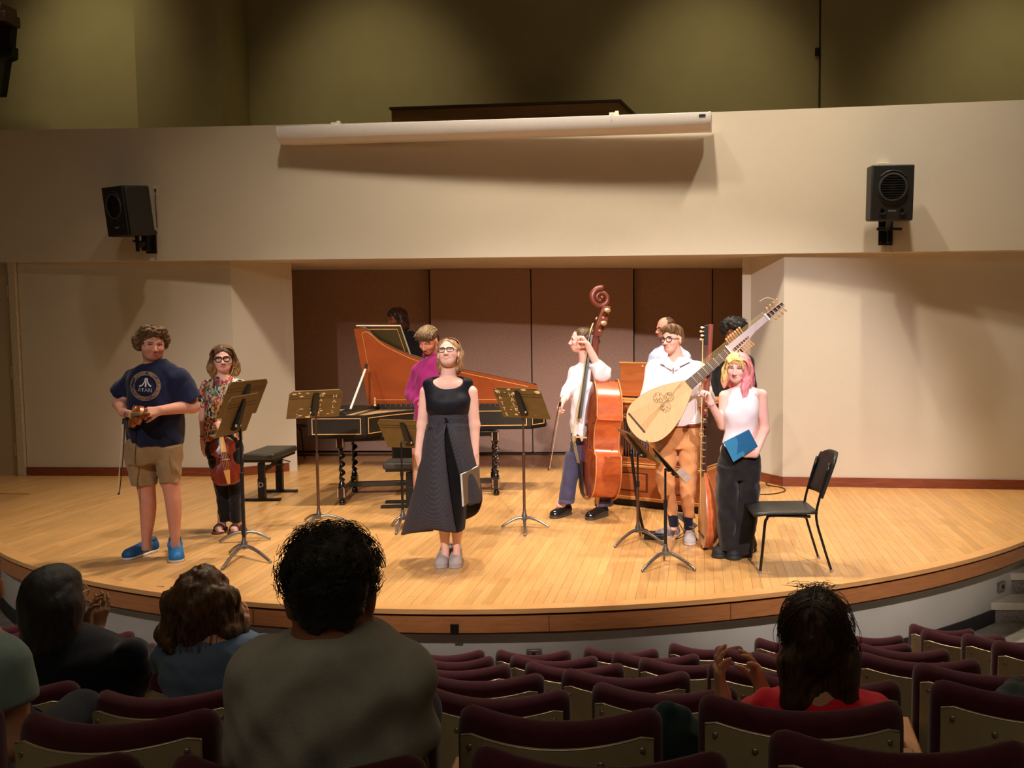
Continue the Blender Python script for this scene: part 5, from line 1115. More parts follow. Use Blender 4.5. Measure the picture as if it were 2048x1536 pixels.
# his violin and bow
vo = a.p(258, 848, -.30); vt = a.p(266, 806, -.36)
t = empty('violin', vo, 'small brown violin held edge-on by the man in the navy T-shirt', 'violin')
axv = nrm(a.v(.22, .95, .12)); VMA = dict(VM); VMA['top'] = wood('amber_top', srgb(150, 78, 32), srgb(190, 110, 52), (40, 40, 3), .28, .4); VMA['rib'] = wood('amber_rib', srgb(150, 74, 30), srgb(196, 110, 54), (30, 30, 4), .28, .4); VMA['finger'] = EBONY
fiddle(a.p(259, 833, -.16), axv, a.v(-.93, .2, .25), .30, .030, .36, VMA, t)
def bow(p0, p1, side, label, loc, dark=True, ln=.012):
    t = empty('bow', loc, label, 'bow'); p0 = np.asarray(p0, float); p1 = np.asarray(p1, float); u = nrm(p1-p0); s_ = nrm(side-u*(np.asarray(side)@u))
    st = wood('bow_stick', srgb(70, 34, 20), srgb(104, 56, 34), (10, 10, 3), .35) if dark else wood('bow_stick_pale', srgb(196, 160, 110), srgb(226, 196, 150), (10, 10, 3), .4)
    L_ = np.linalg.norm(p1-p0); MB().tube([p0+u*L_*k-s_*.010*math.sin(PI*k) for k in np.linspace(0, 1, 10)], np.linspace(.0048, .0034, 10), 7).out('stick', st, t, 180)
    MB().bar(p0+u*.03+s_*ln, p1-u*.012+s_*ln*1.2, .008, .0015, s_).out('hair', mat('bow_hair', srgb(222, 206, 170), .6), t, 0)
    MB().bar(p0+u*.03+s_*.006, p0+u*.075+s_*.006, .012, .018, s_).out('frog', EBONY, t, 30, .002); MB().bar(p1-u*.016+s_*.004, p1+s_*.008, .009, .014, s_).out('tip', EBONY, t, 30, .002)
    MB().cyl(p0-u*.012, p0+u*.002, .005, n=8).out('screw', STEEL, t)
    return t
bow(a.p(250, 828, -.33), a.p(238.5, 989, -.28), a.v(-.7, .7, 0), 'dark violin bow hanging straight down beside the khaki shorts', a.p(250, 828, -.33))
# ---------------------------------------------------------------- B: woman in the floral shirt
b_ = Person('woman in a floral shirt and dark trousers with black glasses holding a viola', 7.85, G(457, 1063), srgb(232, 178, 160))
H = b_.head(446, 718.5, -.03, -3, 2, -3, .98, smile=.8, jaw=1.15); F = b_.F
F.cap(H.L(0, .02, -.06), b_.p(447, 760, .02), .047, .056, .02); F.zl(b_.secs([(752, 432, 463, .06), (762, 415, 480, .07), (790, 417, 478, .08), (880, 418, 478, .09)]), .03, 2.2, b_.psi)
b_.limb([b_.p(413, 772, .02), b_.p(407, 835, .03), b_.p(407, 880, -.02)], [.043, .036, .025]); b_.hand(b_.p(407, 880, -.02), b_.v(.12, .12, -1), b_.v(.55, -.6, 0), .175, -1, (10, 14, 12), .05, 10, 22)
b_.limb([b_.p(482, 772, .02), b_.p(490, 832, .02), b_.p(455, 852, -.17)], [.043, .036, .026]); b_.hand(b_.p(455, 852, -.17), b_.v(-.95, .2, .1), b_.v(-.1, -.9, -.3), .17, 1, (38, 50, 40), .06, 20, 30)
for x in (444, 474): F.cap(b_.p(x, 1030, .0), b_.p(x, 1056, .0), .036, .034); F.ell(G(x-3, 1062)+A(0, -.02, .035), A(.042, .09, .03), rotz(b_.psi), .02)
for x0 in (441, 471):
    for k in range(5): F.ell(G(x0-7+k*3.2, 1067-abs(k-2)*.3)+A(0, 0, .016), A(.010, .018, .012), rotz(b_.psi), .006)
F.cap(b_.p(440, 890, .03), b_.p(446, 1030, .03), .05, .04); F.cap(b_.p(468, 890, .03), b_.p(472, 1030, .03), .05, .04)
b_.body(.0095, .0042, lip=srgb(196, 84, 92), brow=srgb(90, 62, 44), blush=.4)
H.eyes(b_.root, (.10, .07, .05)); H.glasses(b_.root, mat('black_frame', (.012, .011, .011), .25), .0265, .022, .0034, 2.6, 1.8)
def floral():
    m, nt, b = nodes('floral_print', .85); co = texco(nt); cols = []
    n = nt.nodes.new('ShaderNodeTexNoise'); n.inputs['Scale'].default_value = 14; nt.links.new(co, n.inputs['Vector'])
    ad = nt.nodes.new('ShaderNodeMix'); ad.data_type = 'VECTOR'; ad.inputs[0].default_value = .10; nt.links.new(co, ad.inputs[4]); nt.links.new(n.outputs['Color'], ad.inputs[5])
    def vor(scale, sq, rot):
        mp = nt.nodes.new('ShaderNodeMapping'); mp.inputs['Scale'].default_value = sq; mp.inputs['Rotation'].default_value = rot; nt.links.new(ad.outputs[1], mp.inputs[0])
        v = nt.nodes.new('ShaderNodeTexVoronoi'); v.inputs['Scale'].default_value = scale; nt.links.new(mp.outputs[0], v.inputs['Vector']); s_ = nt.nodes.new('ShaderNodeSeparateColor'); nt.links.new(v.outputs['Color'], s_.inputs[0]); return s_.outputs[0], v.outputs['Distance']
    c1, d1 = vor(58, (1, 1, .36), (0, .9, 0)); c2, d2 = vor(50, (1, 1, .4), (0, -.7, .3))
    def cr(fac, stops):
        r = nt.nodes.new('ShaderNodeValToRGB'); r.color_ramp.interpolation = 'CONSTANT'; e = r.color_ramp.elements
        while len(e) < len(stops): e.new(.5)
        for q, (p, c) in zip(e, stops): q.position = p; q.color = c4(c)
        nt.links.new(fac, r.inputs[0]); return r.outputs[0]
    A_ = cr(c1, [(0, srgb(20, 18, 24)), (.14, srgb(224, 206, 150)), (.38, srgb(178, 50, 96)), (.56, srgb(40, 130, 130)), (.70, srgb(232, 220, 200)), (.84, srgb(216, 90, 70))])
    B_ = cr(c2, [(0, srgb(30, 100, 110)), (.2, srgb(226, 214, 184)), (.50, srgb(20, 18, 24)), (.64, srgb(206, 70, 110)), (.78, srgb(150, 206, 206)), (.9, srgb(120, 150, 70))])
    mx = nt.nodes.new('ShaderNodeMix'); mx.data_type = 'RGBA'; sel = cr(d2, [(0, (1, 1, 1)), (.33, (0, 0, 0))]); nt.links.new(sel, mx.inputs[0]); nt.links.new(A_, mx.inputs[6]); nt.links.new(B_, mx.inputs[7]); nt.links.new(mx.outputs[2], b.inputs['Base Color']); return m
S = Field(); b_.zl(S, [(752, 430, 465, .065), (758, 417, 477, .078), (768, 410, 486, .086), (790, 411, 484, .098), (830, 408, 486, .105), (860, 408, 487, .112), (880, 409, 487, .112)], .02, 2.3)
S.cone(b_.p(415, 771, .02), b_.p(405, 812, .03), .055, .058, .03); S.cone(b_.p(480, 771, .02), b_.p(492, 812, .02), .055, .058, .03)
S.cap(H.L(0, -.02, -.12), H.L(0, -.10, -.235), .046, .006, .012, sub=True); S.disp(wrinkle(.005, 30, 12)); fs_ = b_.cloth('floral_shirt', S, floral(), .0085)
DK = fabric('dark_trouser', srgb(32, 28, 30), 260., .2, .2)
S = Field(); b_.zl(S, [(868, 414, 484, .105), (890, 412, 486, .11), (915, 413, 487, .105)], .03, 2.3); b_.zl(S, [(895, 413, 452, .095), (930, 418, 454, .085), (980, 430, 456, .075), (1020, 436, 458, .068), (1042, 440, 460, .062)], .015, 2.2); b_.zl(S, [(895, 448, 487, .095), (930, 452, 486, .085), (980, 456, 484, .075), (1020, 458, 484, .068), (1044, 461, 484, .062)], .015, 2.2); S.disp(wrinkle(.006, 28, 14)); b_.cloth('trousers', S, DK, .009)
SAN = mat('sandal_brown', srgb(82, 44, 34), .6, 0, .15)
for x in (442, 473):
    g = G(x, 1062); d = A(math.sin(b_.psi)-.25, -math.cos(b_.psi), 0); d = nrm(d); s_ = A(-d[1], d[0], 0)
    Fs = Field(); Fs.cap(g-d*.07+A(0, 0, .005), g+d*.10+A(0, 0, .005), .042, .050); Fs.clipz(0, .018); so_ = qmesh('sandal', [Fs.mesh(.007)], SAN, b_.root)
    for k in (.0, .06): MB().tube([g+d*k+s_*.046*c_+A(0, 0, .018+.058*h_) for c_, h_ in ((-1, 0), (-.8, .6), (-.3, 1), (.3, 1), (.8, .6), (1, 0))], .016, 6, flat=.3, up=A(0, 0, 1)).out('strap', SAN, so_, 180)
MB().tube(ringpts(lambda x, y, z: b_.p(407, 872, -.015)+A(x, y, z), 0, 0, 0, .030, .030), .0035, 5).out('hair_tie', BLACK, b_.root, 180)
HB_ = vcol('wavy_hair', .42, 0, .5, 90., .35)
def haircol(H, c_top, c_low, z0, z1, f=90):
    def fn(V):
        q = H.loc(V); t = np.clip((z0-q[:, 2])/(z0-z1), 0, 1)[:, None]; n = (np.sin(q[:, 0]*f+3*np.sin(q[:, 2]*22))*np.sin(q[:, 1]*f*.8+2*np.sin(q[:, 2]*30)))[:, None]
        return np.clip((np.asarray(c_top)*(1-t)+np.asarray(c_low)*t)*(1+.38*n), 0, 1)
    return fn
def overlay(H, parent, seed, n, width, length, colf, r0=.0032, yr=(-.05, .09), wave=.006, side=None, face=.074, name='hair_strands'):
    r = random.Random(seed); paths = []; cs = []
    for j in range(n):
        sx = side or r.choice([-1, 1]); y0 = r.uniform(*yr); yf = y0+r.uniform(.01, .05); w_ = width*r.uniform(.92, 1.10); l_ = length*r.uniform(.7, 1.08); ph = r.uniform(0, 6.3); c = math.cos(min(1.4, abs(y0-.015)/.10*1.25))
        if y0 < -.02: w_ = max(w_, face+.012)
        pts = [(sx*.006, y0, .045+.088*c), (sx*.050, y0*1.02, .045+.074*c), (sx*.086, y0*.9+.006, .045+.034*c), (sx*max(.086, w_*.97), yf*.8+.01, -.02), (sx*w_, yf*.8+.02, -.02-(l_-.02)*.55), (sx*w_*r.uniform(.93, 1.06), yf*.8+.02, -l_)]
        p = spline([np.array(q) for q in pts], 4); k = np.linspace(0, 1, len(p))
        p[:, 0] += wave*k*np.sin(k*11+ph)*1.2; p[:, 1] += wave*k*np.cos(k*10+ph*2)
        paths.append([H.L(*q) for q in p]); cs.append(np.clip(np.asarray(colf(sx, k.mean(), p))*r.uniform(.68, 1.25), 0, 1))
    b = MB()
    for p, c in zip(paths, cs): b.cc = tuple(c); b.tube(p, np.r_[np.linspace(r0*.7, r0, 4), np.linspace(r0, r0*.35, len(p)-4)], 4, caps=False)
    return tag(b.out(name, HB_, parent, 180), kind='stuff')
def longhair(H, P_, width, length, name, cols, face=(.055, .075, .085), facez=-.03, back=.10, wav=.008, seed=1, crown=.088, extra=(), h=.0065, part=True, mt=None, yb=.02, rs=1.):
    S = Field(); L = H.L; k = H.s
    S.ell(L(0, .018, .044), A(.086, .104, crown)*k, H.M, .03)
    for sx in (-1, 1):
        pr = None
        for j in range(6):
            t = j/5; z = .045-(length+.045)*t; x = sx*(.074+(width-.074)*min(1, t*1.25)+.006*math.sin(j*2+seed)); y = yb+.012*math.sin(j*1.7); p = L(x, y, z); r = (.034+.008*math.sin(PI*t)-.012*t)*k*rs
            if pr is not None: S.cap(pr[0], p, pr[1], r, .03); S.cap(pr[0]+H.M@A(-sx*.03, .05, 0), p+H.M@A(-sx*.03, .05, 0), pr[1], r, .03)
            pr = (p, r)
    S.cap(L(0, .075, .02), L(0, .075, -length*.85), .07*k, .055*k, .04)
    for e_ in extra: S.cap(L(*e_[0]), L(*e_[1]), e_[2]*k, e_[3]*k, .02)
    S.ell(L(0, -.11, facez), A(*face)*k, H.M, .018, sub=True)
    w_ = wrinkle(wav, 60, seed, (1, 1, .55), 6); w2 = wrinkle(wav*.45, 190, seed+5, (1, 1, .25), 5); S.disp(lambda X, Y, Z: w_(X, Y, Z)+w2(X, Y, Z))
    return qmesh(name, [S.mesh(h)], mt or HB_, P_.root, cols)
longhair(H, b_, .098, .135, 'hair', haircol(H, srgb(80, 54, 32), srgb(158, 122, 74), .02, -.11), (.074, .088, .10), -.028, seed=2, wav=.008, crown=.080, yb=.03, rs=.85)
overlay(H, b_.root, 41, 150, .098, .135, lambda sx, t, p: srgb(118, 84, 50), .0034, wave=.011)
vbase = b_.p(458, 970, -.24)
t = empty('viola', vbase, 'dark red viola with pale fingerboard hanging upright before the floral shirt', 'viola')
up_ = nrm(b_.p(437, 845, -.16)-vbase); fiddle(vbase, up_, b_.v(.05, 1, .1), .425, .038, .34, VM, t)
bow(b_.p(431, 838, -.22), b_.p(468, 735, -.30), b_.v(.8, .5, 0), 'pale bow held upright before the floral shirt', b_.p(431, 838, -.22), False)
# ---------------------------------------------------------------- C: singer in black
c_ = Person('smiling woman with glasses in a long black dress and pale sneakers', 6.72, G(897, 1129), srgb(246, 196, 178))
H = c_.head(897, 707, .0, -13, 20, -4, .95, smile=1.4, jaw=1.15); F = c_.F
F.cap(H.L(0, .03, -.06), c_.p(896, 766, .03), .052, .062, .02); F.zl(c_.secs([(756, 874, 918, .06, .02), (766, 857, 938, .08, .02), (780, 850, 944, .09, .02), (815, 862, 932, .09), (840, 866, 926, .08), (900, 868, 926, .08)]), .03, 2.2, c_.psi)
c_.limb([c_.p(852, 784, .02), c_.p(845, 850, .03), c_.p(837, 908, -.02)], [.046, .041, .028]); c_.hand(c_.p(837, 908, -.02), c_.v(.22, .1, -1), c_.v(.6, -.6, 0), .175, -1, (14, 18, 14), .08, 10, 24)
c_.limb([c_.p(943, 784, .02), c_.p(949, 850, .03), c_.p(950, 906, -.0)], [.046, .041, .028]); c_.hand(c_.p(950, 906, 0), c_.v(-.06, .25, -1), c_.v(-.5, -.75, 0), .175, 1, (22, 30, 24), .05, 20, 24)
for xs in ([(1010, 872, 896, .055), (1040, 874, 898, .055), (1060, 877, 900, .052), (1085, 881, 899, .040), (1103, 883, 899, .036), (1125, 880, 898, .035)], [(1010, 900, 928, .055), (1040, 902, 928, .055), (1060, 903, 927, .052), (1085, 905, 922, .040), (1103, 906, 921, .036), (1125, 902, 922, .035)]): c_.zl(F, xs, .02, 2.1)
F.cap(c_.p(884, 880, .0), c_.p(884, 1010, 0), .07, .055); F.cap(c_.p(912, 880, .0), c_.p(914, 1010, 0), .07, .055)
c_.body(.0095, .0042, lip=srgb(206, 112, 112), brow=srgb(150, 110, 84), blush=.3)
H.eyes(c_.root, (.16, .17, .14), (0, .15)); H.glasses(c_.root, mat('slate_frame', srgb(46, 52, 62), .3), .0265, .0175, .0024, 3.2, 1.3)
BLK = mat('black_satin', srgb(22, 22, 32), .6, 0, .12, 20., .12, 200., spec=.25); BLK2 = fabric('black_jersey', srgb(15, 15, 18), 300., .1, .1)
def dots():
    m, nt, b = nodes('dotted_chiffon', .75); v = nt.nodes.new('ShaderNodeTexVoronoi'); v.inputs['Scale'].default_value = 120; v.inputs['Randomness'].default_value = .25; nt.links.new(texco(nt, rot=(.5, .6, .3)), v.inputs['Vector'])
    nt.links.new(ramp(nt, v.outputs['Distance'], [(.16, srgb(98, 94, 102)), (.34, srgb(48, 46, 54))]), b.inputs['Base Color']); return m
DOT = dots()
S = Field(); c_.zl(S, [(754, 862, 928, .088, .02), (760, 848, 944, .098, .02), (770, 845, 947, .104, .02), (785, 849, 945, .112, .01), (800, 851, 943, .128, -.01), (816, 852, 940, .128, -.01), (830, 856, 936, .112, .0), (844, 856, 936, .108)], .02, 2.3)
S.ell(c_.p(896, 760, -.03), A(.112, .13, .072), rotz(c_.psi), .008, sub=True); S.ell(c_.p(876, 806, -.05), A(.055, .045, .05), None, .05); S.ell(c_.p(916, 806, -.05), A(.055, .045, .05), None, .05); S.disp(wrinkle(.002, 30, 21)); c_.cloth('bodice', S, BLK, .008)
S = Field(); c_.zl(S, [(838, 858, 934, .103), (860, 854, 938, .112), (900, 858, 940, .125), (960, 866, 938, .13), (1020, 874, 934, .135), (1058, 878, 930, .13)], .02, 2.2); S.disp(wrinkle(.004, 22, 22, (1, 1, .2))); c_.cloth('underskirt', S, BLK2, .010)
S = Field(); c_.zl(S, [(826, 855, 937, .118), (838, 855, 937, .118), (853, 854, 938, .120)], .01, 2.3); S.disp(wrinkle(.0035, 60, 23, (.3, .3, 1.5))); c_.cloth('sash', S, DOT, .008)
def skirtpanel(cols, name):       # cols: columns of picture points from waist to hem with depth offsets
    rows = [[c_.p(x, y, d) for x, y, d in spline(col, 4)] for col in cols]; n = min(len(r) for r in rows); rows = [r[:n] for r in rows]
    rows = [list(r) for r in zip(*[spline([r[i] for r in rows], 4) for i in range(n)])] if False else rows
    grid_ = [spline([r[i] for r in rows], 5) for i in range(n)]
    o = MB().loft([list(g) for g in grid_], caps=False, closed=False).out(name, DOT, c_.root, 180); m = o.modifiers.new('thick', 'SOLIDIFY'); m.thickness = .004; return o
skirtpanel([[(893, 846, -.135), (889, 880, -.155), (897, 960, -.17), (907, 1030, -.18), (914, 1066, -.18)], [(880, 846, -.125), (872, 880, -.15), (872, 960, -.19), (884, 1030, -.22), (892, 1064, -.22)], [(866, 847, -.09), (858, 880, -.12), (850, 960, -.15), (852, 1030, -.19), (862, 1060, -.19)], [(856, 848, -.03), (849, 880, -.05), (838, 960, -.08), (828, 1030, -.13), (836, 1064, -.14)], [(852, 848, .05), (846, 880, .03), (832, 960, .0), (814, 1030, -.02), (806, 1070, -.03)], [(858, 848, .13), (850, 880, .16), (838, 960, .18), (818, 1030, .18), (808, 1068, .16)], [(890, 848, .15), (885, 880, .2), (878, 960, .24), (868, 1030, .26), (866, 1062, .26)]], 'overskirt')
skirtpanel([[(893, 846, -.135), (900, 880, -.155), (915, 935, -.165), (928, 985, -.16), (936, 1012, -.15)], [(908, 846, -.125), (916, 880, -.15), (930, 935, -.165), (944, 985, -.15), (950, 1008, -.14)], [(922, 847, -.09), (931, 880, -.10), (944, 935, -.11), (956, 985, -.09), (958, 1006, -.08)], [(936, 848, .0), (941, 880, .0), (954, 935, .0), (963, 985, .02), (964, 1000, .02)], [(930, 848, .12), (936, 880, .15), (948, 935, .18), (955, 985, .2), (950, 1030, .2)], [(890, 848, .15), (892, 880, .2), (896, 935, .24), (900, 985, .26), (900, 1050, .26)]], 'overskirt')
for k in range(3): MB().ball(c_.p(891+k % 2*3, 838+k*4, -.125), .011, 8, 6).out('toggle', BLK2, c_.root, 180)
GS = mat('grey_suede', srgb(176, 166, 164), .85, 0, .08, 60., .25, 400.); c_.shoe(G(895, 1107), G(881, 1138), .098, .10, GS, GS, mat('suede_lace', srgb(150, 138, 136), .8)); c_.shoe(G(912, 1107), G(911, 1138), .098, .10, GS, GS, mat('suede_lace', (0, 0, 0)))
longhair(H, c_, .080, .125, 'hair', haircol(H, srgb(168, 130, 94), srgb(158, 116, 78), .05, -.1, 120), (.080, .10, .115), -.026, seed=5, wav=.003, crown=.074, yb=.055, rs=.62)
overlay(H, c_.root, 42, 120, .084, .122, lambda sx, t, p: srgb(182, 142, 102), .0028, yr=(-.0, .09), wave=.003, face=.09)
for x, y in ((919, 738), (879, 742)):
    MB().tube([H.L(.079 if x > 900 else -.079, .0, -.04), c_.p(x, y, .01)+A(0, 0, .0)], .003, 6).ball(c_.p(x, y+3, .01), (.009, .009, .016), 8, 6).out('earring', mat('earring', srgb(90, 60, 54), .4), c_.root, 180)
# music folder in her hand
q = [c_.p(x, y, d) for x, y, d in ((921, 948, -.20), (955, 931, -.06), (957, 985, -.04), (925, 1012, -.18))]
t = empty('music_folder', q[3], 'grey-brown music folder with white pages held down by the black-dressed woman', 'folder')
nn = nrm(np.cross(q[1]-q[0], q[3]-q[0])); nn = nn if nn[1] < 0 else -nn
for k, (nm, m_) in enumerate((('cover', mat('folder_cover', srgb(116, 98, 76), .6)), ('pages', mat('paper', srgb(236, 232, 230), .8)), ('cover', mat('folder_cover', (0, 0, 0))))):
    th = (.003, .014, .003)[k]; of = (.017, .003, 0)[k]; sh_ = A(0, 0, 0) if k != 1 else nrm(q[0]-q[1])*.006
    MB().prism([p_+nn*of+sh_ for p_ in q], nn*th).out(nm, m_, t, 0)
# ---------------------------------------------------------------- D: man in magenta
d_ = Person('bearded man in a magenta shirt looking down beside the harpsichord', 8.62, A(*P(850, 900, 8.62)[:2], 0), srgb(220, 150, 122))
H = d_.head(857, 682, -.03, -32, -26, 4, 1.06); F = d_.F
F.cap(H.L(0, .03, -.06), d_.p(866, 724, .05), .055, .066, .02); F.cap(d_.p(862, 740, .06), d_.p(850, 860, .02), .11, .12, .05)
d_.limb([d_.p(838, 742, .04), d_.p(825, 790, .06), d_.p(846, 812, -.14)], [.06, .05, .034]); d_.limb([d_.p(894, 742, .04), d_.p(905, 795, .04), d_.p(880, 815, -.16)], [.06, .05, .034])
d_.hand(d_.p(846, 812, -.14), d_.v(.8, .6, -.1), d_.v(0, -.3, -1), .185, -1, (20, 25, 20)); d_.hand(d_.p(880, 815, -.16), d_.v(-.8, .6, -.1), d_.v(0, -.3, -1), .185, 1, (20, 25, 20))
for x in (838, 866): F.cap(d_.p(x, 880, .03), d_.p(x, 1026, .03), .07, .045)
d_.body(.0105, .0045, lip=srgb(176, 96, 88), brow=srgb(120, 84, 56), blush=.4, beard=(srgb(140, 84, 56), .6))
H.eyes(d_.root, (.1, .08, .06), (0, -.3))
MAG = fabric('magenta_cotton', srgb(160, 44, 112), 240., .25, .15, 10.)
S = Field(); d_.zl(S, [(712, 856, 886, .08, .04), (720, 843, 896, .10, .04), (732, 832, 902, .115, .04), (760, 830, 902, .13, .03), (800, 829, 902, .135, .02), (850, 828, 902, .14), (882, 828, 902, .14)], .02, 2.3); S.cone(d_.p(838, 742, .04), d_.p(824, 792, .06), .075, .068, .04); S.cone(d_.p(824, 790, .06), d_.p(840, 808, -.10), .068, .055, .03); S.cone(d_.p(894, 742, .04), d_.p(905, 795, .04), .075, .066, .04); S.cone(d_.p(905, 795, .04), d_.p(886, 812, -.10), .066, .055, .03); S.disp(wrinkle(.008, 30, 31)); sm = d_.cloth('shirt', S, MAG, .0095)
S = Field(); S.cap(H.L(-.05, -.02, -.135), H.L(.05, -.02, -.135), .03, .03, .02); S.cap(H.L(-.055, .05, -.12), H.L(.055, .05, -.12), .03, .03, .03); S.ell(H.L(0, .01, -.11), A(.055, .06, .05), H.M, .01, sub=True); S.disp(wrinkle(.002, 60, 3)); qmesh('collar', [S.mesh(.008)], MAG, sm)
S = Field(); TAN = fabric('tan_chino', srgb(204, 180, 150), 260., .2, .1); d_.zl(S, [(862, 830, 890, .13), (890, 828, 888, .13)], .03); d_.zl(S, [(885, 828, 858, .10), (950, 829, 852, .085), (1020, 830, 850, .075), (1030, 830, 850, .075)], .02, 2.2); d_.zl(S, [(885, 856, 888, .10), (950, 857, 880, .085), (1030, 857, 878, .075)], .02, 2.2); S.disp(wrinkle(.005, 30, 33)); d_.cloth('trousers', S, TAN, .0105)
for x in (840, 868): g = A(*P(x, 1030, 8.62)[:2], 0); d_.shoe(g+A(0, .1, 0), g+A(-.02, -.16, 0), .10, .09, mat('brown_shoe', srgb(70, 46, 32), .5), BLACK)
S = Field(); L = H.L; k = H.s; S.ell(L(0, .016, .062), A(.085, .104, .074)*k, H.M, .02); S.cap(L(-.05, -.066, .070), L(.05, -.066, .070), .020*k, .020*k, .03); S.ell(L(0, .075, .0), A(.068, .042, .06)*k, H.M, .03); S.ell(L(0, -.115, -.018), A(.070, .07, .066)*k, H.M, .012, sub=True); S.ell(L(.085, .0, -.03), A(.02, .05, .055)*k, H.M, .01, sub=True)
w1 = wrinkle(.004, 110, 3, (1.6, .5, .5), 6); S.disp(w1); hd = qmesh('hair', [S.mesh(.006)], vcol('wavy_hair'), d_.root, haircol(H, srgb(140, 112, 78), srgb(78, 54, 36), .115, .03, 130))
r = random.Random(2); bb = MB()
for k in range(260):
    x = r.uniform(-.082, .082); a0 = r.uniform(-.1, .95); a1 = a0+r.uniform(.4, .8); pts = []
    for u_ in np.linspace(0, 1, 7): an = a1+(a0-a1)*(1-u_)-.9; pts.append(L(x*(1+.06*u_)+.006*math.sin(u_*4+k), .016-.112*math.sin(an+.55), .052+.086*math.cos(an+.55)*math.sqrt(max(.08, 1-(x/.092)**2))))
    c = np.array(srgb(150, 122, 86))*r.uniform(.35, 1.25); bb.cc = tuple(np.clip(c, 0, 1)); bb.tube(pts, np.linspace(.0036, .0014, 7), 4, caps=False)
for k in range(70):
    x = r.uniform(-.066, .066); bb.cc = tuple(np.array(srgb(96, 70, 46))*r.uniform(.5, 1.3)); bb.tube(spline([L(x, -.062, .108), L(x*1.02, -.090, .082), L(x*1.05+r.uniform(-.01, .01), -.094, .046+r.uniform(-.012, .012))], 4), np.linspace(.0040, .0012, 9), 4, caps=False)
tag(bb.out('hair_locks', vcol('wavy_hair'), hd, 180), kind='stuff')
# ---------------------------------------------------------------- E: dark figure behind the lid
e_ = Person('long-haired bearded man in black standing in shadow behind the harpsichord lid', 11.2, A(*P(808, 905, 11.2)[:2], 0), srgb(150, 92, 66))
H = e_.head(792, 638, -.02, -62, -14, 0, 1.08); F = e_.F
F.cap(H.L(0, .02, -.06), e_.p(808, 672, .03), .06, .07, .02); F.cap(e_.p(812, 690, .04), e_.p(812, 780, .02), .13, .13, .05); e_.limb([e_.p(782, 690, .04), e_.p(775, 740, 0), e_.p(786, 785, -.06)], [.06, .05, .035]); e_.limb([e_.p(838, 690, .04), e_.p(846, 740, .04), e_.p(838, 790, -.06)], [.06, .05, .035]); e_.hand(e_.p(838, 790, -.06), e_.v(0, .2, -1), e_.v(-.8, 0, 0), .19, 1); e_.hand(e_.p(786, 785, -.06), e_.v(0, .2, -1), e_.v(.8, 0, 0), .19, -1)
for x in (800, 822): F.cap(e_.p(x, 790, .02), e_.p(x, 915, .02), .08, .05)
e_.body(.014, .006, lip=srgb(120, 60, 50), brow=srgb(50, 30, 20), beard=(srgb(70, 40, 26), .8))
BLK3 = fabric('black_cotton', (.010, .009, .010), 260., .2, .2)
S = Field(); e_.zl(S, [(661, 790, 826, .09, .02), (672, 778, 838, .12, .02), (690, 772, 846, .14, .02), (740, 774, 846, .15), (800, 776, 844, .15)], .02, 2.3); S.cone(e_.p(780, 690, .04), e_.p(774, 742, 0), .08, .07, .04); S.cone(e_.p(774, 740, 0), e_.p(785, 780, -.05), .07, .055, .03); S.cone(e_.p(838, 690, .04), e_.p(847, 742, .04), .08, .07, .04); S.cone(e_.p(847, 740, .04), e_.p(839, 785, -.05), .07, .055, .03); S.disp(wrinkle(.006, 30, 41)); e_.cloth('shirt', S, BLK3, .014)
S = Field(); e_.zl(S, [(790, 778, 842, .14), (830, 780, 842, .13), (915, 784, 836, .10), (925, 784, 836, .10)], .02, 2.4); e_.cloth('trousers', S, BLK3, .014)
for x in (802, 824): g = A(*P(x, 930, 11.2)[:2], 0); e_.shoe(g+A(0.05, .1, 0), g+A(-.12, -.1, 0), .11, .10, BLACK, BLACK)
longhair(H, e_, .095, .12, 'hair', haircol(H, srgb(58, 36, 24), srgb(74, 48, 32), .05, -.1), (.060, .08, .062), -.012, seed=8, h=.008)
S = Field(); S.ell(H.L(0, -.055, -.085), A(.052, .042, .050), H.M, .02); S.cap(H.L(0, -.06, -.09), H.L(0, -.05, -.15), .035, .018, .02); S.disp(wrinkle(.004, 120, 3)); qmesh('beard', [S.mesh(.007)], hairmat('dark_beard', srgb(44, 26, 18), srgb(70, 44, 30)), e_.root)
# ---------------------------------------------------------------- F: bass player
f_ = Person('bass player in profile with tied-back hair, white shirt and rolled grey trousers', 8.40, A(*P(1165, 900, 8.42)[:2], 0), srgb(244, 190, 176))
H = f_.head(1161, 681, .10, -84, 2, 0, .98, smile=1.2); F = f_.F
F.cap(H.L(0, .03, -.05), f_.p(1172, 728, .13), .052, .064, .02); F.cap(f_.p(1176, 740, .16), f_.p(1176, 880, .16), .10, .11, .05)
el = f_.p(1203, 748, .06); f_.limb([f_.p(1196, 742, .16), el], [.055, .05]); f_.limb([el, f_.p(1175, 690, -.02)], [.047, .030]); f_.hand(f_.p(1175, 690, -.02), f_.v(-.42, .2, .75), f_.v(-.75, -.1, -.6), .175, 1, (42, 62, 50), .05, 30, 40)
f_.limb([f_.p(1152, 745, .14), f_.p(1132, 790, .02), f_.p(1126, 802, -.10)], [.052, .044, .030]); f_.hand(f_.p(1126, 800, -.10), f_.v(-.35, .25, -.8), f_.v(.5, -.3, -.3), .175, -1, (30, 44, 36), .06, 20, 30)
for x0, x1 in ((1120, 1122), (1206, 1206)): F.cap(f_.p(1170, 890, .14), f_.p((x0+1170)/2, 950, .08), .075, .06); F.cap(f_.p((x0+1170)/2, 950, .08), f_.p(x1, 1010, .02), .06, .045)
f_.body(.010, .0042, lip=srgb(196, 96, 96), brow=srgb(110, 72, 52), blush=.3); H.eyes(f_.root, (.12, .10, .07))
WS = fabric('white_linen', srgb(240, 234, 240), 240., .25, .04, 10.)
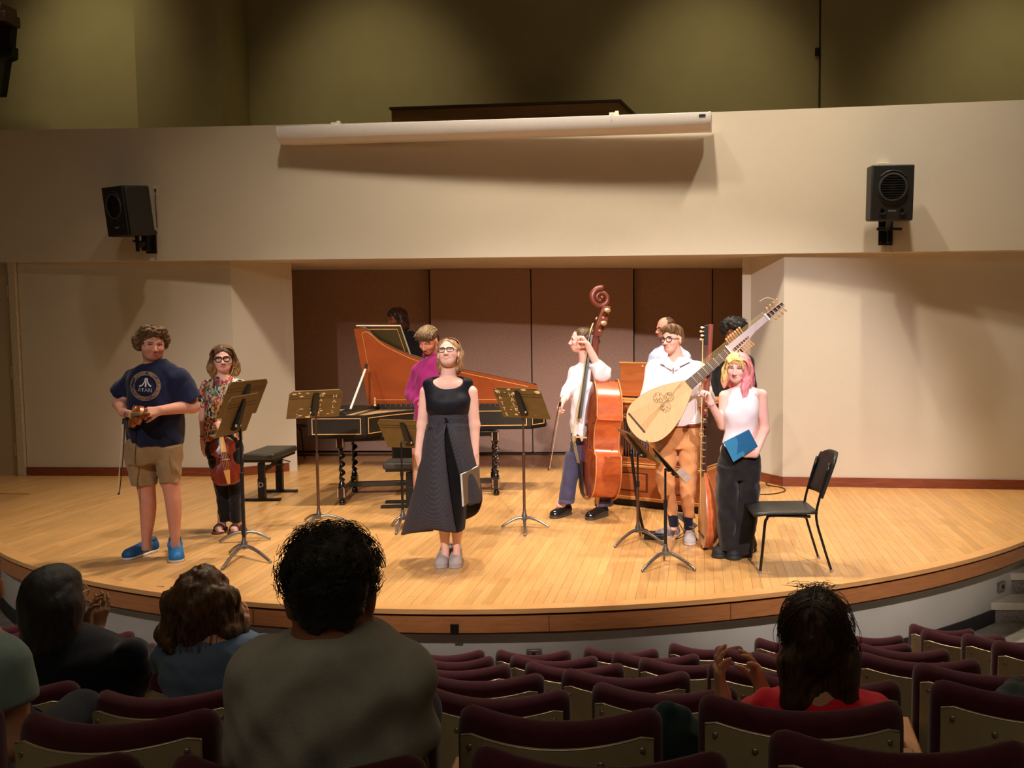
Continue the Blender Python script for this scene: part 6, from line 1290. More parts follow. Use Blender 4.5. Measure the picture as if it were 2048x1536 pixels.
S = Field(); f_.zl(S, [(726, 1158, 1188, .07, .13), (736, 1147, 1203, .10, .14), (750, 1142, 1208, .12, .14), (790, 1140, 1208, .13, .14), (840, 1142, 1208, .13, .14), (880, 1143, 1208, .13, .14)], .02, 2.3)
S.cone(f_.p(1192, 742, .14), el+f_.v(.3, 0, -.5)*.02, .082, .09, .05); S.cone(el, f_.p(1190, 725, .02), .085, .064, .04); S.cone(f_.p(1154, 744, .14), f_.p(1136, 782, .04), .066, .055, .04); S.cone(f_.p(1137, 780, .05), f_.p(1127, 797, -.07), .055, .042, .03); S.disp(wrinkle(.009, 38, 51)); f_.cloth('shirt', S, WS, .009)
GT = fabric('slate_trouser', srgb(70, 66, 90), 260., .2, .14)
S = Field(); f_.zl(S, [(865, 1143, 1208, .13, .14), (900, 1138, 1212, .13, .14), (920, 1134, 1214, .12, .12)], .03); f_.zl(S, [(905, 1132, 1172, .11, .12), (950, 1124, 1158, .095, .06), (990, 1118, 1150, .085, .02), (1006, 1117, 1148, .085, .01)], .02, 2.2); f_.zl(S, [(905, 1172, 1214, .11, .12), (950, 1184, 1220, .095, .08), (990, 1190, 1224, .085, .04), (1010, 1190, 1225, .085, .02)], .02, 2.2); S.disp(wrinkle(.006, 28, 52)); gt = f_.cloth('trousers', S, GT, .0095)
for rows in ([(997, 1117, 1149, .089, .01), (1006, 1116, 1149, .089, .01)], [(999, 1189, 1226, .089, .02), (1011, 1189, 1226, .089, .02)]): S = Field(); f_.zl(S, rows, .01, 2.2); S.disp(wrinkle(.003, 30, 53)); qmesh('turn_up', [S.mesh(.009)], fabric('slate_cuff', srgb(84, 80, 104)), gt)
PAT = mat('black_patent', (.012, .012, .012), .14, 0, .1, coat=.6); f_.shoe(G(1140, 1027), G(1103, 1038), .10, .115, PAT, mat('grey_sole', srgb(70, 66, 62), .6), BLACK); f_.shoe(G(1213, 1030), G(1174, 1041), .10, .12, PAT, mat('grey_sole', (0, 0, 0)), BLACK)
S = Field(); L = H.L; k = H.s; S.ell(L(0, .028, .048), A(.081, .100, .080)*k, H.M, .02); S.ell(L(0, .07, -.005), A(.076, .058, .07)*k, H.M, .03); S.ell(L(0, .158, .000), A(.036, .036, .042)*k, H.M, .012); S.ell(L(0, -.115, -.01), A(.09, .085, .10)*k, H.M, .02, sub=True); S.disp(wrinkle(.004, 120, 5, (1, .5, 1))); qmesh('hair', [S.mesh(.0065)], hairmat('dark_blonde', srgb(34, 22, 14), srgb(104, 76, 46)), f_.root)
bow(f_.p(1121, 797, -.20), f_.p(1096, 940, -.22), f_.v(.8, .4, 0), 'long bass bow pointing down beside the double bass', f_.p(1121, 797, -.2))
# ---------------------------------------------------------------- G: balding man behind
g_ = Person('balding man in profile with glasses and a pale blue shirt behind the organ', 10.1, A(*P(1338, 900, 10.1)[:2], 0), srgb(206, 146, 124))
H = g_.head(1330, 657, .0, -62, -6, 0, 1.05); F = g_.F
F.cap(H.L(0, .03, -.05), g_.p(1340, 698, .03), .058, .068, .02); F.cap(g_.p(1340, 712, .04), g_.p(1340, 830, .04), .12, .13, .05)
g_.limb([g_.p(1312, 716, .04), g_.p(1303, 765, .02), g_.p(1312, 795, -.15)], [.06, .05, .035]); g_.limb([g_.p(1368, 716, .04), g_.p(1378, 765, .04), g_.p(1368, 795, -.15)], [.06, .05, .035]); g_.hand(g_.p(1312, 795, -.15), g_.v(.3, .8, -.2), g_.v(0, 0, -1), .19, -1); g_.hand(g_.p(1368, 795, -.15), g_.v(-.3, .8, -.2), g_.v(0, 0, -1), .19, 1)
for x in (1328, 1352): F.cap(g_.p(x, 830, .03), g_.p(x, 955, .03), .08, .05)
g_.body(.013, .0048, lip=srgb(160, 90, 84), brow=srgb(60, 40, 30), beard=(srgb(120, 80, 66), .4)); H.eyes(g_.root, (.08, .06, .05)); H.glasses(g_.root, mat('wire_frame', srgb(50, 46, 46), .3, .6), .021, .017, .0016)
S = Field(); PB = fabric('pale_blue_cotton', srgb(186, 200, 226), 240., .25, .05); g_.zl(S, [(690, 1322, 1360, .09, .02), (700, 1310, 1370, .115, .03), (715, 1302, 1377, .13, .03), (760, 1302, 1376, .145, .02), (840, 1304, 1374, .15, .02)], .02, 2.3); S.cone(g_.p(1312, 716, .04), g_.p(1302, 768, .02), .078, .07, .04); S.cone(g_.p(1368, 716, .04), g_.p(1379, 768, .04), .078, .07, .04); S.disp(wrinkle(.007, 30, 61)); g_.cloth('shirt', S, PB, .011)
S = Field(); g_.zl(S, [(828, 1304, 1374, .14), (860, 1308, 1372, .13), (955, 1312, 1366, .10), (962, 1312, 1366, .10)], .02, 2.4); g_.cloth('trousers', S, BLK3, .014)
for x in (1330, 1352): q_ = A(*P(x, 968, 10.1)[:2], 0); g_.shoe(q_+A(.05, .1, 0), q_+A(-.1, -.12, 0), .105, .10, BLACK, BLACK)
S = Field(); k = H.s; L = H.L; S.ell(L(0, .035, .040), A(.080, .085, .080)*k, H.M, .02); S.ell(L(0, .07, -.01), A(.07, .045, .06)*k, H.M, .03); S.ell(L(0, -.075, .075), A(.075, .085, .075)*k, H.M, .02, sub=True); S.ell(L(0, -.11, -.03), A(.10, .10, .09)*k, H.M, .02, sub=True); S.disp(wrinkle(.005, 110, 6)); qmesh('hair', [S.mesh(.007)], hairmat('brown_short', srgb(46, 30, 20), srgb(92, 64, 42)), g_.root)
# ---------------------------------------------------------------- H: theorbo player
h_ = Person('young man with round glasses in a white pullover and tan trousers playing the theorbo', 7.42, A(*P(1354, 900, 7.44)[:2], 0), srgb(240, 186, 166))
H = h_.head(1344, 679.5, -.02, -34, 2, -3, .98, smile=.7); F = h_.F
F.cap(H.L(0, .03, -.06), h_.p(1352, 718, .03), .052, .062, .02); F.cap(h_.p(1350, 735, .06), h_.p(1356, 840, .06), .10, .11, .05)
h_.limb([h_.p(1306, 740, .06), h_.p(1296, 800, .02), h_.p(1300, 815, -.16)], [.055, .046, .03]); h_.hand(h_.p(1300, 815, -.16), h_.v(.6, .5, -.3), h_.v(0, -.8, -.2), .18, -1, (15, 20, 15))
h_.limb([h_.p(1400, 742, .06), h_.p(1416, 800, .06), h_.p(1409, 772, -.18)], [.055, .046, .03]); h_.hand(h_.p(1410, 768, -.20), h_.v(-.28, .25, .9), h_.v(-.7, .5, .1), .18, 1, (34, 44, 34), .12, 20, 40)
for rows in ([(1020, 1337, 1352, .04), (1060, 1340, 1355, .036)], [(1025, 1368, 1384, .04), (1065, 1370, 1384, .036)]): h_.zl(F, rows, .02, 2.1)
F.cap(h_.p(1332, 890, .05), h_.p(1342, 1030, .02), .055, .04); F.cap(h_.p(1378, 890, .05), h_.p(1375, 1030, .02), .055, .04)
h_.body(.010, .0042, lip=srgb(196, 110, 108), brow=srgb(104, 68, 46), blush=.35); H.eyes(h_.root, (.12, .14, .12)); H.glasses(h_.root, mat('dark_wire', srgb(44, 36, 40), .3, .3), .0250, .0215, .0028, 2.2)
WP = fabric('white_pullover', srgb(246, 242, 244), 220., .3, .03, 10.)
S = Field(); h_.zl(S, [(714, 1330, 1374, .08, .04), (722, 1318, 1388, .10, .05), (735, 1302, 1402, .115, .06), (760, 1298, 1400, .13, .05), (800, 1304, 1396, .13, .05), (835, 1308, 1402, .13, .05), (850, 1310, 1402, .13, .05)], .02, 2.3); S.cone(h_.p(1310, 738, .06), h_.p(1295, 800, .03), .075, .062, .045); S.cone(h_.p(1296, 798, .03), h_.p(1299, 813, -.12), .06, .045, .03); S.cone(h_.p(1396, 740, .06), h_.p(1414, 802, .06), .075, .066, .045); S.cone(h_.p(1415, 800, .05), h_.p(1410, 782, -.14), .064, .045, .03)
S.cap(H.L(0, .0, -.10), h_.p(1348, 733, -.12), .058, .02, .010, sub=True); S.disp(wrinkle(.007, 32, 71)); wp = h_.cloth('pullover', S, WP, .0088)
S = Field(); S.cap(h_.p(1324, 728, -.01), h_.p(1343, 738, -.085), .012, .010, .008); S.cap(h_.p(1379, 726, .01), h_.p(1351, 739, -.08), .012, .010, .008); S.cap(h_.p(1324, 727, .0), h_.p(1330, 716, .09), .013, .014, .01); S.cap(h_.p(1379, 725, .01), h_.p(1374, 714, .09), .013, .014, .01); qmesh('collar', [S.mesh(.007)], WP, wp)
GRY = fabric('grey_trim', srgb(96, 96, 100)); decal(wp, [(1319, 729), (1322, 727.5), (1344, 736), (1343, 739)], [(0, 1, 2, 3)], GRY, wp, 'collar_trim', .012); decal(wp, [(1381, 725), (1379, 723.5), (1351, 737), (1352, 740)], [(0, 1, 2, 3)], GRY, wp, 'collar_trim', .012); decal(wp, [(1345.5, 735), (1347.5, 735), (1347.5, 747), (1345.5, 747)], [(0, 1, 2, 3)], GRY, wp, 'zip', .012)
CH = fabric('tan_trousers', srgb(206, 146, 96), 240., .3, .10, 14.)
S = Field(); h_.zl(S, [(842, 1310, 1401, .125, .05), (870, 1309, 1402, .125, .05), (895, 1311, 1400, .12, .05)], .03, 2.3); h_.zl(S, [(875, 1310, 1357, .115, .05), (920, 1311, 1354, .105, .03), (970, 1313, 1350, .088, .01), (1010, 1328, 1355, .07), (1029, 1333, 1356, .065)], .015, 2.2); h_.zl(S, [(875, 1355, 1401, .115, .05), (920, 1357, 1398, .105, .03), (970, 1358, 1392, .088, .01), (1010, 1364, 1389, .07), (1034, 1366, 1388, .065)], .015, 2.2); S.disp(wrinkle(.009, 40, 72, (.7, .7, 1.3))); h_.cloth('trousers', S, CH, .0085)
BLT = mat('belt_brown', srgb(120, 52, 30), .5); S = Field(); h_.zl(S, [(845, 1309, 1403, .130, .05), (853, 1309, 1403, .130, .05)], .01, 2.3); qmesh('belt', [S.mesh(.008)], BLT, h_.root)
NV = fabric('navy_sock', srgb(26, 28, 50)); 
for rows in ([(1022, 1334, 1355, .050), (1052, 1338, 1358, .046)], [(1026, 1366, 1386, .050), (1058, 1368, 1386, .046)]): S = Field(); h_.zl(S, rows, .01, 2.1); qmesh('sock', [S.mesh(.007)], NV, h_.root)
GSH = mat('lilac_grey_shoe', srgb(150, 138, 144), .8, 0, .08, 60., .2, 300.); h_.shoe(G(1357, 1070), G(1311, 1079), .098, .10, GSH, mat('pale_sole', srgb(200, 180, 176), .6), SOLE); h_.shoe(G(1378, 1066), G(1380, 1092), .10, .10, mat('grey_shoe_lit', srgb(176, 170, 168), .8, 0, .08, 60., .2, 300.), mat('pale_sole', (0, 0, 0)), SOLE)  # one pair: light on the front shoe mixed into its paler grey
S = Field(); L = H.L; k = H.s; S.ell(L(0, .018, .060), A(.083, .100, .074)*k, H.M, .02); S.cap(L(-.045, -.07, .088), L(.05, -.055, .098), .026*k, .032*k, .03); S.ell(L(0, .078, .005), A(.066, .038, .058)*k, H.M, .03); S.ell(L(0, -.115, -.02), A(.074, .068, .088)*k, H.M, .012, sub=True); S.ell(L(.088, .0, -.04), A(.022, .03, .04)*k, H.M, .01, sub=True); S.ell(L(-.088, .0, -.04), A(.022, .03, .04)*k, H.M, .01, sub=True); S.disp(wrinkle(.0045, 100, 9, (.8, 1, .6))); qmesh('hair', [S.mesh(.006)], hairmat('chestnut', srgb(70, 44, 28), srgb(140, 104, 70)), h_.root)
# ---------------------------------------------------------------- I: pink-haired woman
i_ = Person('woman with blonde and pink wavy hair in a white sleeveless top and wide black trousers', 6.92, G(1470, 1110), srgb(246, 196, 186))
H = i_.head(1474.5, 736.5, -.02, -12, -4, 4, .95, jaw=1.1); F = i_.F
F.cap(H.L(0, .02, -.06), i_.p(1486, 778, .02), .045, .055, .02); F.zl(i_.secs([(772, 1470, 1504, .055, .02), (782, 1452, 1522, .07, .02), (800, 1456, 1518, .08), (880, 1452, 1516, .09)]), .03, 2.2, i_.psi)
i_.limb([i_.p(1449, 792, .02), i_.p(1446, 850, .05), i_.p(1421, 806, -.10)], [.044, .038, .026]); i_.hand(i_.p(1422, 806, -.10), i_.v(-.30, .15, .9), i_.v(-.75, .4, -.3), .17, -1, (40, 56, 44), .06, 30, 40)
i_.limb([i_.p(1523, 790, .02), i_.p(1529, 858, .05), i_.p(1511, 908, -.13)], [.045, .039, .027]); i_.hand(i_.p(1511, 908, -.14), i_.v(-.95, .2, .12), i_.v(.1, -.9, .3), .175, -1, (8, 14, 12), .10, 5, 48)
for x in (1458, 1488): F.cap(i_.p(x, 900, .03), i_.p(x, 1090, .02), .07, .045)
i_.body(.0095, .0040, lip=srgb(190, 110, 112), brow=srgb(90, 62, 52), blush=.4, browth=.8, liner=True); H.eyes(i_.root, (.05, .04, .03)); MB().tube([H.L(-.006, -.106, -.044), H.L(-.004, -.110, -.048), H.L(.004, -.110, -.048), H.L(.006, -.106, -.044)], .0016, 5).out('nose_ring', STEEL, i_.root, 180)
WT = fabric('white_knit', srgb(244, 230, 240), 300., .2, .03, 10.)
S = Field(); i_.zl(S, [(772, 1471, 1503, .062, .02), (780, 1458, 1515, .078, .02), (792, 1453, 1517, .092, .01), (815, 1451, 1518, .110, -.01), (838, 1448, 1515, .112, -.01), (860, 1449, 1513, .098), (885, 1444, 1514, .10), (893, 1442, 1514, .102)], .02, 2.3); S.ell(i_.p(1465, 826, -.05), A(.055, .055, .05), None, .04); S.ell(i_.p(1496, 826, -.05), A(.055, .055, .05), None, .04); S.ell(H.L(0, .02, -.105), A(.05, .05, .03), None, .01, sub=True); S.disp(wrinkle(.0035, 40, 81, (1, 1, .5))); i_.cloth('top', S, WT, .008)
MB().tube(ringpts(lambda x, y, z: i_.p(1485, 772, .015)+A(x, y, z), 0, 0, 0, .052, .054, 26, -.010), .0055, 6).out('choker', mat('choker', srgb(120, 84, 90), .6), i_.root, 180)
BJ = fabric('black_denim', srgb(36, 34, 36), 260., .3, .25, 18.)
S = Field(); i_.zl(S, [(884, 1443, 1517, .105), (905, 1440, 1520, .115), (935, 1437, 1521, .115), (960, 1435, 1520, .11)], .03, 2.3); i_.zl(S, [(930, 1436, 1482, .115), (980, 1433, 1478, .115), (1040, 1435, 1474, .11), (1085, 1438, 1474, .10), (1098, 1439, 1474, .10)], .015, 2.3); i_.zl(S, [(930, 1476, 1521, .115), (980, 1478, 1519, .115), (1040, 1470, 1513, .11), (1085, 1466, 1508, .10), (1102, 1464, 1508, .10)], .015, 2.3); S.disp(wrinkle(.011, 22, 82, (1, 1, .8))); i_.cloth('trousers', S, BJ, .0095)
PLT = mat('black_suede', (.012, .011, .012), .7, 0, .1)
i_.shoe(G(1462, 1094), G(1434, 1118), .115, .12, PLT, mat('platform', (.02, .02, .02), .6), None, 'shoe', st=.045); i_.shoe(G(1505, 1098), G(1460, 1121), .12, .12, PLT, mat('platform', (0, 0, 0)), None, 'shoe', st=.045)
def pinkcol(V):
    q = H.loc(V); n = (np.sin(q[:, 0]*110+3*np.sin(q[:, 2]*24))*np.sin(q[:, 1]*90+2*np.sin(q[:, 2]*30)))[:, None]; bl = np.array(srgb(238, 206, 134)); pk = np.array(srgb(238, 146, 160)); rt = np.array(srgb(60, 42, 30))
    t = np.clip((q[:, 0]*8+(.02-q[:, 2])*9+.0), 0, 1)[:, None]; c = bl*(1-t)+pk*t; r_ = .7*np.clip(1.2-np.sqrt((q[:, 0]/.012)**2+((q[:, 1]+.0)/.05)**2), 0, 1)[:, None]*(q[:, 2] > .11)[:, None]; return np.clip((c*(1-r_)+rt*r_)*(1+.22*n), 0, 1)
hp = longhair(H, i_, .100, .155, 'hair', pinkcol, (.068, .088, .094), -.028, seed=11, wav=.006, crown=.080, rs=.85, extra=(((.085, -.01, -.10), (.095, -.06, -.26), .030, .010), ((.07, -.03, -.08), (.075, -.08, -.24), .022, .008), ((-.05, -.085, .075), (-.062, -.088, .0), .016, .008), ((.02, -.098, .082), (-.04, -.098, .062), .017, .014), ((.045, -.09, .075), (.066, -.08, .0), .016, .010)))
overlay(H, i_.root, 43, 190, .104, .165, lambda sx, t, p: (np.array(srgb(240, 206, 136)) if sx < 0 else np.array(srgb(238, 170, 150))), .0034, yr=(-.07, .08), wave=.010, face=.070)
overlay(H, i_.root, 44, 70, .108, .19, lambda sx, t, p: np.array(srgb(236, 140, 158)), .0036, yr=(-.05, .07), wave=.014, side=1, face=.074)
rr_ = random.Random(6); bb = MB()
for k in range(46):
    x0 = rr_.uniform(-.02, .02); x1 = rr_.uniform(-.062, .055); bb.cc = tuple(np.clip(np.array(srgb(240, 204, 134))*rr_.uniform(.7, 1.2), 0, 1)); bb.tube(spline([H.L(x0, -.03, .128), H.L((x0+x1)/2, -.086, .098), H.L(x1, -.094, .050+rr_.uniform(-.012, .012)-abs(x1)*.35)], 4), np.linspace(.0034, .0012, 9), 4, caps=False)
tag(bb.out('fringe', HB_, i_.root, 180), kind='stuff')
q = [i_.p(x, y, d) for x, y, d in ((1447, 884, -.16), (1498, 858, -.19), (1516, 893, -.18), (1467, 924, -.17))]
t = empty('blue_folder', q[3], 'blue tablet-sized folder held against the hip of the pink-haired woman', 'folder'); nn = nrm(np.cross(q[1]-q[0], q[3]-q[0])); nn = nn if nn[1] < 0 else -nn
BF = mat('blue_cover', srgb(24, 98, 150), .5, 0, .08, 40., .1, 300.); BF2 = mat('light_blue_cover', srgb(48, 130, 176), .5, 0, .08, 40., .1, 300.)
def inset(q, k): c = sum(q)/len(q); return [c+(p-c)*k for p in q]
MB().prism(q, nn*.012).out('cover', BF, t, 30, .005); l_ = [q[0], q[0]+(q[1]-q[0])*.48, q[3]+(q[2]-q[3])*.48, q[3]]; MB().prism([p+nn*.012 for p in inset(l_, .985)], nn*.002).out('flap', BF2, t, 0); MB().prism([p-nn*.004 for p in inset(q, .97)], nn*.004).out('pages', mat('paper', (0, 0, 0)), t, 0)
# ---------------------------------------------------------------- J: person in black behind
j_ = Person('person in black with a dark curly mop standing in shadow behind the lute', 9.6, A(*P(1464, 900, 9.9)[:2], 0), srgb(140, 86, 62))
H = j_.head(1466, 668, 0, -20, 0, 0, 1.0); F = j_.F; F.cap(H.L(0, .03, -.06), j_.p(1466, 706, .03), .055, .066, .02); F.cap(j_.p(1466, 720, .04), j_.p(1466, 820, .04), .12, .12, .05)
j_.limb([j_.p(1437, 724, .04), j_.p(1432, 770, .04), j_.p(1436, 815, -.05)], [.06, .05, .035]); j_.limb([j_.p(1495, 724, .04), j_.p(1500, 770, .04), j_.p(1496, 815, -.05)], [.06, .05, .035]); j_.hand(j_.p(1436, 815, -.05), j_.v(0, .1, -1), j_.v(.8, 0, 0), .18, -1); j_.hand(j_.p(1496, 815, -.05), j_.v(0, .1, -1), j_.v(-.8, 0, 0), .18, 1)
for x in (1455, 1478): F.cap(j_.p(x, 820, .03), j_.p(x, 970, .03), .08, .05)
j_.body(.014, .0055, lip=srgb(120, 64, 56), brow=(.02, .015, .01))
S = Field(); j_.zl(S, [(700, 1450, 1484, .09, .02), (710, 1438, 1494, .11, .03), (724, 1430, 1502, .13, .03), (770, 1434, 1498, .14), (850, 1432, 1500, .15)], .02, 2.3); S.cone(j_.p(1438, 724, .04), j_.p(1431, 775, .04), .078, .066, .04); S.cone(j_.p(1431, 772, .04), j_.p(1435, 810, -.04), .066, .05, .03); S.cone(j_.p(1494, 724, .04), j_.p(1501, 775, .04), .078, .066, .04); S.cone(j_.p(1501, 772, .04), j_.p(1497, 810, -.04), .066, .05, .03); S.disp(wrinkle(.006, 30, 91)); j_.cloth('shirt', S, BLK3, .013)
S = Field(); j_.zl(S, [(840, 1434, 1498, .14), (880, 1438, 1496, .13), (965, 1442, 1490, .10), (978, 1442, 1490, .10)], .02, 2.4); j_.cloth('trousers', S, BLK3, .014)
for x in (1456, 1478): q_ = A(*P(x, 980, 9.6)[:2], 0); j_.shoe(q_+A(0, .1, 0), q_+A(0, -.15, 0), .105, .10, BLACK, BLACK)
S = Field(); L = H.L; S.ell(L(0, .03, .085), A(.145, .14, .10), H.M, .03); S.ell(L(0, .06, .0), A(.12, .08, .08), H.M, .03); S.ell(L(0, -.12, -.02), A(.07, .08, .085), H.M, .02, sub=True); S.disp(lambda X, Y, Z: wrinkle(.012, 90, 7, n=6)(X, Y, Z)+wrinkle(.006, 200, 8)(X, Y, Z)); BK = hairmat('black_hair', (.006, .005, .004), (.02, .016, .012), (60, 60, 60)); hr = qmesh('hair', [S.mesh(.008)], BK, j_.root)
tag(strands('hair_curls', curls(H, 170, .15, .145, .11, (0, .03, .075), lambda p: not (p[1] < -.05 and p[2] < .06) and p[2] > -.02, .04, .003, 3, 1.4), .003, BK, hr), kind='stuff')
# ================================================================== SEATS
BURG = fabric('burgundy_plush', srgb(66, 16, 30), 420., .3, .14, 30.); PAN = mat('seat_back_metal', srgb(176, 160, 124), .48, .15, .10, 8., .15, 420.); RIM = mat('seat_rim', srgb(190, 180, 160), .3, .7, .05); SCRW = mat('seat_screw', srgb(150, 140, 120), .35, .7, .1); OAKA = wood('armrest_oak', srgb(160, 104, 56), srgb(196, 140, 84), (20, 3, 20), .4)
SW = .45
def seat_proto(root):
    hw = SW/2; yb = lambda x: .085*(x/hw)**2
    def ztop(x):
        ax_ = abs(x); z = -.014*(1-(ax_/hw)**2); r = .045
        if ax_ > hw-r: z -= r*(1-math.sqrt(max(0, 1-((ax_-(hw-r))/r)**2)))
        return z
    xs_ = np.r_[-hw, -hw+.004, -hw+.014, -hw+.03, np.linspace(-hw+.05, hw-.05, 15), hw-.03, hw-.014, hw-.004, hw]; rings = []
    for x in xs_:
        zt = ztop(x); e = (hw-abs(x))/.03; t = .088*(.45+.55*min(1, math.sqrt(max(0, e)))); y0 = yb(x)+(.088-t)/2; prof = [(0, -.50), (0, zt-.05)]
        prof += [(t/2-t/2*math.cos(a), zt-.05+.05*math.sin(a)) for a in np.linspace(.3, PI-.3, 7)]+[(t, zt-.05), (t, -.50)]
        rings.append([A(x, y0+y, z) for y, z in prof])
    o1 = MB().loft(rings).out('cushion', BURG, None, 60)
    xp = np.linspace(-hw+.016, hw-.016, 17); top = lambda x: ztop(x*.92)-.044-(0 if abs(x) < hw-.03 else .012)
    o2 = MB().loft([[A(x, yb(x)-.002, -.52), A(x, yb(x)-.002, top(x)), A(x, yb(x)-.014, top(x)-.002), A(x, yb(x)-.014, -.52)] for x in xp]).out('back_panel', PAN, None, 30)
    o3 = MB().tube([A(x, yb(x)-.012, top(x)) for x in xp], .0022, 5).out('panel_rim', RIM, None, 180)
    ch = [o1, o2, o3]; m0 = None
    for x in (-.185, -.10, 0, .10, .185):
        if m0 is None:
            s_ = MB().lathe([(.0085, 0), (.0075, .003), (.004, .0045), (0, .005)], (0, 0, 0), 8, rotx(PI/2)).out('screw', SCRW, None, 180); m0 = s_.data
        else: s_ = bpy.data.objects.new('screw', m0); link(s_)
        s_.location = (x, yb(x)-.013, top(x)-.030-(.0 if abs(x) > .15 else .012)); ch.append(s_)
    ch.append(MB().box((0, .17, -.36), (SW*.86, .12, .36)).out('seat_pan', BURG, None, 35, .03))
    for sg in (-1, 1): ch.append(MB().box((sg*(hw+.022), .10, -.49), (.022, .20, .48)).out('leg', BLACK, None, 30, .004))
    ch.append(MB().box((hw+.03, .16, -.225), (.05, .28, .028)).out('armrest', OAKA, None, 30, .008))
    for c in ch: c.parent = root
    return ch
SEATS = {0: [(267, 420), (445, 600), (622, 785), (805, 960), (981, 1137), (1161, 1316), (1335, 1490), (1511, 1660), (1678, 1818), (1826, 1962), (-85, 45), (85, 245)],
         1: [(54, 232), (262, 425), (452, 620), (640, 800), (822, 979), (1010, 1192), (1219, 1400), (1428, 1615), (1643, 1834), (1850, 2026), (-130, 20)],
         2: [(795, 1013), (1040, 1245), (1273, 1475), (1500, 1692), (1719, 1912), (1934, 2130), (565, 768), (330, 540), (95, 300), (-140, 70)],
         3: [(-12, 231), (269, 500), (530, 790), (817, 1081), (1115, 1381), (1413, 1690), (1716, 1976), (1996, 2250)],
         4: [(-190, 122), (158, 462), (496, 800), (832, 1134), (1176, 1479), (1507, 1813), (1835, 2145)],
         5: [(2, 407), (450, 858), (900, 1323), (1393, 1820), (1870, 2290), (-430, -45)],
         6: [(-330, 235), (300, 832), (919, 1460), (1535, 2085)]}
ROWN = ['front row by the stage', 'second row from the stage', 'third row from the stage', 'fourth row from the stage', 'fifth row from the stage', 'sixth row from the stage', 'row nearest the camera']
ORD = ['first', 'second', 'third', 'fourth', 'fifth', 'sixth', 'seventh', 'eighth', 'ninth', 'tenth', 'eleventh', 'twelfth']
proto = None
for row, lst in SEATS.items():
    for k, (xl, xr) in enumerate(sorted(lst, reverse=True)):
        u = ((xl+xr)/2-CX)/FPX; Y = min(np.linspace(.8, 9, 4000), key=lambda y: abs(math.hypot(u*(y+.11)-RC[0], y-RC[1])-ROW_R[row])); X = u*(Y+.11)
        yaw = math.atan2(-(X-RC[0]), (RC[1]-Y)); X += .11*math.sin(yaw); wd = (xr-xl)/FPX*(Y+.09); sc_ = wd/(SW*abs(math.cos(yaw)+u*math.sin(-yaw)*1.)) if row < 7 else 1
        r = bpy.data.objects.new('auditorium_seat', None); link(r); r['local'] = 1; r.empty_display_size = .1
        r.location = (X, Y, ROW_Z[row]); r.rotation_euler = (0, 0, -yaw*-1.); r.scale = (min(max(sc_, .85), 1.25), 1, 1)
        tag(r, 'burgundy auditorium seat, %s, %s from the steps side' % (ROWN[row], ORD[k]), 'seat', 'burgundy auditorium seats')
        if proto is None: proto = seat_proto(r)
        else:
            for c in proto: d = c.copy(); link(d); d.parent = r
# ================================================================== AUDIENCE
def seated_legs(p, pts, m, knee=.42, z=None):      # hips to knees, hidden by the seat backs but there
    F = Field(); 
    for x, y, dy in pts: h = p.p(x, y, dy); F.cap(h, h+A(0, knee, .02), .085, .065, .03); F.cap(h+A(0, knee, .02), h+A(0, knee+.02, -.40), .062, .05, .03)
    return p.cloth('trousers', F, m, .014)
DKJ = fabric('dark_jeans', srgb(24, 26, 34), 260., .2, .15)
# ---- K: man in grey T-shirt
k_ = Person('broad-shouldered man in a grey T-shirt with short dark curly hair, seen from behind', 1.86, P(664, 1600, 1.86), srgb(150, 96, 74))
H = k_.head(662, 1186, .02, 176, 0, 0, 1.07); F = k_.F
F.cap(H.L(0, .03, -.06), k_.p(671, 1268, -.0), .062, .068, .02); F.cap(k_.p(668, 1320, .0), k_.p(668, 1560, .03), .10, .13, .05)
k_.limb([k_.p(528, 1345, .0), k_.p(496, 1545, .03), k_.p(520, 1600, .26)], [.046, .040, .032]); k_.limb([k_.p(812, 1350, .0), k_.p(820, 1545, .05), k_.p(790, 1590, .28)], [.042, .038, .032])
k_.hand(k_.p(520, 1600, .26), A(.3, .9, .1), A(.7, -.1, -.5), .19, 1, (20, 25, 20)); k_.hand(k_.p(790, 1590, .28), A(-.3, .9, .1), A(-.7, -.1, -.5), .19, -1, (20, 25, 20))
k_.body(.010, .0042, lip=srgb(130, 80, 70), brow=(.01, .01, .01))
GT_ = fabric('grey_tee', srgb(150, 148, 140), 420., .3, .10, 20.)
S = Field(); k_.zl(S, [(1240, 610, 735, .066), (1252, 585, 755, .082), (1268, 548, 782, .098), (1290, 512, 815, .112), (1325, 485, 845, .124), (1390, 474, 858, .134), (1470, 478, 862, .138), (1620, 480, 862, .14)], .02, 2.4)
S.cone(k_.p(528, 1345, .0), k_.p(497, 1492, .02), .066, .055, .05); S.cone(k_.p(806, 1348, .0), k_.p(818, 1470, .03), .060, .052, .05)
S.ell(H.L(0, .03, -.115), A(.067, .072, .042), None, .012, sub=True)
S.disp(lambda X, Y, Z: wrinkle(.004, 34, 101, (1.3, .6, .8))(X, Y, Z)+.0045*np.sin(46*(Z*.85-X*.6)+2.2*np.sin(9*X+4*Z))*np.clip((1.36-Z)/.2, 0, 1)); ks = k_.cloth('tshirt', S, GT_, .007)
MB().tube(ringpts(lambda x, y, z: k_.p(671, 1246, .0)+A(x, y, z), 0, 0, 0, .070, .072, 30), .006, 6).out('neckband', GT_, ks, 180)
seated_legs(k_, [(600, 1600, .12), (740, 1600, .12)], DKJ)
S = Field(); L = H.L; k = H.s; S.ell(L(0, .018, .052), A(.088, .102, .084)*k, H.M, .02); S.ell(L(0, .075, .0), A(.066, .034, .06)*k, H.M, .03); S.ell(L(0, -.125, -.02), A(.08, .06, .10)*k, H.M, .02, sub=True)
for x in (-1, 1): S.ell(L(x*.095, .01, -.015), A(.026, .045, .045)*k, H.M, .01, sub=True)
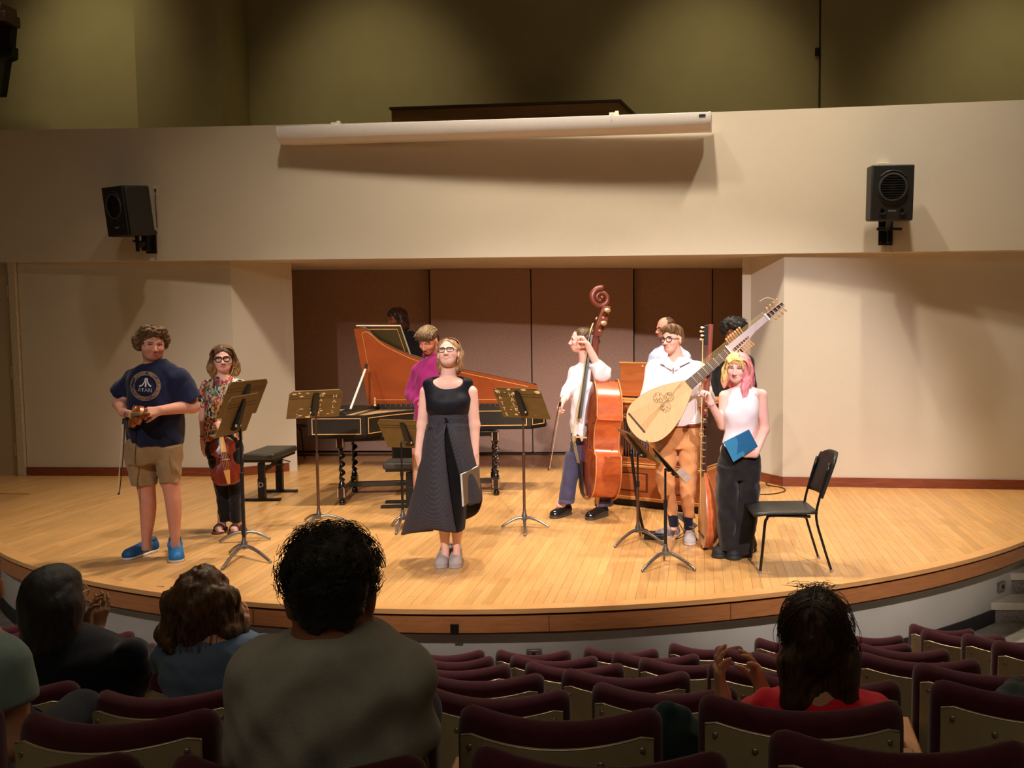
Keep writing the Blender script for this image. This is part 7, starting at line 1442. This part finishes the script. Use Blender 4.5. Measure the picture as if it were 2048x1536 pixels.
S.disp(lambda X, Y, Z: wrinkle(.005, 150, 111, n=6)(X, Y, Z)+wrinkle(.0025, 330, 112)(X, Y, Z)); BKH = hairmat('black_curls', (.010, .008, .007), (.030, .024, .020), (80, 80, 80)); hk = qmesh('hair', [S.mesh(.0052)], BKH, k_.root)
tag(strands('hair_curls', curls(H, 520, .094, .110, .092, (0, .018, .05), lambda p: p[2] > .0 and not (p[1] < -.06 and p[2] < .07), .030, .0015, 21, 1.6, .55), .0013, BKH, hk), kind='stuff')
# ---- O: woman in red with two low tails
o_ = Person('woman in a red top with two dark hair tails clapping, seen from behind', 2.52, P(1635, 1600, 2.52), srgb(188, 136, 104))
H = o_.head(1636, 1262, .02, 172, -4, 3, .97); F = o_.F
F.cap(H.L(0, .03, -.06), o_.p(1640, 1385, .0), .05, .058, .02); F.cap(o_.p(1638, 1420, .0), o_.p(1638, 1600, .03), .09, .12, .05)
el = o_.p(1462, 1470, .20); wr = o_.p(1446, 1392, .22); o_.limb([o_.p(1535, 1420, .0), el, wr], [.044, .037, .025]); o_.hand(wr, A(-.18, .15, .95), A(.85, .1, .2), .175, 1, (14, 18, 14), .08, 20, 30)
wr = o_.p(1526, 1385, .30); o_.limb([o_.p(1745, 1430, .0), o_.p(1690, 1480, .24), o_.p(1600, 1450, .28), wr], [.044, .038, .034, .025]); o_.hand(wr, A(-.25, .1, .95), A(-.85, -.2, .1), .175, -1, (14, 18, 14), .08, 20, 30)
o_.body(.010, .0042, lip=srgb(160, 90, 84), brow=(.02, .015, .01))
RT = fabric('red_jersey', srgb(196, 26, 44), 320., .3, .12, 20.)
S = Field(); o_.zl(S, [(1372, 1595, 1688, .06), (1384, 1560, 1720, .08), (1400, 1530, 1752, .098), (1425, 1508, 1770, .11), (1480, 1512, 1772, .12), (1600, 1515, 1770, .125)], .02, 2.3); S.cone(o_.p(1532, 1418, .0), o_.p(1490, 1455, .10), .058, .055, .04); S.cone(o_.p(1748, 1425, .0), o_.p(1735, 1480, .10), .06, .055, .04); S.disp(wrinkle(.006, 45, 121)); o_.cloth('top', S, RT, .0085)
seated_legs(o_, [(1590, 1640, .14), (1690, 1640, .14)], DKJ)
S = Field(); L = H.L; k = H.s; S.ell(L(0, .018, .046), A(.090, .105, .086)*k, H.M, .02); S.ell(L(0, .07, -.02), A(.080, .05, .075)*k, H.M, .03); S.ell(L(0, -.125, -.03), A(.075, .07, .095)*k, H.M, .02, sub=True)
S.cap(o_.p(1585, 1322, -.04), o_.p(1590, 1400, -.05), .045, .036, .03); S.cap(o_.p(1688, 1325, -.04), o_.p(1690, 1405, -.04), .048, .036, .03); S.cap(o_.p(1640, 1310, -.0), o_.p(1641, 1392, -.03), .055, .040, .04); S.cap(o_.p(1590, 1400, -.05), o_.p(1545, 1432, .07), .034, .016, .02); S.cap(o_.p(1690, 1405, -.04), o_.p(1712, 1450, .06), .034, .018, .02)
S.cap(L(0, .122, .02), L(0, .105, .115), .004, .004, .018, sub=True); S.disp(lambda X, Y, Z: wrinkle(.003, 90, 131, (1, 1, .3))(X, Y, Z)+wrinkle(.0016, 330, 132, (1, 1, .15))(X, Y, Z)); DBH = hairmat('dark_brown_long', srgb(28, 18, 12), srgb(84, 58, 36), (90, 90, 10)); ho = qmesh('hair', [S.mesh(.0055)], DBH, o_.root)
r = random.Random(9); pth = []
for j in range(230):
    sx = r.choice([-1, 1]); a0 = r.uniform(-.9, 1.25); tx = sx*-1; st = L(sx*.004, .02+.1*math.sin(a0*.8), .046+.091*math.cos(a0*.8)); en = L(sx*r.uniform(.05, .085), .075+r.uniform(-.02, .03), -.06+r.uniform(-.02, .02)); md = L(sx*r.uniform(.045, .092), .055+.055*math.sin(a0*.8)+r.uniform(-.01, .02), .05+r.uniform(-.035, .03))
    d = md-L(0, .02, .03); md = L(0, .02, .03)+d*(max(1., .112*k/np.linalg.norm(d))); pth.append(list(spline([st, md, en], 5)))
for j in range(70):
    sx = r.choice([-1, 1]); x = sx*r.uniform(.08, .10); y0 = r.uniform(-.02, .05); z0 = r.uniform(-.04, .03); pth.append(list(spline([L(x, y0, z0+.03), L(x+sx*r.uniform(.004, .03), y0, z0-.03), L(x+sx*r.uniform(-.005, .022), y0+.01, z0-.10-r.uniform(0, .04))], 4)))
for j in range(40): x = r.uniform(-.05, .05); pth.append(list(spline([L(x, r.uniform(-.03, .06), .128), L(x+r.uniform(-.02, .02), r.uniform(-.03, .06), .142), L(x+r.uniform(-.05, .05), r.uniform(-.03, .06), .138)], 4)))
tag(strands('hair_strands', pth, .0011, DBH, ho), kind='stuff')
# ---- L: person with straight black hair, turned aside
l_ = Person('person in a dark navy top with straight black hair and glasses clapping beside the stage', 3.42, P(150, 1480, 3.42), srgb(150, 112, 84))
H = l_.head(114, 1192, .02, 128, 0, 0, 1.0); F = l_.F
F.cap(H.L(0, .03, -.06), l_.p(120, 1278, .0), .052, .06, .02); F.cap(l_.p(150, 1310, .0), l_.p(155, 1470, .03), .11, .13, .05)
wr = l_.p(190, 1262, .26); l_.limb([l_.p(262, 1305, .0), l_.p(292, 1350, .16), wr], [.048, .04, .027]); l_.hand(wr, A(.25, .1, .95), A(-.8, .3, .1), .18, -1, (12, 16, 12), .08, 20, 30); wr = l_.p(172, 1262, .22); l_.limb([l_.p(62, 1310, .0), l_.p(80, 1360, .2), wr], [.048, .04, .027]); l_.hand(wr, A(.15, .1, .95), A(.8, .3, .1), .18, 1, (12, 16, 12), .08, 20, 30)
l_.body(.011, .0045, lip=srgb(140, 84, 76), brow=(.01, .01, .01)); H.glasses(l_.root, mat('pale_frame', srgb(190, 180, 160), .3, .3), .024, .020, .0022, 2.4)
NB = fabric('dark_navy_knit', srgb(14, 15, 24), 300., .2, .1)
S = Field(); l_.zl(S, [(1250, 92, 160, .065), (1268, 66, 205, .09), (1298, 48, 262, .12), (1325, 42, 290, .135), (1380, 42, 298, .14), (1480, 42, 298, .14)], .02, 2.3); S.cone(l_.p(262, 1306, .0), l_.p(288, 1344, .14), .066, .054, .05); S.cone(l_.p(288, 1342, .13), l_.p(220, 1290, .23), .054, .04, .03); S.cone(l_.p(62, 1310, .0), l_.p(78, 1352, .17), .066, .054, .05); S.disp(wrinkle(.006, 36, 141)); l_.cloth('top', S, NB, .011)
seated_legs(l_, [(110, 1540, .14), (200, 1540, .14)], DKJ)
S = Field(); L = H.L; k = H.s; S.ell(L(0, .018, .046), A(.088, .105, .084)*k, H.M, .02); S.ell(L(0, .06, -.03), A(.082, .065, .085)*k, H.M, .03); S.cap(l_.p(98, 1210, -.03), l_.p(88, 1292, -.05), .095, .075, .05); S.cap(l_.p(120, 1220, -.03), l_.p(118, 1285, -.06), .08, .06, .04); S.ell(L(0, -.125, -.03), A(.072, .075, .09)*k, H.M, .02, sub=True); S.disp(lambda X, Y, Z: wrinkle(.003, 80, 151, (1, 1, .25))(X, Y, Z)); qmesh('hair', [S.mesh(.008)], hairmat('black_straight', (.006, .005, .005), (.020, .016, .013), (90, 90, 8), .6), l_.root)
# ---- N: wavy brown hair, blue shirt
n_p = Person('person in a blue-grey shirt with wavy shoulder-length brown hair, seen from behind', 3.40, P(420, 1480, 3.40), srgb(200, 150, 122))
H = n_p.head(404, 1196, .02, 168, 0, 0, 1.0); F = n_p.F
F.cap(H.L(0, .03, -.06), n_p.p(415, 1278, .0), .05, .058, .02); F.cap(n_p.p(430, 1300, .0), n_p.p(432, 1470, .03), .11, .13, .05)
wr = n_p.p(482, 1278, .28); n_p.limb([n_p.p(530, 1300, .0), n_p.p(540, 1350, .16), wr], [.046, .038, .026]); n_p.hand(wr, A(.05, .1, .95), A(-.8, .3, .1), .175, -1, (14, 18, 14), .08, 20, 30)
n_p.limb([n_p.p(340, 1305, .0), n_p.p(340, 1370, .1), n_p.p(440, 1330, .27)], [.046, .038, .026]); n_p.hand(n_p.p(440, 1330, .27), A(.4, .3, .7), A(.7, .2, -.1), .175, 1, (14, 18, 14))
n_p.body(.011, .0045, lip=srgb(160, 90, 84), brow=srgb(60, 40, 26))
S = Field(); n_p.zl(S, [(1262, 385, 470, .07), (1272, 360, 505, .09), (1290, 334, 535, .115), (1320, 318, 552, .13), (1380, 318, 552, .135), (1480, 320, 550, .135)], .02, 2.3); S.cone(n_p.p(530, 1298, .0), n_p.p(540, 1345, .13), .062, .055, .05); S.cone(n_p.p(340, 1305, .0), n_p.p(339, 1362, .08), .062, .055, .05); S.disp(wrinkle(.005, 40, 161)); n_p.cloth('shirt', S, fabric('blue_grey_shirt', srgb(92, 110, 136), 300., .2, .1), .011)
seated_legs(n_p, [(390, 1540, .14), (480, 1540, .14)], DKJ)
hn = longhair(H, n_p, .125, .165, 'hair', None, (.07, .075, .09), -.03, seed=31, wav=.011, crown=.086, h=.0075, mt=hairmat('wavy_brown', srgb(46, 30, 18), srgb(110, 78, 48), (50, 50, 12)))
r = random.Random(12); pth = []; L = H.L
for j in range(120):
    an = r.uniform(0, 2*PI); x = math.sin(an)*.10; y0 = .02+.10*math.cos(an); w_ = r.uniform(1.05, 1.32); pth.append([L(x*(1+(w_-1)*u_*1.6)+.006*math.sin(u_*9+an*3), y0*(1+.2*u_)+.006*math.cos(u_*8+an*5), .03-.20*u_) for u_ in np.linspace(0, 1, 8)])
tag(strands('hair_strands', pth, .0020, hairmat('wavy_brown', (0, 0, 0), (0, 0, 0)), hn), kind='stuff')
# ---- Q: shoulder in teal at the picture's edge
q_p = Person('person in a pale teal T-shirt cut off by the edge, nearest to the door side', 2.38, P(-70, 1560, 2.38), srgb(206, 156, 126))
H = q_p.head(-72, 1178, .02, 176, 0, 0, 1.04); F = q_p.F
F.cap(H.L(0, .03, -.06), q_p.p(-72, 1275, .0), .06, .066, .02); F.cap(q_p.p(-70, 1320, .0), q_p.p(-70, 1560, .03), .10, .12, .05)
q_p.limb([q_p.p(18, 1330, .0), q_p.p(22, 1490, .0), q_p.p(0, 1500, .24)], [.05, .042, .03]); q_p.limb([q_p.p(-158, 1330, .0), q_p.p(-160, 1490, .0), q_p.p(-140, 1500, .24)], [.05, .042, .03]); q_p.hand(q_p.p(0, 1500, .24), A(-.3, .9, 0), A(-.6, 0, -.6), .185, -1); q_p.hand(q_p.p(-140, 1500, .24), A(.3, .9, 0), A(.6, 0, -.6), .185, 1)
q_p.body(.011, .005, lip=srgb(160, 90, 84), brow=srgb(60, 40, 26))
S = Field(); q_p.zl(S, [(1262, -118, -24, .07), (1275, -150, 4, .09), (1292, -172, 28, .11), (1330, -186, 40, .125), (1400, -188, 44, .13), (1580, -188, 44, .135)], .02, 2.3); S.cone(q_p.p(10, 1330, .0), q_p.p(26, 1405, .0), .062, .060, .05); S.cone(q_p.p(-154, 1330, .0), q_p.p(-166, 1412, .0), .066, .064, .05); S.disp(wrinkle(.005, 40, 171)); q_p.cloth('tshirt', S, fabric('pale_teal_tee', srgb(128, 150, 146), 320., .25, .08), .009)
seated_legs(q_p, [(-120, 1560, .14), (-20, 1560, .14)], DKJ)
S = Field(); S.ell(H.L(0, .018, .05), A(.086, .102, .082), H.M, .02); S.ell(H.L(0, .08, -.01), A(.062, .034, .06), H.M, .03); S.ell(H.L(0, -.125, -.02), A(.08, .06, .10), H.M, .02, sub=True); S.disp(wrinkle(.004, 120, 181)); qmesh('hair', [S.mesh(.008)], hairmat('brown_short', (0, 0, 0), (0, 0, 0)), q_p.root)
# ---- jackets left over seats
def jacket(label, pts, Y, col, seed, r0=.05):
    p0 = P(*pts[0][:2], Y); t = empty('jacket', p0, label, 'jacket'); S = Field()
    for i in range(len(pts)-1): S.cap(P(pts[i][0], pts[i][1], Y+pts[i][2]), P(pts[i+1][0], pts[i+1][1], Y+pts[i+1][2]), pts[i][3], pts[i+1][3], .03)
    S.disp(wrinkle(.010, 40, seed)); qmesh('cloth', [S.mesh(.008)], fabric('jacket_%d' % seed, col, 300., .3, .15), t); return t, p0
t, p0 = jacket('dark green jacket slung over a seat at the steps-side end of the fifth row', [(2030, 1382, .04, .04), (2010, 1412, -.05, .05), (1985, 1455, -.06, .07), (2050, 1420, -.05, .07), (2070, 1470, -.05, .08)], 2.86, srgb(30, 40, 36), 5)
MB().tube(spline([P(1990, 1416, 2.74), P(1996, 1410, 2.74), P(2003, 1416, 2.74)], 5), .003, 5).out('zip', CHROME, t, 180)
jacket('dark green bag showing in the gap between two seats of the sixth row', [(1350, 1462, .0, .07), (1340, 1490, .0, .09), (1370, 1500, -.02, .06), (1345, 1540, 0, .10)], 2.35, srgb(22, 38, 36), 6)
